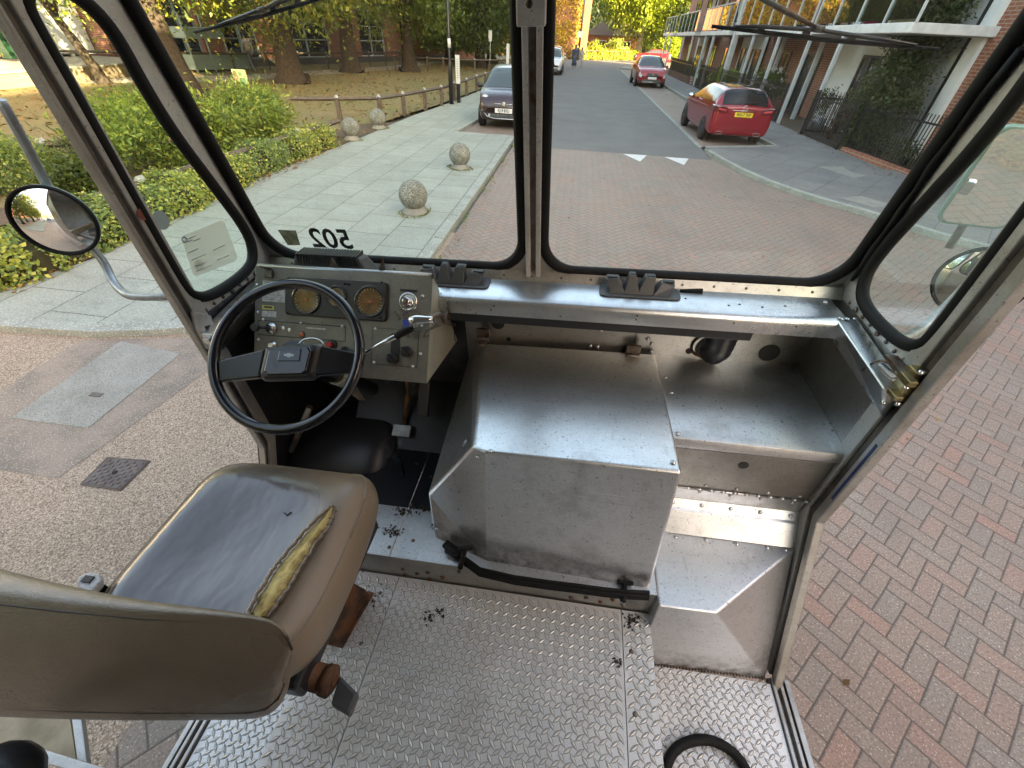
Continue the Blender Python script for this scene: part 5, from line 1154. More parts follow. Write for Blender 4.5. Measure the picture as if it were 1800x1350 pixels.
# --- riser and cab floor
m = MB(); m.bb((-.9, .665, FZ-.01), (.3745, .669, PZ-.002)); m.bb((-.9, .6695, FZ-.3), (.3745, .675, PZ-.006)); rs = part(m, 'riser', 'alu_dull', bevel=.001)
m = MB()
for px, py in ((708, 1000), (712, 1010), (733, 1008), (752, 1006), (778, 1015), (755, 1018), (1003, 1050), (1030, 1050), (1030, 1062), (1055, 1058), (1077, 1054)):
    m.rivet(V(px, py, y=.664), (0, -1, 0), .0085)
part(m, 'bolts', 'rust', rs)
for x0, x1 in ((-.95, -.574), (-.570, .374)):
    m = MB(); m.bb((x0, .6645, PZ-.004), (x1, .87, PZ)); part(m, 'cab_floor_plate', 'alu_floor', bevel=.0015)
    m = MB(); m.bb((x0, .872, PZ-.006), (x1, 1.16, PZ-.001)); part(m, 'dark_floor_plate', 'toe')
m = MB(); m.add([(-.95, 1.161, PZ-.001), (-.45, 1.161, PZ-.001), (-.45, 1.42, -1.25), (-.95, 1.42, -1.25)], [[0, 1, 2, 3]]); m.bb((-1.19, .95, PZ-.2), (-.95, 1.43, PZ)); part(m, 'toe_board', 'toe')
m = MB(); c = V(620, 770, z=PZ); m.lathe([(.25, 0), (.25, .36), (.242, .40), (.215, .435), (.17, .455), (.001, .46)], (-1.18, 1.19, -1.62), (1, 0, 0), 40); part(m, 'wheel_arch', 'toe')
m = MB()
for p in ((722, 888), (745, 897), (757, 838), (726, 950), (684, 962), (733, 815), (741, 760)): m.rivet(V(*p, z=PZ+.001), (0, 0, 1), .007)
part(m, 'floor_screws', 'steel')
# pedals and the wire on the floor
pc = V(706, 757, z=-1.38)
m = MB(); m.box(pc, (.085, .055, .012), Matrix.Rotation(R(35), 3, 'X')); pd = part(m, 'brake_pedal', 'arm', bevel=.004)
m = MB(); m.tube([pc+Vector((0, .03, 0)), pc+Vector((.01, .12, .12)), pc+Vector((.0, .2, .35))], .012, 8); m.build('pedal_arm', 'rust', pd)
m = MB(); m.box(V(705, 768, z=PZ+.002), (.12, .11, .003)); part(m, 'pedal_boot', 'plastic', bevel=.003)
pc = V(745, 700, y=1.25); m = MB(); m.box(pc, (.05, .02, .16), Matrix.Rotation(R(-35), 3, 'X')); part(m, 'accelerator_pedal', 'plastic', bevel=.006)
m = MB(); m.tube([V(697, 770, z=-1.43), V(694, 790, z=-1.44), V(705, 810, z=-1.45), V(708, 836, z=-1.45)], .0028, 6); m.cyl(V(707, 825, z=-1.45), V(708, 838, z=-1.45), .005, 8)
cb = m.build('loose_cable', 'rubber'); cb.matrix_world = VAN; tag(cb, 'thin black cable hanging loose from the pedal onto the dark cab floor', 'cable')

# --- engine cover
yT = .78
T0, T1, T2, T3 = V(853, 793, y=yT), V(1200, 830, y=yT), V(1154, 624, y=1.40), V(850, 604, y=1.40)
B0, B1, C0 = V(855, 985, z=PZ), V(1143, 1035, z=PZ), V(762, 943, z=PZ)
F0 = V(831, 786, z=T0.z-.004); D0 = V(752, 868, x=-.45); D1 = V(838, 610, y=1.40)+Vector((-.03, 0, -.03)); E1 = Vector((D1.x-.02, 1.40, PZ)); BR = Vector((B1.x+.01, 1.40, PZ)); TR = Vector((T2.x, 1.40, T2.z))
m = MB(); vs = [T0, T1, T2, T3, B0, B1, C0, F0, D0, D1, E1, BR]
m.add(vs, [[7, 0, 1, 2, 3], [0, 4, 5, 1], [7, 8, 6, 4, 0], [7, 3, 9, 8], [8, 9, 10, 6], [1, 5, 11, 2]])
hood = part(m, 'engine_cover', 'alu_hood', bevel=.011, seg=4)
m = MB()
for p in ((861, 798), (1184, 818)):
    m.rivet(V(*p, z=T0.z)+Vector((0, .01, .001)), (0, 0, 1), .008)
nf = (B0-T0).cross(T1-T0).normalized(); nf = nf if nf.y < 0 else -nf
nc = (C0-F0).cross(T0-F0).normalized(); nc = nc if nc.y < 0 else -nc
def onpl(px, py, P, n, off=.001):
    r = RV @ Vector((px-CX, py-CY, FPX)); return r*(P.dot(n)/r.dot(n))+n*off
for p in ((840, 804), (768, 930)): m.rivet(onpl(*p, F0, nc), nc, .007)
part(m, 'rivets', 'alu_dash', hood)
m = MB()
for p in ((984, 911), (1030, 917), (977, 990), (1019, 996), (807, 865), (806, 895)): m.rivet(onpl(*p, T0 if p[0] > 850 else F0, nf if p[0] > 850 else nc, -.0), nf, .0035)
part(m, 'drill_holes', 'black_ink', hood)
ns = (D0-F0).cross(T3-F0).normalized(); ns = ns if ns.x < 0 else -ns
p = onpl(818, 778, F0, ns); m = MB(); m.lathe([(.019, 0), (.019, .0008)], p, ns, 24); st_ = part(m, 'round_sticker', 'black_ink', hood)
m = MB(); m.lathe([(.015, .0009), (.015, .0012), (.0125, .0012), (.0125, .0009)], p, ns, 24, caps=False); m.box(p+ns*.0014, (.001, .016, .008)); part(m, 'print', 'white_ink', st_)
# small tape scrap near the corner
m = MB(); m.box(onpl(1104, 1011, T0, nf, .0015), (.012, .0006, .005)); part(m, 'tape_scrap', 'white_sticker', hood)
# rubber seal round the foot
m = MB(); zz = PZ+.014
sp = [V(785, 958, z=PZ+.03), V(812, 976, z=PZ+.016), V(845, 1000, z=zz), V(905, 1014, z=zz), V(960, 1022, z=zz), V(1010, 1028, z=zz), V(1060, 1035, z=zz), V(1100, 1039, z=zz), V(1140, 1041, z=zz)]
sp = [p+Vector((0, -.012, 0)) for p in sp]
m.tube(sp, .010, 8); m.tube([p+Vector((0, .006, .013)) for p in sp], .006, 8); m.tube([p+Vector((0, -.008, -.006)) for p in sp], .005, 8); part(m, 'rubber_seal', 'rubber', hood)
m = MB(); m.box(V(795, 965, z=PZ+.025), (.075, .03, .018), Matrix.Rotation(R(-28), 3, 'Z')); part(m, 'seal_end', 'rubber', hood, bevel=.004)
for px, py, px2, py2 in ((820, 957, 812, 985), (1098, 1016, 1094, 1042)):
    a = onpl(px, py, T0, nf, .012); b_ = V(px2, py2, z=PZ+.01)+Vector((0, -.028, 0)); m = MB(); m.tube([a, a.lerp(b_, .5)+Vector((0, -.006, 0)), b_], [.010, .008, .011], 8)
    m.box(a+Vector((0, -.004, .002)), (.055, .014, .012), Matrix.Rotation(R(-20 if px < 900 else 0), 3, 'Y')); part(m, 'rubber_latch', 'rubber', hood, bevel=.002)
    m = MB(); m.rivet(b_+Vector((.0, -.012, .0)), (0, -1, .3), .009); part(m, 'latch_bolt', 'steel', hood)
for px, py in ((1112, 622), (850, 592)):
    p = V(px, py, y=1.395); m = MB(); m.box(p+Vector((0, 0, .02)), (.055, .012, .04)); m.cyl(p+Vector((-.025, -.012, -.002)), p+Vector((.025, -.012, -.002)), .011, 10); m.box(p+Vector((0, -.025, -.012)), (.032, .045, .012)); part(m, 'hinge', 'steel', hood, bevel=.002)

# --- firewall
m = MB(); m.bb((XL, 1.43, -1.9), (-.425, 1.434, -.70)); part(m, 'insulation_panel', 'dark_floor'); m = MB(); m.bb((-.424, 1.43, -1.9), (.265, 1.436, -.70)); m.bb((.268, 1.428, -1.9), (XR, 1.436, -.70)); fw = part(m, 'firewall', 'alu_dull', bevel=.001)
m = MB()
for p in ((1042, 578), (1057, 580), (1038, 608), (1051, 610), (1139, 596), (1151, 585), (1146, 604), (1145, 619)): m.rivet(V(*p, y=1.427), (0, -1, 0), .0095)
part(m, 'rivets', 'alu_dash', fw)
m = MB()
for px, py, r_ in ((875, 568, .028), (894, 596, .010), (1211, 617, .013), (1352, 620, .038), (1248, 612, .055)): m.lathe([(r_, 0), (r_, .002)], V(px, py, y=1.4275), (0, -1, 0), 20)
part(m, 'holes', 'black_ink', fw)
m = MB(); m.lathe([(.056, 0), (.056, .003), (.046, .003), (.046, 0)], V(1240, 608, y=1.4265), (0, -1, 0), 24, caps=False); part(m, 'rusty_ring', 'rust', fw)
c0 = V(1272, 585, y=1.33); m = MB(); pts = []; rr = []
for i in range(19):
    u = i/18; pts.append(c0+Vector((.0, .00+.09*max(0, u-.55)**1.2, .03-.16*u+.05*max(0, u-.6)))); rr.append((.050+.004*(i % 2))*(1-.1*u))
m.tube(pts, rr, 20); dk = part(m, 'heater_duct', 'plastic')
m = MB(); m.box(c0+Vector((.0, 0, .045)), (.15, .12, .012)); m.build('duct_flange', 'plastic', dk, bevel=.004)

# --- dashboard shelf
DF, DZ, DB = 1.235, -.70, 1.386
prof = [(DB, DZ), (DF+.03, DZ), (DF+.012, DZ-.004), (DF+.003, DZ-.012), (DF, DZ-.024), (DF, DZ-.062), (DF+.004, DZ-.062), (DF+.004, DZ-.024), (DF+.03, DZ-.005), (DB, DZ-.005)]
m = MB(); m.sh(); m.loft([[(XL+.02, y, z) for y, z in prof], [(.855, y, z) for y, z in prof]]); dash = part(m, 'dashboard', 'alu_dash'); 
for p_ in dash.data.polygons: p_.use_smooth = abs(p_.normal.x) < .5
b_ = dash.modifiers.new('e', 'EDGE_SPLIT'); b_.split_angle = R(40)
m = MB(); m.bb((-.60, DF+.006, DZ-.098), (.60, DF+.05, DZ-.0625)); part(m, 'under_trim', 'plastic', dash, bevel=.004)
m = MB()
for p in ((868, 538), (863, 545), (985, 556), (1118, 562), (1120, 555), (1290, 568), (1400, 574)): m.rivet(V(*p, y=DF-.0005), (0, -1, 0), .0032)
for p in ((1300, 535), (1380, 538), (1281, 537), (1340, 540), (1205, 525)): m.rivet(V(*p, z=DZ+.0002), (0, 0, 1), .004)
part(m, 'screw_holes', 'black_ink', dash)
m = MB()
for p in ((1451, 531), (1478, 560), (1490, 561), (1503, 561)): m.rivet(V(*p, z=DZ+.0005), (0, 0, 1), .0075)
part(m, 'rivets', 'alu_dash', dash)
# flange behind the shelf
m = MB(); m.add([(XL, DB, DZ-.004), (XR, DB, DZ-.004), (XR, DB+.022, DZ+.030), (XL, DB+.022, DZ+.030)], [[0, 1, 2, 3]]); fl = part(m, 'dash_flange', 'alu_dull', solid=.003)
m = MB()
for i in range(19): m.rivet((XL+.1+i*.105, DB+.010, DZ+.014), (0, -1, .6), .005)
part(m, 'rivets', 'steel', fl)
# side sills from the dash to the door jambs
for sgn in (1, -1):
    q = (lambda p: Vector(p)) if sgn > 0 else (lambda p: mir(p))
    m = MB(); a = [(.825, 1.262, DZ-.002), (XR-.008, 1.262, DZ-.002), (XR-.008, .955, DZ-.03), (.83, .955, DZ-.03)]
    lo = [(.84, 1.262, DZ-.075), (XR-.03, 1.262, DZ-.075), (XR-.03, .955, DZ-.11), (.885, .955, DZ-.14)]
    vs = [q(p) for p in a+lo]; fs_ = [[0, 1, 2, 3], [0, 3, 7, 4], [3, 2, 6, 7], [0, 4, 5, 1], [4, 7, 6, 5], [1, 5, 6, 2]]
    m.add(vs, fs_ if sgn > 0 else [f[::-1] for f in fs_]); part(m, 'side_sill', 'alu_dash', bevel=.008, seg=3)
m = MB(); m.bb((XR-.004, .97, -1.9), (XR+.004, 1.43, -.70)); part(m, 'side_panel', 'alu_dull')
m = MB(); m.bb((XL-.004, .97, -1.9), (XL+.004, 1.43, -.70)); part(m, 'side_panel', 'dark_floor')
m = MB(); m.tube([V(545, 715, x=-1.02), V(512, 792, z=-1.40)], .014, 8); part(m, 'brace_rod', 'steel')

# --- right hand shelf, drawer and ledges
m = MB(); sh = [(1.43, -1.016), (1.0, -1.02), (.987, -1.026), (.981, -1.040), (.981, -1.062), (.986, -1.062), (.986, -1.040), (1.0, -1.027), (1.43, -1.023)]
m.sh().loft([[(.34, y, z) for y, z in sh], [(.895, y, z) for y, z in sh]]); sf = part(m, 'shelf', 'alu')
sf.modifiers.new('e', 'EDGE_SPLIT').split_angle = R(40)
m = MB()
for p in ((1190, 700), (1230, 698), (1258, 705), (1330, 715), (1375, 742), (1268, 718), (1262, 668), (1460, 745), (1463, 757), (1200, 713)): m.rivet(V(*p, z=-1.0195), (0, 0, 1), .0032)
part(m, 'screw_holes', 'black_ink', sf)
m = MB()
for p in ((1170, 663), (1180, 690), (1192, 762)): m.rivet(V(*p, z=-1.018), (0, 0, 1), .008)
part(m, 'rivets', 'alu_dash', sf)
yA = .985
m = MB(); m.bb((.34, yA, -1.268), (.880, yA+.006, -1.070)); dr = part(m, 'locker_door', 'alu_dull', bevel=.001)
m = MB(); m.lathe([(.0165, 0), (.0165, .001)], V(1307, 818, y=yA-.0005), (0, -1, 0), 20); m.build('finger_hole', 'black_ink', dr)
m = MB(); m.cyl((.34, yA-.004, -1.272), (.88, yA-.004, -1.272), .004, 8)
for i in range(14): m.cyl((.35+i*.04, yA-.004, -1.272), (.368+i*.04, yA-.004, -1.272), .0055, 8)
m.build('piano_hinge', 'alu_dash', dr)
m = MB()
for i in range(5):
    m.rivet((.43+i*.105, yA-.001, -1.252), (0, -1, 0), .006); m.rivet((.42+i*.105, yA-.001, -1.292), (0, -1, 0), .006)
part(m, 'rivets', 'alu_dash', dr)
m = MB(); m.bb((.34, yA+.001, -1.345), (.882, yA+.006, -1.276)); m.add([(.34, yA+.001, -1.345), (.885, yA+.001, -1.345), (.885, yA-.020, -1.372), (.34, yA-.020, -1.372)], [[0, 1, 2, 3]])
m.add([(.34, yA-.020, -1.372), (.885, yA-.020, -1.372), (.885, yA-.03, -1.377), (.34, yA-.03, -1.377)], [[0, 1, 2, 3]])
m.add([(.34, yA-.03, -1.377), (.885, yA-.03, -1.377), (.885, .903, PZ+.004), (.34, .903, PZ+.004)], [[0, 1, 2, 3]]); lg = part(m, 'ledge', 'alu', bevel=.002)
m = MB()
for i in range(5): m.rivet((.445+i*.103, yA-.010, -1.358), (0, -.8, .6), .008)
for p in ((1403, 938), (1398, 954)): m.rivet(V(*p, y=.94), (0, -1, .5), .006)
m.build('rivets', 'alu_dash', lg)
# wheel box
W0, W1, W2, W3 = V(1137, 1062, z=PZ+.001), V(1260, 1078, z=PZ+.001), V(1397, 965, z=PZ+.001), V(1150, 934, z=PZ+.001)
W0.x = .3755
G1, G0 = V(1345, 1192, z=SZ+.001), Vector((.3765, .59, SZ+.001)); G2 = Vector((W2.x+.005, W2.y-.02, SZ))
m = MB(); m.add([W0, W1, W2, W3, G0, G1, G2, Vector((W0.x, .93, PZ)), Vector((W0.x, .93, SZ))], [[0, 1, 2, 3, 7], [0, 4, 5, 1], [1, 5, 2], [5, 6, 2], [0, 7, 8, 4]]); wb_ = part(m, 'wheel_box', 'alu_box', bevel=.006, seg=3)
m = MB()
for p in ((1188, 944), (1241, 949), (1295, 956), (1349, 962), (1381, 966)): m.rivet(V(*p, z=PZ+.002), (0, 0, 1), .008)
m.build('rivets', 'alu_dash', wb_)
m = MB()
for i in range(42):
    u = i/41; m.ball(G0.lerp(G1, u)+Vector((0, -.004, .003)), .0045, 6)
m.build('weld_bead', 'steel', wb_)

# --- door jambs with their sliding door channels
def jamb(sgn):
    q = (lambda p: Vector(p)) if sgn > 0 else (lambda p: mir(p))
    path = [((.0, .965), .62), ((.0, .965), -1.28), ((-.012, .62), -1.90)]
    secs_ = {'jamb_inner': [(-.012, .062), (.008, .062), (.008, .008), (-.012, .008)], 'jamb_channel': [(-.002, .006), (.03, .006), (.03, -.026), (-.002, -.026)], 'jamb_outer': [(-.016, -.028), (.012, -.028), (.012, -.062), (-.016, -.062)]}
    if sgn < 0: secs_ = {'jamb_inner': [(-.012, .065), (.008, .065), (.008, .018), (-.012, .018)], 'jamb_channel': [(-.004, .016), (.03, .016), (.03, -.002), (-.004, -.002)], 'jamb_outer': [(-.014, -.004), (.012, -.004), (.012, -.018), (-.014, -.018)]}
    out = []
    for nm, sec in secs_.items():
        m = MB(); rings = []
        for (dx, y), z in path: rings.append([q((XR+dx+a, y+b_*(1 if z > -1.5 else .9), z)) for a, b_ in sec])
        m.loft(rings if sgn > 0 else [r_[::-1] for r_ in rings]); out.append(part(m, nm, {'jamb_inner': 'frame', 'jamb_channel': 'channel', 'jamb_outer': 'jamb'}[nm], bevel=.004))
    return out
M['channel'] = simple('brown_door_channel', (.055, .044, .036), .45, .4, (.11, .095, .08), 16)
M['navy'] = simple('navy_tape', (.008, .02, .09), .4)
jr = jamb(1); jl = jamb(-1)
m = MB(); m.bb((XR-.0175, .912, -1.16), (XR-.0165, .921, -.90)); part(m, 'blue_stripe', 'navy', jr[2])
# sills of the door openings
for sgn in (1, -1):
    q = (lambda p: Vector(p)) if sgn > 0 else (lambda p: mir(p))
    for nm, x0, x1, z, mt in (('door_track', .868, .880, SZ+.010, 'jamb'), ('door_track', .893, .905, SZ+.012, 'jamb'), ('sill_strip', .862, .915, SZ-.004, 'steel'), ('sill_edge', .917, .935, SZ+.004, 'alu_dull')):
        a, b_ = q((x0, -1.2, z-.02)), q((x1, .61, z)); m = MB(); m.bb(a, b_); part(m, nm, mt, bevel=.002)
    m = MB(); a, b_ = q((.88, -1.2, SZ-.10)), q((.95, .61, SZ-.025)); m.bb(a, b_); part(m, 'skirt', 'alu_dull')

# --- window walls
def wsp(x, z): return Vector((x, 1.42-.2*(z+.65), z))
def ringwall(inner, outer, T, name, mat):
    "sheet with an opening: inner outline and convex outer outline in plane coordinates, T maps to space"
    cx = sum(p[0] for p in inner)/len(inner); cy = sum(p[1] for p in inner)/len(inner); c = Vector((cx, cy)); out = []
    for p in inner:
        d_ = Vector(p)-c; best = 9e9
        for i in range(len(outer)):
            a = Vector(outer[i]); e = Vector(outer[(i+1) % len(outer)])-a; den = d_.x*e.y-d_.y*e.x
            if abs(den) < 1e-9: continue
            t_ = ((a.x-c.x)*e.y-(a.y-c.y)*e.x)/den; u = ((a.x-c.x)*d_.y-(a.y-c.y)*d_.x)/den
            if t_ > 0 and -1e-6 <= u <= 1+1e-6: best = min(best, t_)
        out.append(c+d_*best)
    # insert outer corners by snapping the closest point
    for o_ in outer:
        k = min(range(len(out)), key=lambda i: (out[i]-Vector(o_)).length); out[k] = Vector(o_)
    m = MB(); n = len(inner); m.add([T(*p) for p in inner]+[T(*p) for p in out], [[i, (i+1) % n, n+(i+1) % n, n+i] for i in range(n)])
    return part(m, name, mat, solid=.008)
def pane(inner, T, gname, gmat, sep=.014, gr=.0175):
    m = MB(); m.poly(*[T(*p) for p in inner]); g_ = part(m, gname, gmat)
    n = len(inner); off = []
    for i in range(n):
        a, b_ = Vector(inner[i-1]), Vector(inner[(i+1) % n]); d_ = (b_-a).normalized(); off.append(Vector(inner[i])+Vector((d_.y, -d_.x))*sep)
    m = MB(); m.tube([T(*p) for p in off], gr, 10, closed=True); part(m, 'window_rubber', 'rubber', g_)
    return g_
def densify(P, step=.05):
    out = []
    for i in range(len(P)):
        a, b_ = Vector(P[i]), Vector(P[(i+1) % len(P)]); k = max(1, int((b_-a).length/step)); out += [tuple(a.lerp(b_, j/k)) for j in range(k)]
    return out
ZT = .36
for x0, x1, ox0, ox1 in ((-1.158, -.197, XL, XM), (-.094, .868, XM, XR)):
    w_, h_ = x1-x0, ZT+.653; rr = [((x0+x1)/2+a, (ZT-.653)/2+b_) for a, b_ in rrect(w_, h_, .10, 8)]; rr = densify(rr)
    ringwall(rr, [(ox0, -.705), (ox1, -.705), (ox1, .62), (ox0, .62)], wsp, 'windscreen_frame', 'frame')
    g_ = pane(rr, wsp, 'windscreen', 'glass', .0165, .0195)
    if x0 < -1: wl = g_
    else: wr = g_
ql = [(330, 505), (345, 514), (365, 513), (400, 494), (430, 470), (441, 450), (432, 412), (373, 333), (300, 240), (247, 157), (197, 67), (165, 28), (130, 0), (95, -14), (68, -14), (52, 5), (85, 67), (147, 177), (275, 408)]
qy = [(V(*p, x=XL).y, V(*p, x=XL).z) for p in ql]
ar = sum(qy[i][0]*qy[(i+1) % len(qy)][1]-qy[(i+1) % len(qy)][0]*qy[i][1] for i in range(len(qy)))
if ar < 0: qy = qy[::-1]
for _ in range(2): qy = [tuple(Vector(qy[i]).lerp(Vector(qy[(i+1) % len(qy)]), t_)) for i in range(len(qy)) for t_ in (.25, .75)]
qy = densify(qy, .05)
for nm, X, gm in (('L', XL, 0), ('R', XR, 0)):
    T = lambda a, b_, X=X: Vector((X, a, b_))
    ringwall(qy, [(1.02, -.725), (1.432, -.725), (1.165, .62), (1.02, .62)], T, 'corner_post', 'frame')
    g_ = pane(qy, T, 'quarter_window', 'glass_green', .015, .0175)
    if nm == 'L': qwl = g_
    m = MB(); lo = [(X+(.006 if X < 0 else -.006), 1.03+i*.045, -.690) for i in range(8)]
    for i, p in enumerate(lo): m.rivet(p, (1 if X < 0 else -1, 0, 0), .0065 if i % 3 else .010)
    part(m, 'sill_bolts', 'steel')
# black mastic smear on the right corner post
m = MB(); pts = [V(p[0], p[1], x=XR-.013) for p in ((1497, 493), (1515, 470), (1535, 440), (1560, 405), (1585, 370), (1610, 335), (1640, 290), (1680, 238), (1730, 170), (1800, 85))]
m.tube(pts, [.005, .010, .013, .009, .012, .008, .012, .009, .012, .012], 6); part(m, 'mastic_smear', 'rubber')
# centre pillar strips
m = MB()
for x0, x1 in ((-.168, -.152), (-.133, -.117)): 
    a, b_ = wsp(0, -.71), wsp(0, .62); m.prism([(x0, a.y-.032, a.z), (x1, a.y-.032, a.z), (x1, a.y-.006, a.z), (x0, a.y-.006, a.z)], b_-a)
cp = part(m, 'centre_pillar', 'pillar', bevel=.002)
m = MB(); a, b_ = wsp(0, -.70), wsp(0, .62); m.prism([(-.1515, a.y-.016, a.z), (-.1335, a.y-.016, a.z), (-.1335, a.y-.006, a.z), (-.1515, a.y-.006, a.z)], b_-a); m.build('groove', 'steel', cp)
m = MB(); c = wsp(XM, .07); m.box(c+Vector((.002, -.042, 0)), (.066, .022, .135), Matrix.Rotation(R(11), 3, 'X')); cpb = m.build('pillar_bracket', 'pillar', cp, bevel=.003)
m = MB(); m.rivet(c+Vector((0, -.058, -.03)), (0, -1, 0), .008); m.build('bolt', 'rust', cpb)
# number on the windscreen, reads from the street
o_ = text('502', 'fleet_number', .112, 'black_ink', wl, frame3(wsp(-.905, -.590)+Vector((0, .002, 0)), (-1, 0, 0), (0, 1, .2)), ext=.0002, sx=1.0, bold=.0022)
m = MB(); P = [V(p[0], p[1], y=1.411) for p in ((488, 404), (520, 405), (528, 431), (506, 431))]; m.poly(*P); so_ = part(m, 'square_sticker', 'tan', wl)
M['sticker_gold'] = simple('faded_gold_sticker', (.36, .35, .24), .6, 0, (.20, .19, .13), 60, .4, .6); so_.data.materials.clear(); so_.data.materials.append(M['sticker_gold'])
M['dull_red'] = simple('faded_red_sticker', (.22, .05, .035), .5)
# permit and stickers on the quarter window
def qp(px, py, d_=.003): return V(px, py, x=XL+d_)
M['permit'] = glass('translucent_permit', (.80, .84, .74), .2, 0, 0)
g = G('permit_paper'); g.set((.62, .66, .54), .6); tr = g.new('BsdfTransparent'); mx = g.new('MixShader'); mx.inputs[0].default_value = .62; g.link(tr.outputs[0], mx.inputs[1]); g.link(g.b.outputs[0], mx.inputs[2]); g.link(mx.outputs[0], g.out.inputs[0]); M['permit'] = g.m
m = MB(); m.poly(*[qp(*p) for p in ((319, 418), (322, 414), (388, 388), (394, 390), (418, 452), (414, 459), (345, 486), (339, 482))]); pm = part(m, 'window_permit', 'permit', qwl)
m = MB()
for a, b_ in (((330, 425), (338, 422)), ((330, 445), (348, 437)), ((337, 457), (362, 447)), ((375, 440), (395, 431)), ((343, 468), (361, 461)), ((382, 457), (402, 449)), ((345, 477), (372, 466)), ((333, 419), (345, 414)), ((340, 424), (352, 419))):
    m.tube([qp(*a, .006), qp(*b_, .006)], .0012, 4)
m.lathe([(.010, 0), (.010, .001), (.006, .001), (.006, 0)], qp(324, 421, .005), (1, 0, 0), 14, caps=False); m.build('printed_lines', 'arm', pm)
m = MB(); m.lathe([(.017, 0), (.017, .001)], qp(350, 466, .0045), (1, 0, 0), 18); m.build('print_ring', 'permit', pm)
m = MB(); m.lathe([(.026, 0), (.026, .001)], qp(283, 387), (1, 0, 0), 22); part(m, 'round_teal_sticker', 'teal', qwl)
m = MB(); m.lathe([(.015, 0), (.015, .001)], V(250, 377, x=XL+.014), (1, 0, 0), 18); part(m, 'round_red_sticker', 'dull_red', jl[0])

# --- roof, bulkhead and side walls (close the cab so that light only comes through its openings)
M['lining'] = simple('grey_cab_lining', (.36, .36, .35), .7, 0, (.28, .28, .27), 3)
m = MB(); m.bb((XL-.06, -2.6, .60), (XR+.06, 1.20, .66)); part(m, 'roof', 'lining')
m = MB(); m.bb((XL, -1.35, -1.9), (XR, -1.30, .60)); part(m, 'bulkhead', 'lining')
m = MB()
for X in (XL, XR): m.bb((X-.01, -2.6, -1.95), (X+.01, -.45, .60))
part(m, 'side_wall', 'alu_dull')
m = MB(); m.bb((XL-.015, 1.445, -2.0), (XR+.015, 1.455, -.68)); part(m, 'front_panel', 'alu_dull')
M['panel_edge'] = metal_sheet('worn_panel_edge', (.36, .37, .36), .34, (.14, .14, .13), .45, .7, metal=.75, scratch=.4)
# --- instrument panel
PT, PB = (1.225, -.622), (1.02, -.912); PXL, PXR = -1.1, -.46
pn = Vector((0, PB[1]-PT[1], -(PB[0]-PT[0]))).normalized(); pn = pn if pn.y < 0 else -pn     # faces the driver
P0 = Vector((PXL, *PT))
def F(px, py, off=0.0): return onpl(px, py, P0, pn, off)
px_ = Vector((1, 0, 0)); pd_ = Vector((0, PB[0]-PT[0], PB[1]-PT[1])).normalized(); pmx = Matrix((px_, -pd_, pn)).transposed()
m = MB(); A = [Vector((PXL, *PT)), Vector((PXR, *PT)), Vector((PXR, *PB)), Vector((PXL, *PB))]
s1_, s2_ = V(768, 502, x=PXR), V(803, 598, x=PXR)
Bk = [Vector((PXL, s1_.y, s1_.z)), s1_, s2_, Vector((PXL, s2_.y, s2_.z))]
m.add(A+Bk, [[0, 3, 2, 1], [0, 1, 5, 4], [3, 7, 6, 2]]); m.mat(1); m.add([A[1], A[2], Bk[2], Bk[1]], [[0, 1, 2, 3]]); m.add([A[0], A[3], Bk[3], Bk[0]], [[3, 2, 1, 0]])
ip = part(m, 'instrument_panel', ['panel', 'panel_side'], solid=.004)
m = MB(); m.tube([A[0]-pn*.0125+Vector((.002, 0, 0)), A[1]-pn*.0125-Vector((.001, 0, 0))], .0135, 16); m.build('rolled_edge', 'panel_edge', ip)
m = MB(); m.cyl(A[1]+Vector((.0002, .0, .003)), A[1]+Vector((.003, .0, .003)), .010, 12); m.build('edge_hole', 'black_ink', ip)
def fbox(m, x0, y0, x1, y1, off, th, rad=None):
    a, b_ = F(x0, y0), F(x1, y1); c = (a+b_)/2; w_ = abs(b_.x-a.x); h_ = abs((b_-a).dot(pd_))
    if rad: m.prism([c+px_*q[0]-pd_*q[1]+pn*off for q in rrect(w_, h_, rad)], pn*th)
    else: m.box(c+pn*(off+th/2), (w_, h_, th), pmx)
    return c
def outline_(x0, y0, x1, y1, par):
    q = [F(x0, y0, .0025), F(x1, y0+(x1-x0)*.055, .0025), F(x1, y1+(x1-x0)*.0, .0025), F(x0, y1, .0025)]; a, b_ = F(x0, y0, .0025), F(x1, y1, .0025); w_ = b_.x-a.x; h_ = (b_-a).dot(pd_)
    q = [a, a+px_*w_, a+px_*w_+pd_*h_, a+pd_*h_]; m = MB(); m.tube(q, .0013, 4, closed=True); m.build('plate_gap', 'black_ink', par)
m = MB(); c = fbox(m, 506, 487, 681, 566, .0, .014, .012); cl = m.build('gauge_cluster', 'plastic', ip, bevel=.004)
def dialmat():
    g = G('gauge_dial'); n = g.noise(28, 5, .7, dist=2.5); l_ = 1-((n*9).fract()-.5).abs().step(.03, .14)  # bright squiggles paint a reflection into the dial colour
    g.set(g.mix(l_*.8, g.mix(g.noise(16, 3, .6).step(.4, .6), (.24, .135, .065), (.07, .042, .028)), (.50, .34, .17)), .85, 0, .1); return g.m
M['dial'] = dialmat()
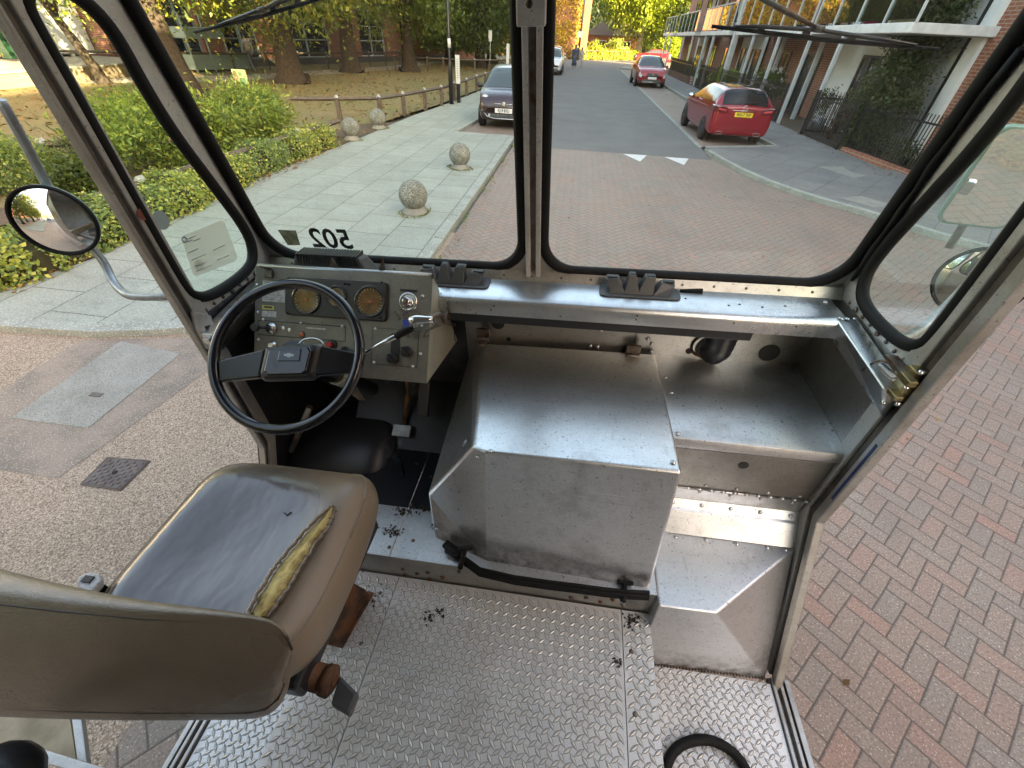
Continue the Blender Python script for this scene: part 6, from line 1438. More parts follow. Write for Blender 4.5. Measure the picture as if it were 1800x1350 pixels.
for gx, gy, gr, lb_ in ((543, 527, .046, 'left round gauge'), (595, 522, .031, 'small middle gauge'), (654, 531, .047, 'right round gauge')):
    c = F(gx, gy, .014); m = MB(); m.lathe([(gr+.006, .0), (gr+.006, .006), (gr, .006), (gr-.002, -.004)], c, pn, 32, caps=False); gg = m.build('gauge', 'gloss_black', cl)
    m = MB(); m.lathe([(gr, -.0005), (gr, .0008)], c, pn, 32); m.mat(1)
    for k in range(19):
        a = R(-135+15*k); d_ = px_*math.sin(a)-pd_*math.cos(a); m.tube([c+pn*.0012+d_*gr*.80, c+pn*.0012+d_*gr*.94], .0007, 4)
    m.mat(2); a = R(-100); d_ = px_*math.sin(a)-pd_*math.cos(a); m.tube([c+pn*.003-d_*gr*.2, c+pn*.003+d_*gr*.8], [.0014, .0006], 5); m.lathe([(.005, .001), (.005, .005)], c, pn, 12)
    m.build('dial', ['dial', 'white_ink', 'orange'], cl)
    m = MB(); m.lathe([(gr, .0045), (gr, .0055)], c, pn, 28); m.build('cover_glass', 'glass_clear', cl)
m = MB()
for q in ((514, 491), (675, 498), (672, 559), (511, 551), (610, 500), (617, 501)): m.rivet(F(*q, .018), pn, .004)
m.build('screws', 'rubber', cl)
m = MB(); c = F(718, 531); m.lathe([(.034, 0), (.034, .003), (.026, .010), (.023, .004), (.015, .012), (.0135, .026), (.004, .026)], c, pn, 26); ig = m.build('ignition_switch', 'chrome', ip)
m = MB(); m.box(c+pn*.034, (.006, .024, .014), pmx); m.build('ignition_key', 'steel', ig, bevel=.001)
m = MB(); fbox(m, 704, 508, 734, 514, 0, .004); m.build('slot_label', 'black_ink', ip)
m = MB()
for q in ((453, 501), (454, 549), (455, 597), (463, 562), (530, 568), (602, 573), (743, 521), (741, 572), (739, 622), (660, 578), (726, 644), (658, 637)): m.rivet(F(*q, .001), pn, .0065)
m.build('screws', 'alu_dash', ip)
m = MB(); fbox(m, 455, 563, 607, 600, .0005, .0018); sp_ = m.build('switch_plate', 'panel', ip, bevel=.0008); outline_(455, 563, 607, 600, ip)
m = MB(); fbox(m, 656, 576, 733, 646, .0005, .0022); sp2 = m.build('heater_plate', 'panel', ip, bevel=.0008); outline_(656, 576, 733, 646, ip)
m = MB(); c = F(479, 577); m.lathe([(.020, 0), (.020, .010), (.013, .012), (.012, .022)], c, pn, 20); kk = m.build('headlamp_switch', 'chrome', ip)
m = MB(); m.cyl(c+pn*.02, c+pn*.05+px_*-.02, .005, 8); m.lathe([(.013, -.008), (.016, 0), (.013, .008)], c+pn*.055+px_*-.022, pn, 16); m.build('knob', 'plastic', kk)
m = MB(); c = F(480, 607); m.lathe([(.016, 0), (.016, .006), (.009, .008), (.009, .014)], c, pn, 18); m.build('switch_collar', 'chrome', ip)
for q in ((498, 577), (509, 580)):
    m = MB(); m.lathe([(.0075, 0), (.0075, .003), (.004, .003)], F(*q), pn, 14); m.build('toggle_collar', 'chrome', ip)
m = MB(); m.lathe([(.0115, 0), (.0115, .004)], F(532, 588), pn, 18); lo_ = m.build('lamp_bezel', 'plastic', ip); m = MB(); m.lathe([(.0088, .004), (.0075, .010), (.001, .012)], F(532, 588), pn, 16); m.build('lamp_lens', 'orange', lo_)
m = MB(); c = F(585, 606); m.lathe([(.017, 0), (.017, .012), (.012, .014)], c, pn, 16); kk = m.build('pull_switch', 'plastic', ip); m = MB(); m.lathe([(.010, .014), (.010, .03)], c, pn, 14); m.build('button', 'red_plastic', kk)
m = MB(); m.tube([F(607, 614, .012), F(640, 622, .03)], .007, 8); m.cyl(F(607, 614), F(607, 614, .012), .010); m.build('lever_switch', 'plastic', ip)
m = MB(); fbox(m, 689, 586, 702, 634, .003, .002); m.build('heater_slot', 'black_ink', sp2)
for q in ((692, 630), (716, 618)):
    m = MB(); m.lathe([(.020, .002), (.018, .020), (.012, .022)], F(*q), pn, 18); m.box(F(*q, .026), (.008, .034, .012), pmx @ Matrix.Rotation(R(35), 3, 'Z')); m.build('heater_knob', 'plastic', ip, bevel=.001)
m = MB(); m.lathe([(.016, 0), (.016, .001)], F(667, 653), pn, 16); m.build('panel_hole', 'black_ink', ip)
m = MB(); fbox(m, 462, 493, 501, 532, .0008, .0006); st1 = m.build('data_plate', 'white_sticker', ip); m = MB()
for i in range(8): fbox(m, 464, 496+i*4.3, 499-(i*7 % 11), 497.6+i*4.3, .0015, .0003)
m.build('printed_lines', 'black_ink', st1)
m = MB(); fbox(m, 461, 536, 482, 545, .0008, .0006); st1 = m.build('warning_sticker', 'yellow_sticker', ip); m = MB(); fbox(m, 465, 538, 479, 542, .0015, .0003); m.build('printed_lines', 'black_ink', st1)
m = MB(); fbox(m, 461, 546, 486, 558, .0008, .0006); m.build('paper_sticker', 'white_sticker', ip)
m = MB(); fbox(m, 466, 566, 528, 570.5, .003, .0006); fbox(m, 539, 575, 573, 580, .003, .0006); m.build('tape_strips', 'white_sticker', ip)
m = MB(); c = F(474, 482, .0); m.box(c+pn*.006, (.030, .026, .010), pmx); m.box(c+pn*.008+Vector((-.006, 0, .022)), (.006, .006, .04), pmx); m.box(c+pn*.008+Vector((.004, 0, .022)), (.006, .006, .04), pmx); m.build('clip', 'steel', ip, bevel=.001)
# things behind the panel top
M['speaker'] = simple('dusty_grey_plastic', (.06, .062, .063), .6)
p = V(555, 462, y=1.315); t = thing('speaker_box', (0, 0, 0), 'ribbed black speaker box wedged between the dash panel and the windscreen', 'speaker')
t.matrix_world = VAN @ Matrix.Translation((-.86, 1.315, DZ)); m = MB(); m.loft([[(-.17, -.05, 0), (.17, -.05, 0), (.17, .05, 0), (-.17, .05, 0)], [(-.12, -.035, .105), (.12, -.035, .105), (.12, .03, .095), (-.12, .03, .095)]]); m.build('case', 'speaker', t, bevel=.012)
m = MB()
for i in range(22): m.bb((-.11+i*.0105, -.040, .075), (-.106+i*.0105, .02, .110))
m.build('ribs', 'plastic', t)
m = MB(); m.add([V(578, 472, y=1.25), V(598, 474, y=1.25), V(583, 452, y=1.25)], [[0, 1, 2]]); m.add([V(665, 478, y=1.25), V(678, 479, y=1.25), V(673, 452, y=1.25)], [[0, 1, 2]]); part(m, 'bracket_ears', 'steel', solid=.003)
# demister vents
def vent(px, py):
    c = V(px, py, z=DZ+.001); c.y = 1.345; m = MB(); m.prism([c+Vector((q[0], q[1], 0)) for q in rrect(.27, .085, .02)], (0, 0, .005)); vb = part(m, 'demister_vent', 'vent', bevel=.0015)
    for i, (x, h_, w_, lean) in enumerate(((-.095, .048, .050, -.030), (-.030, .062, .026, -.004), (.030, .058, .040, .018), (.092, .040, .054, .032))):
        m = MB(); b0 = c+Vector((x-lean*.7, 0, .005)); tp = c+Vector((x, .012, h_))
        m.loft([[b0+Vector(q) for q in ((-.027, -.028, 0), (.027, -.028, 0), (.027, .026, 0), (-.027, .026, 0))], [tp+Vector(q) for q in ((-w_*.42, -.010, -.006*(i == 0)), (w_*.42, -.010, -.010*(i == 3)), (w_*.42, .020, 0), (-w_*.42, .020, 0))]])
        nz = m.build('nozzle', 'vent', vb, bevel=.0025); m = MB(); m.box(tp+Vector((0, .005, .0008)), (w_*.7, .018, .003)); m.build('outlet', 'black_ink', nz)
vent(1122, 508); vent(800, 490)
m = MB(); m.tube([V(1195, 512, y=1.375), V(1235, 511, y=1.375)], .008, 8); part(m, 'rubber_plug', 'rubber')

M['spoke'] = simple('satin_black_spoke', (.020, .020, .022), .20, .3, rv=.05)
# --- steering wheel and column
wc = Vector((-.758, .815, -.671)); tl, yw = R(40), R(5)
wn_ = Vector((math.sin(yw)*math.sin(tl), -math.sin(tl)*math.cos(yw), math.cos(tl))); wu = Vector((0, 0, 1)).cross(wn_).normalized(); wu = wu if wu.x > 0 else -wu; wv = wn_.cross(wu); RW = .205
def WL(u, v, n=0): return wc+wu*u+wv*v+wn_*n
m = MB(); m.tube([WL(RW*math.cos(a), RW*math.sin(a)) for a in np.linspace(0, 2*PI, 73)[:-1]], .0142, 16, closed=True); sw = part(m, 'steering_wheel', 'gloss_black')
m = MB()
for off in (.0095, -.002): m.tube([WL((RW-.0)*math.cos(a)*(1+off*.2), (RW)*math.sin(a)*(1+off*.2), .0112) for a in np.linspace(0, 2*PI, 73)[:-1]], .0018, 6, closed=True)
def wloc(px, py, off=.02):
    r = RV @ Vector((px-CX, py-CY, FPX)); P_ = WL(0, 0, off); q = r*(P_.dot(wn_)/r.dot(wn_)); return (q-wc).dot(wu), (q-wc).dot(wv)
hubp = [wloc(*p, .030) for p in ((466, 611), (550, 604), (556, 612), (546, 656), (538, 662), (462, 664), (456, 656))]
m = MB(); cu_ = (sum(p[0] for p in hubp)/7, sum(p[1] for p in hubp)/7)
m.loft([[WL(cu_[0]+(p[0]-cu_[0])*k, cu_[1]+(p[1]-cu_[1])*k, n) for p in hubp] for k, n in ((.9, -.02), (1.18, .0), (1.08, .018), (.97, .028))]); m.build('hub', 'plastic', sw, bevel=.006, seg=3)
m = MB(); m.loft([[WL(cu_[0]+(p[0]-cu_[0])*k, cu_[1]+(p[1]-cu_[1])*k, n) for p in hubp] for k, n in ((.84, .028), (.84, .033), (.79, .036))]); hp = m.build('horn_pad', 'gloss_black', sw, bevel=.004, seg=3)
m = MB(); b_ = [wloc(*p, .036) for p in ((492, 616), (530, 613), (527, 635), (488, 635))]; m.prism([WL(*q, .0355) for q in b_][::-1], wn_*.003); em = m.build('emblem_frame', 'gloss_black', hp, bevel=.0015)
bc = (sum(p[0] for p in b_)/4, sum(p[1] for p in b_)/4); m = MB(); bt = [(-.016, -.004), (-.006, -.004), (-.006, -.007), (.006, -.007), (.006, -.004), (.018, -.004), (.015, .004), (.005, .004), (.005, .007), (-.007, .007), (-.007, .004), (-.019, .004)]
m.prism([WL(bc[0]+q[0]*.8, bc[1]+q[1]*.8, .0388) for q in bt], wn_*.0008); m.build('emblem', 'arm', em)
for sgn, a in ((-1, ((468, 614), (458, 664))), (1, ((550, 605), (546, 662)))):
    r0 = [wloc(*a[0], .01), wloc(*a[1], .01)]; e0, e1 = (wloc(384, 634, 0), wloc(386, 672, 0)) if sgn < 0 else (wloc(627, 621, 0), wloc(622, 656, 0))
    m = MB(); m.loft([[WL(*r0[0], .016), WL(*r0[1], .016), WL(*r0[1], -.008), WL(*r0[0], -.008)], [WL((r0[0][0]*.4+e0[0]*.6), (r0[0][1]*.4+e0[1]*.6), .010), WL((r0[1][0]*.4+e1[0]*.6), (r0[1][1]*.4+e1[1]*.6), .010), WL((r0[1][0]*.4+e1[0]*.6), (r0[1][1]*.4+e1[1]*.6), -.006), WL((r0[0][0]*.4+e0[0]*.6), (r0[0][1]*.4+e0[1]*.6), -.006)], [WL(*e0, .004), WL(*e1, .004), WL(*e1, -.006), WL(*e0, -.006)]])
    m.build('spoke', 'spoke', sw, bevel=.005, seg=3)
cc_ = wloc(547, 608, -.01); m = MB(); m.tube([WL(cc_[0]+.036*math.cos(a), cc_[1]+.022*math.sin(a), -.01) for a in np.linspace(.1, PI-.1, 14)], .0022, 6); m.build('chrome_ring', 'chrome', sw)
ax = -wn_
m = MB(); m.lathe([(.048, .03), (.050, .10), (.036, .13), (.034, .26), (.030, .27), (.028, .62)], wc, ax, 22); cl_ = part(m, 'steering_column', 'spoke')
m = MB(); m.lathe([(.034, .29), (.036, .295), (.036, .36), (.032, .365)], wc, ax, 20); m.build('collar', 'panel_side', cl_)
m = MB()
for k in range(7):
    o_ = Vector((.01*k-.03, 0, 0)); m.tube([wc+ax*.27+o_*.5, wc+ax*.30+o_+Vector((.02, .0, -.03)), wc+ax*.31+o_*.7+Vector((.03, .01, -.08)), wc+ax*.30+Vector((.05+.004*k, .0, -.11))], .0022, 5)
m.build('wire_bundle', 'steel', cl_)
m = MB(); a = wc+ax*.06+wu*.03; pts = [a, V(640, 622, y=.86), V(668, 605, y=.86), V(699, 590, y=.86)]; m.tube(pts, .0062, 10); lv = part(m, 'gear_lever', 'chrome')
m = MB(); m.tube([V(697, 591, y=.86), V(712, 582, y=.86), V(724, 578, y=.86)], [.009, .011, .008], 10); m.build('rubber_sleeve', 'rubber', lv)
m = MB(); kn = V(733, 563, y=.86); m.lathe([(.002, -.022), (.011, -.018), (.0135, -.002), (.012, .010), (.009, .028), (.008, .042)], kn, (1, .15, .05), 18); m.tube([V(724, 577, y=.86), kn+Vector((.01, 0, 0))], .006, 8); m.build('knob', 'chrome', lv)
# keys
t = thing('key_bunch', (0, 0, 0), 'bunch of keys and rings with a blue tag hanging from the ignition lock', 'keys'); t.matrix_world = VAN; m = MB()
kc_ = F(718, 545, .05)
for q, r_ in (((712, 552), .011), ((718, 549), .012), ((722, 556), .010)):
    c = F(*q, .045); m.tube([c+px_*r_*math.cos(a)-pd_*r_*math.sin(a) for a in np.linspace(0, 2*PI, 15)[:-1]], .0014, 5, closed=True)
m.build('rings', 'steel', t)
m = MB()
for q, an in (((706, 556), 35), ((724, 585), -10), ((716, 583), 10), ((720, 588), 60)): m.box(F(*q, .035), (.010, .034, .002), pmx @ Matrix.Rotation(R(an), 3, 'Z'))
m.build('keys', 'steel', t, bevel=.0006); m = MB(); m.box(F(724, 572, .05), (.020, .034, .004), pmx @ Matrix.Rotation(R(12), 3, 'Z')); m.build('tag', 'blue', t, bevel=.002)
t = thing('latch_chain', (0, 0, 0), 'greasy metal latch and chain hanging beside the grey dash panel', 'latch'); t.matrix_world = VAN
m = MB(); m.tube([V(752, 560, x=PXR+.02), V(770, 553, x=PXR+.03), V(790, 556, x=PXR+.03)], .009, 8); m.box(V(783, 556, x=PXR+.035), (.014, .055, .022)); m.tube([V(775, 570, x=PXR+.03), V(750, 580, x=PXR+.02), V(745, 592, x=PXR+.01), V(752, 590, x=PXR+.01)], .0045, 6); m.build('latch', 'steel', t)
m = MB()
for i in range(9):
    c = V(762+i*4.5, 569+2*math.sin(i), x=PXR+.035); m.tube([c+Vector((0, .006*math.cos(a), .006*math.sin(a))) if i % 2 else c+Vector((.006*math.cos(a), 0, .006*math.sin(a))) for a in np.linspace(0, 2*PI, 9)[:-1]], .0016, 4, closed=True)
m.build('chain', 'steel', t)
m = MB(); m.tube([V(775, 515, x=-.45), V(790, 530, x=-.44), V(797, 560, x=-.43), V(800, 600, x=-.43)], .0018, 5); part(m, 'thin_wire', 'rubber')
# --- door latches on the jambs
b = V(1575, 665, x=XR-.03)
m = MB(); P = [V(p[0], p[1], x=XR-.035) for p in ((1578, 652), (1598, 640), (1612, 655), (1596, 668), (1585, 690), (1572, 705), (1548, 698), (1562, 678))]; m.prism(P, (.03, 0, 0)); la = part(m, 'door_latch', 'brass', bevel=.003)
m = MB()
for q in ((1622, 655), (1596, 682), (1581, 710), (1556, 708)): m.lathe([(.0065, 0), (.006, .008), (.002, .010)], V(*q, x=XR-.04), (-1, 0, 0), 10)
m.build('bolts', 'chrome', la)
m = MB(); m.box(V(1595, 667, x=XR-.055), (.02, .045, .018)); m.build('catch', 'brass', la, bevel=.002); m = MB(); m.box(V(1573, 694, x=XR-.055), (.02, .036, .014)); m.build('catch', 'brass', la, bevel=.002)
m = MB(); sp = [V(1548, 643, x=XR-.05).lerp(V(1573, 666, x=XR-.05), i/90)+Vector((.009*math.cos(i*.75), 0, .009*math.sin(i*.75))) for i in range(91)]; m.tube(sp, .0017, 5); m.build('spring', 'chrome', la)
m = MB(); m.tube([V(1516, 651, x=XR-.06), V(1535, 637, x=XR-.06), V(1548, 633, x=XR-.05), V(1570, 640, x=XR-.05)], .0035, 8); m.box(V(1578, 640, x=XR-.04), (.03, .07, .008)); m.build('release_rod', 'steel', la)
m = MB(); m.prism([V(p[0], p[1], x=XL+.03) for p in ((342, 548), (372, 555), (375, 570), (360, 575), (378, 600), (370, 615), (350, 580))], (-.02, 0, 0)); lb2 = part(m, 'door_latch', 'frame', bevel=.003)
m = MB(); m.box(V(368, 596, x=XL+.05), (.02, .03, .018)); m.build('catch', 'chrome', lb2, bevel=.003)

M['seam_dark'] = simple('dark_seam', (.05, .038, .026), .6)
# --- driver's seat
seat = bpy.data.objects.new('driver_seat', None); C.objects.link(seat); seat.parent = van; seat.location = -VORG; seat['label'] = 'worn tan vinyl driver seat with a torn cushion'
zc = -.92
def grid_mesh(rows, name, mat, parent, sub=2, mats=None, fm=None):
    m = MB(); m.sh(); n = len(rows[0]); o = 0
    for r_ in rows: m.v += [tuple(p) for p in r_]
    for i in range(len(rows)-1):
        for j in range(n):
            m.cur = fm(i, j) if fm else 0; m._f([i*n+j, i*n+(j+1) % n, (i+1)*n+(j+1) % n, (i+1)*n+j])
    m.cur = 0; m._f(list(range(n))[::-1]); m._f([(len(rows)-1)*n+j for j in range(n)])
    return m.build(name, mats or mat, parent, sub=sub)
# cushion as a height field over its outline: front is rounded, right bolster is high and soft
cx0, cx1, cy0, cy1 = -1.005, -.475, .16, .70
def outline(s):   # superellipse outline, fuller at the back
    a = 2*PI*s; e = .42; x = math.copysign(abs(math.cos(a))**e, math.cos(a)); y = math.copysign(abs(math.sin(a))**e, math.sin(a))
    return x, y
NR, NS = 15, 64
def cushion_pt(r, s):
    ux, uy = outline(s); x = (cx0+cx1)/2+ux*r*(cx1-cx0)/2*(1-.06*max(0, uy)); y = (cy0+cy1)/2+uy*r*(cy1-cy0)/2
    sag = .028*math.exp(-(((x-(-.78))/.17)**2+((y-.40)/.17)**2)); bol = .020*math.exp(-((x-(-.535))/.05)**2)+.012*math.exp(-((x-(-.96))/.05)**2)
    fr = -.05*max(0, (y-.56)/.14)**2
    return x, y, zc-sag+bol+fr-.020*r**5
rows = []
for i in range(NR+1):
    r = (i/NR)
    row = []
    for j in range(NS):
        x, y, z = cushion_pt(.0001+r*.90, j/NS); z -= .022*r**7; row.append((x, y, z))
    rows.append(row)
for k, dz in ((.975, -.042), (1.0, -.075), (1.005, -.11), (.985, -.145), (.93, -.165)):
    rows.append([(cushion_pt(k, j/NS)[0], cushion_pt(k, j/NS)[1], cushion_pt(.9, j/NS)[2]+dz*1.0+.0) for j in range(NS)])
m = MB(); m.sh(); n = NS
for r_ in rows: m.v += r_
for i in range(len(rows)-1):
    for j in range(n):
        m.cur = 1 if i < NR-1 else 0; m._f([i*n+j, (i+1)*n+j, (i+1)*n+(j+1) % n, i*n+(j+1) % n])
m._f([(len(rows)-1)*n+j for j in range(n)][::-1])
# worn gloss fades into plain vinyl: one material whose roughness depends on the distance from the middle of the seat
g = G('seat_vinyl'); x, y, z = g.xyz(); wob = g.noise(6, 4, .6)*.5
dd = ((x+.80)*(x+.80)*9.5+(y-.40)*(y-.40)*9.0)+wob*.5
w_ = 1-dd.step(.45, .95)
g.set(g.mix(w_, (.215, .160, .108), (.070, .060, .056)), g.noise(4, 3, .5)*.12+.32-w_*.16, 0, .8)
cell = g.voro(230, 'DISTANCE_TO_EDGE'); b1 = g.bump(cell.step(0, .12)*(1-w_), .12, .0012); b1 = g.bump(g.noise(19, 5, .6, stretch=(1, 1.3, 1)), .10, .005, b1); g.bump(g.noise(5.2, 3, .5, stretch=(1.5, .9, 1)), .40, .022, b1); M['seat_vinyl'] = g.m
cush = m.build('cushion', ['seat_vinyl', 'seat_vinyl'], seat, sub=1)
m = MB(); m.tube([Vector(cushion_pt(.945, j/96))+Vector((0, 0, -.030)) for j in range(96)], .0032, 6, closed=True); m.build('piping', 'vinyl', cush)
# the tear: foam wedge along the right bolster with curled vinyl lips and stitches
def cz(x, y):
    sag = .028*math.exp(-(((x+.78)/.17)**2+((y-.40)/.17)**2)); bol = .020*math.exp(-((x+.535)/.05)**2)+.012*math.exp(-((x+.96)/.05)**2); fr = -.05*max(0, (y-.56)/.14)**2; rr_ = min(1, (abs((x+.74)/.265)**4.8+abs((y-.43)/.27)**4.8)**(1/4.8))/.90; return zc-sag+bol+fr-.020*(rr_*.9)**5-.022*min(1, rr_)**7
tp = [(585, 893), (568, 918), (545, 945), (520, 975), (500, 1005), (480, 1040), (462, 1068), (455, 1088)]
wd = [(3, 3), (18, 16), (26, 24), (30, 29), (32, 31), (31, 29), (25, 24), (13, 12)]
Lp, Rp, Cp = [], [], []
for (px, py), (a, b_) in zip(tp, wd):
    for lst, dx in ((Lp, -a), (Rp, b_), (Cp, 0)):
        q = V(px+dx, py-dx*.35, z=zc+.008); lst.append(Vector((q.x, q.y, cz(q.x, q.y)+.004)))
def fine(P, k=6):
    out = []
    for i in range(len(P)-1):
        for j in range(k):
            a = P[max(i-1, 0)]; b_ = P[i]; c = P[i+1]; d_ = P[min(i+2, len(P)-1)]; out.append(Vector(cr(np.array(a), np.array(b_), np.array(c), np.array(d_), j/k)))
    return out+[P[-1]]
Lf, Rf, Cf = fine(Lp), fine(Rp), fine(Cp); rows = []
for i, (a, b_, c) in enumerate(zip(Lf, Rf, Cf)):
    j1, j2 = rng.normal()*.0022, rng.normal()*.0022; a = a+Vector((j1, 0, 0)); b_ = b_+Vector((j2, 0, 0)); Lf[i] = a; Rf[i] = b_
    rows.append([a.lerp(b_, u)+Vector((0, 0, np.interp(u, [0, .12, .4, .5, .62, .85, 1], [-.002, .0015, .0015, .005, .011, .010, -.001])+(rng.normal()*.0012 if 0 < u < 1 else 0))) for u in np.linspace(0, 1, 13)])
m = MB(); m.sh().loft(rows, closed=False, caps=False); fo_ = m.build('torn_foam', 'foam', cush, sub=1)
m = MB(); m.tube([p+Vector((-.004, 0, .005)) for p in Lf], [.0042+abs(rng.normal())*.0008 for i in range(len(Lf))], 8); m.tube([p+Vector((.002, 0, .002)) for p in Rf], [.0030+abs(rng.normal())*.0007 for i in range(len(Rf))], 6); m.build('torn_edge', 'vinyl', cush)
m = MB()
for i in range(3, len(Rf)-2, 3): m.tube([Rf[i]+Vector((-.004, 0, .006)), Rf[i]+Vector((.012, .004*math.sin(i*3), .004))], .0011, 4)
for i in range(2, len(Lf)-2, 4): m.tube([Lf[i]+Vector((.003, 0, .003)), Lf[i]+Vector((-.006, .006*math.sin(i), .002))], .0009, 4)
m.build('loose_threads', 'steel', cush)
m = MB(); q = [V(p[0], p[1], z=zc+.006) for p in ((494, 893), (500, 899), (508, 894))]; q = [Vector((p.x, p.y, cz(p.x, p.y)+.002)) for p in q]; m.tube(q, .0016, 5); m.build('small_cut', 'black_ink', cush)
# backrest: thick curved pad, sections from its right end to its left end
def bsec(B, T, Fr, k=1.0):
    "section through the pad: B rear bottom, T rear top seam, Fr front top"
    B, T, Fr = Vector(B), Vector(T), Vector(Fr); fb_ = B+(Fr-T)*1.0+Vector((0, .02, -.01)); c = (B+T+Fr+fb_)/4
    P = [B, B.lerp(T, .33)+Vector((0, -.022, .0)), B.lerp(T, .70)+Vector((0, -.026, .004)), T, T.lerp(Fr, .3)+Vector((0, 0, .012)), T.lerp(Fr, .7)+Vector((0, 0, .012)), Fr, Fr.lerp(fb_, .35)+Vector((0, .012, 0)), Fr.lerp(fb_, .75)+Vector((0, .010, 0)), fb_, fb_.lerp(B, .5)+Vector((0, 0, -.014))]
    return [c+(p-c)*k for p in P]
zb_, zt_ = -.985, -.765
secs2 = [((490, 1205), (516, 1145), (522, 1132), .25), ((496, 1228), (516, 1122), (520, 1112), .62), ((490, 1250), (505, 1108), (508, 1100), .86), ((470, 1266), (482, 1100), (488, 1090), .97), ((440, 1272), (450, 1096), (462, 1082), 1.0), ((370, 1274), (350, 1090), (385, 1068), 1), ((280, 1276), (240, 1084), (300, 1058), 1), ((170, 1277), (110, 1072), (200, 1040), 1), ((60, 1276), (-10, 1058), (90, 1014), 1), ((-60, 1274), (-130, 1040), (-20, 985), 1), ((-200, 1262), (-290, 1010), (-150, 930), .95), ((-260, 1240), (-340, 990), (-220, 915), .6)]
rows = [bsec(V(*b_, z=zb_), V(*t_, z=zt_), V(*f_, z=zt_-.008), k) for b_, t_, f_, k in secs2]
m = MB(); m.sh(); m.loft([[p for p in r_] for r_ in rows]); bk = m.build('backrest', 'vinyl', seat, sub=3)
m = MB(); m.tube([r_[3].lerp(sum(r_, Vector())/11, .035) for r_ in rows[1:-1]], .0022, 6); m.build('seam', 'seam_dark', bk); m = MB(); m.tube([r_[0].lerp(r_[1], .55).lerp(sum(r_, Vector())/11, .052) for r_ in rows[1:-1]], .0022, 6); m.build('seam', 'seam_dark', bk)
# pedestal, slider tube, adjuster, buckle
m = MB(); a = V(598, 1128, z=FZ+.03); P = [V(p[0], p[1], z=FZ+.004) for p in ((600, 1133), (650, 1046), (560, 1030), (500, 1110))]; ce = sum(P, Vector())/4
m.loft([P, [ce+(p-ce)*.98+Vector((0, 0, .05)) for p in P], [ce+(p-ce)*.62+Vector((-.06, -.03, .44)) for p in P], [ce+(p-ce)*.62+Vector((-.06, -.03, .50)) for p in P]]); pe = m.build('pedestal', 'rust', seat, bevel=.004)
m = MB(); m.prism([ce+(p-ce)*1.12 for p in P], (0, 0, .006)); m.build('base_plate', 'rust', pe, bevel=.002)
m = MB(); a, b_ = V(515, 1178, z=-1.16), V(583, 1198, z=-1.16); m.cyl(a+(a-b_)*3, b_, .030, 22); m.lathe([(.033, -.018), (.034, 0), (.028, .002), (.028, .004)], b_, b_-a, 22); m.lathe([(.010, 0), (.010, .008)], b_, b_-a, 6); m.build('slider_tube', 'rust', seat)
m = MB(); q = [V(p[0], p[1], z=-1.18) for p in ((596, 1186), (628, 1218), (612, 1258), (580, 1238))]; m.prism(q, (0, 0, -.03)); m.build('adjuster_lever', 'vent', seat, bevel=.006)
m = MB(); q = [V(p[0], p[1], z=-.92) for p in ((138, 1012), (158, 1004), (174, 1008), (176, 1022), (158, 1043), (138, 1036), (133, 1022))]; m.prism(q, (0, 0, -.02)); bu = m.build('belt_buckle', 'white_sticker', seat, bevel=.005)
m = MB(); c = V(154, 1018, z=-.918); m.box(c, (.022, .014, .004)); m.build('buckle_slot', 'black_ink', bu); m = MB(); m.box(V(166, 1045, z=-.96), (.03, .04, .02)); m.build('buckle_strap', 'rubber', bu)
m = MB(); m.bb((-.98, .18, -1.16), (-.52, .62, -1.09)); m.build('seat_pan', 'dark_floor', seat, bevel=.01)
# boards and trim behind the seat
m = MB(); q = [V(p[0], p[1], z=-1.45) for p in ((-60, 1240), (120, 1245), (136, 1350), (60, 1330), (-60, 1300))]; m.prism(q, (0, 0, -.02)); bx = part(m, 'rear_board', 'tan')
m = MB(); q = [V(p[0], p[1], z=-1.44) for p in ((122, 1240), (140, 1240), (154, 1352), (137, 1352))]; m.prism(q, (0, 0, -.02)); m.build('edge_strip', 'jamb', bx, bevel=.002)
m = MB(); q = [V(p[0], p[1], z=-1.40) for p in ((40, 1308), (60, 1312), (190, 1352), (180, 1372), (40, 1330))]; m.prism(q, (0, 0, -.02)); m.build('rail', 'jamb', bx, bevel=.002)
m = MB(); m.ball(V(-12, 1385, z=-.95), .062, 20, (1.1, 1, .9)); part(m, 'belt_reel', 'plastic')

# hose on the lower step
t = MB(); c = V(1232, 1400, z=SZ+.02)
pts = [V(1165, 1380, z=SZ+.02), V(1174, 1340, z=SZ+.022), V(1190, 1315, z=SZ+.022), V(1218, 1302, z=SZ+.022), V(1250, 1302, z=SZ+.022), V(1283, 1318, z=SZ+.022), V(1305, 1342, z=SZ+.022), V(1318, 1372, z=SZ+.022), V(1325, 1420, z=SZ+.022)]
t.tube(fine(pts, 5), .0165, 14); hz_ = t.build('hose', 'rubber'); hz_.matrix_world = VAN; tag(hz_, 'loop of thick black hose lying on the lower tread plate step', 'hose')
# dark fluff and dirt on the floor
P = []
for (px, py), n_, s_ in (((752, 1082), 22, .012), ((775, 1076), 14, .008), ((650, 1050), 24, .03), ((1110, 1088), 50, .014), ((1085, 1165), 16, .007), ((600, 965), 20, .04)):
    c = V(px, py, z=FZ+.003)
    for _ in range(n_): P.append((c.x+rng.normal()*s_, min(c.y+rng.normal()*s_, .655), FZ+.003))
for _ in range(260):
    c = V(*[(735, 893), (690, 935), (775, 925), (712, 900), (770, 895)][_ % 5], z=PZ); P.append((c.x+rng.normal()*.02, c.y+rng.normal()*.009, PZ+.002))
P = np.array(P); db = leaves(P, .012, 'black_leafbits', 'dirt_flakes', None, .6, N=np.tile([0, 0, 1.], (len(P), 1)), jit=.3) if 'black_leafbits' in M else None
db.matrix_world = VAN; tag(db, 'dark flakes of dirt and fluff scattered on the tread plate floor', 'dirt', kind='stuff')

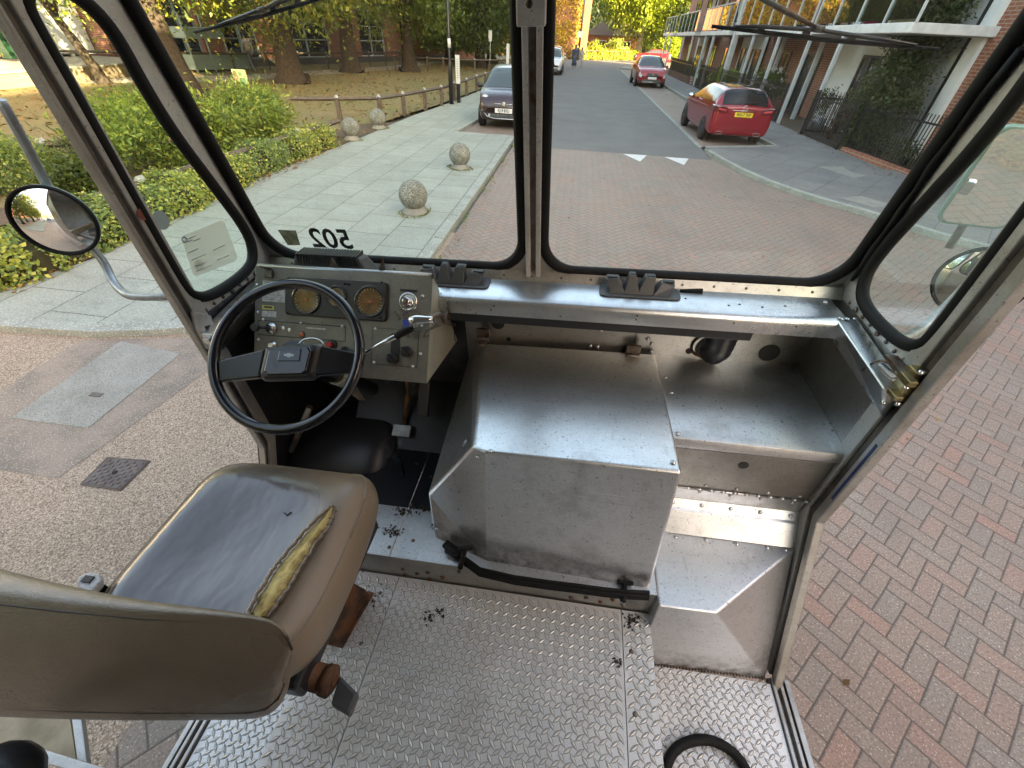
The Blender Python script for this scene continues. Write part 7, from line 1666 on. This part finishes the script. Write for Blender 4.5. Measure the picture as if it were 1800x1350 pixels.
# --- mirrors outside
def round_mirror(c, nrm, r, label_glass, arm_pts, back='mirror_teal', depth=.05):
    nrm = Vector(nrm).normalized(); m = MB(); m.lathe([(r*.55, -depth), (r*.9, -depth*.6), (r, -.010), (r, .006), (r*.965, .008), (r*.955, .002)], c, nrm, 44, caps=False); hs = part(m, 'mirror_housing', back)
    m = MB(); m.lathe([(r*1.0, -.006), (r*1.012, .0), (r*1.0, .010), (r*.94, .010), (r*.94, .003)], c, nrm, 44, caps=False); m.build('rim', 'rubber', hs)
    prof_ = [(r*.945*math.sin(a)/math.sin(.42), .004+r*.945*(math.cos(a)-math.cos(.42))/math.sin(.42)) for a in np.linspace(.42, .001, 14)]
    m = MB(); m.sh(); m.lathe(prof_, c, nrm, 44, caps=False); m.build('mirror_glass', 'mirror', hs)
    m = MB(); m.tube(arm_pts, .013, 10); m.build('arm', 'arm', hs); return hs
cL = V(97, 389, x=-1.60); eye = Vector((0, 0, 0))
nL = ((eye-cL).normalized()+Vector((-.02, -1, -.13)).normalized()).normalized()
round_mirror(cL, nL, .104, '', fine([V(0, 175, x=-1.58), V(40, 245, x=-1.60), V(80, 320, x=-1.62), cL-nL*.06, V(178, 455, x=-1.60), V(196, 490, x=-1.56), V(212, 510, x=-1.50), V(235, 521, x=-1.42), V(300, 521, x=-1.26)], 4))
cR = V(1722, 497, x=1.48); nR = ((eye-cR).normalized()+Vector((-.45, -.9, -.1)).normalized()).normalized()
round_mirror(cR, nR, .128, '', fine([V(1790, 400, x=1.52), cR+Vector((.03, .07, .02)), V(1640, 560, x=1.20), V(1600, 590, x=1.02), Vector((XR+.02, V(1596, 598, x=.95).y, V(1596, 598, x=.95).z))], 4))
bl, tl_ = V(1654, 400, x=1.18), V(1790, 224, x=1.18); hgt = tl_.z-bl.z; ctr = Vector((1.18+.085, bl.y, (bl.z+tl_.z)/2)); _n = ((eye-ctr).normalized()+Vector((.10, -1, -.42)).normalized()).normalized(); ry = Matrix((_n.cross(Vector((0, 0, 1))).normalized(), -_n, Vector((0, 0, 1)))); ry = Matrix(((-_n).cross(Vector((0, 0, 1))).normalized(), -_n, Vector((0, 0, 0)))); _x = (-_n).cross(Vector((0, 0, 1))).normalized(); ry = Matrix((_x, -_n, _x.cross(-_n))).transposed()
ol = rrect(.19, hgt, .035, 6); m = MB(); m.prism([ctr+ry @ Vector((a, 0, b_)) for a, b_ in ol], ry @ Vector((0, .022, 0))); hs = part(m, 'mirror_housing', 'mirror_teal', bevel=.004)
m = MB(); ol2 = rrect(.172, hgt-.018, .030, 6); m.prism([ctr+ry @ Vector((a, -.0015, b_)) for a, b_ in ol2], ry @ Vector((0, -.0006, 0))); m.build('mirror_glass', 'mirror', hs)
m = MB(); m.tube([ctr+Vector((0, .03, .25)), ctr+Vector((0, .035, 0)), ctr+Vector((-.0, .03, -.22))], .012, 8); m.build('arm', 'arm', hs)
m = MB(); a = V(1800, 500, x=1.22); m.box(a, (.03, .03, .05)); m.build('mirror_clamp', 'chrome', hs, bevel=.006)

# --- wipers parked across the top of the windscreen
def wiper(a, b_, br, arm, label=None):
    "blade from a to b_, bridge following the pixels br, arm along arm"
    pa, pb = V(*a, y=1.36), V(*b_, y=1.36); m = MB(); m.tube([pa, pa.lerp(pb, .5)+Vector((0, 0, -.003)), pb], [.0035, .0052, .0035], 8); bl_ = part(m, 'wiper_blade', 'rubber')
    q = [V(*p, y=1.354) for p in br]; m = MB(); m.tube(q, [.0025]+[.0042]*(len(q)-2)+[.0025], 6)
    for u in (.22, .42, .62, .8): m.box(pa.lerp(pb, u)+Vector((0, 0, .005)), (.016, .006, .009))
    m.build('bridge', 'plastic', bl_)
    q = [V(*p, y=1.345) for p in arm]; m = MB(); m.tube(q, [.0035]+[.0055]*(len(q)-1), 8); m.lathe([(.007, -.010), (.007, .010)], q[0], pb-pa, 8); m.build('wiper_arm', 'steel', bl_)
wiper((341, 57), (575, -6), ((385, 43), (455, 18), (520, -4)), ((460, 18), (540, -30), (640, -70)))
wiper((1251, 46), (1650, 87), ((1290, 46), (1340, 47), (1440, 53), (1540, 68), (1610, 79)), ((1440, 51), (1385, 22), (1318, -14)))
bpy.context.view_layer.update()
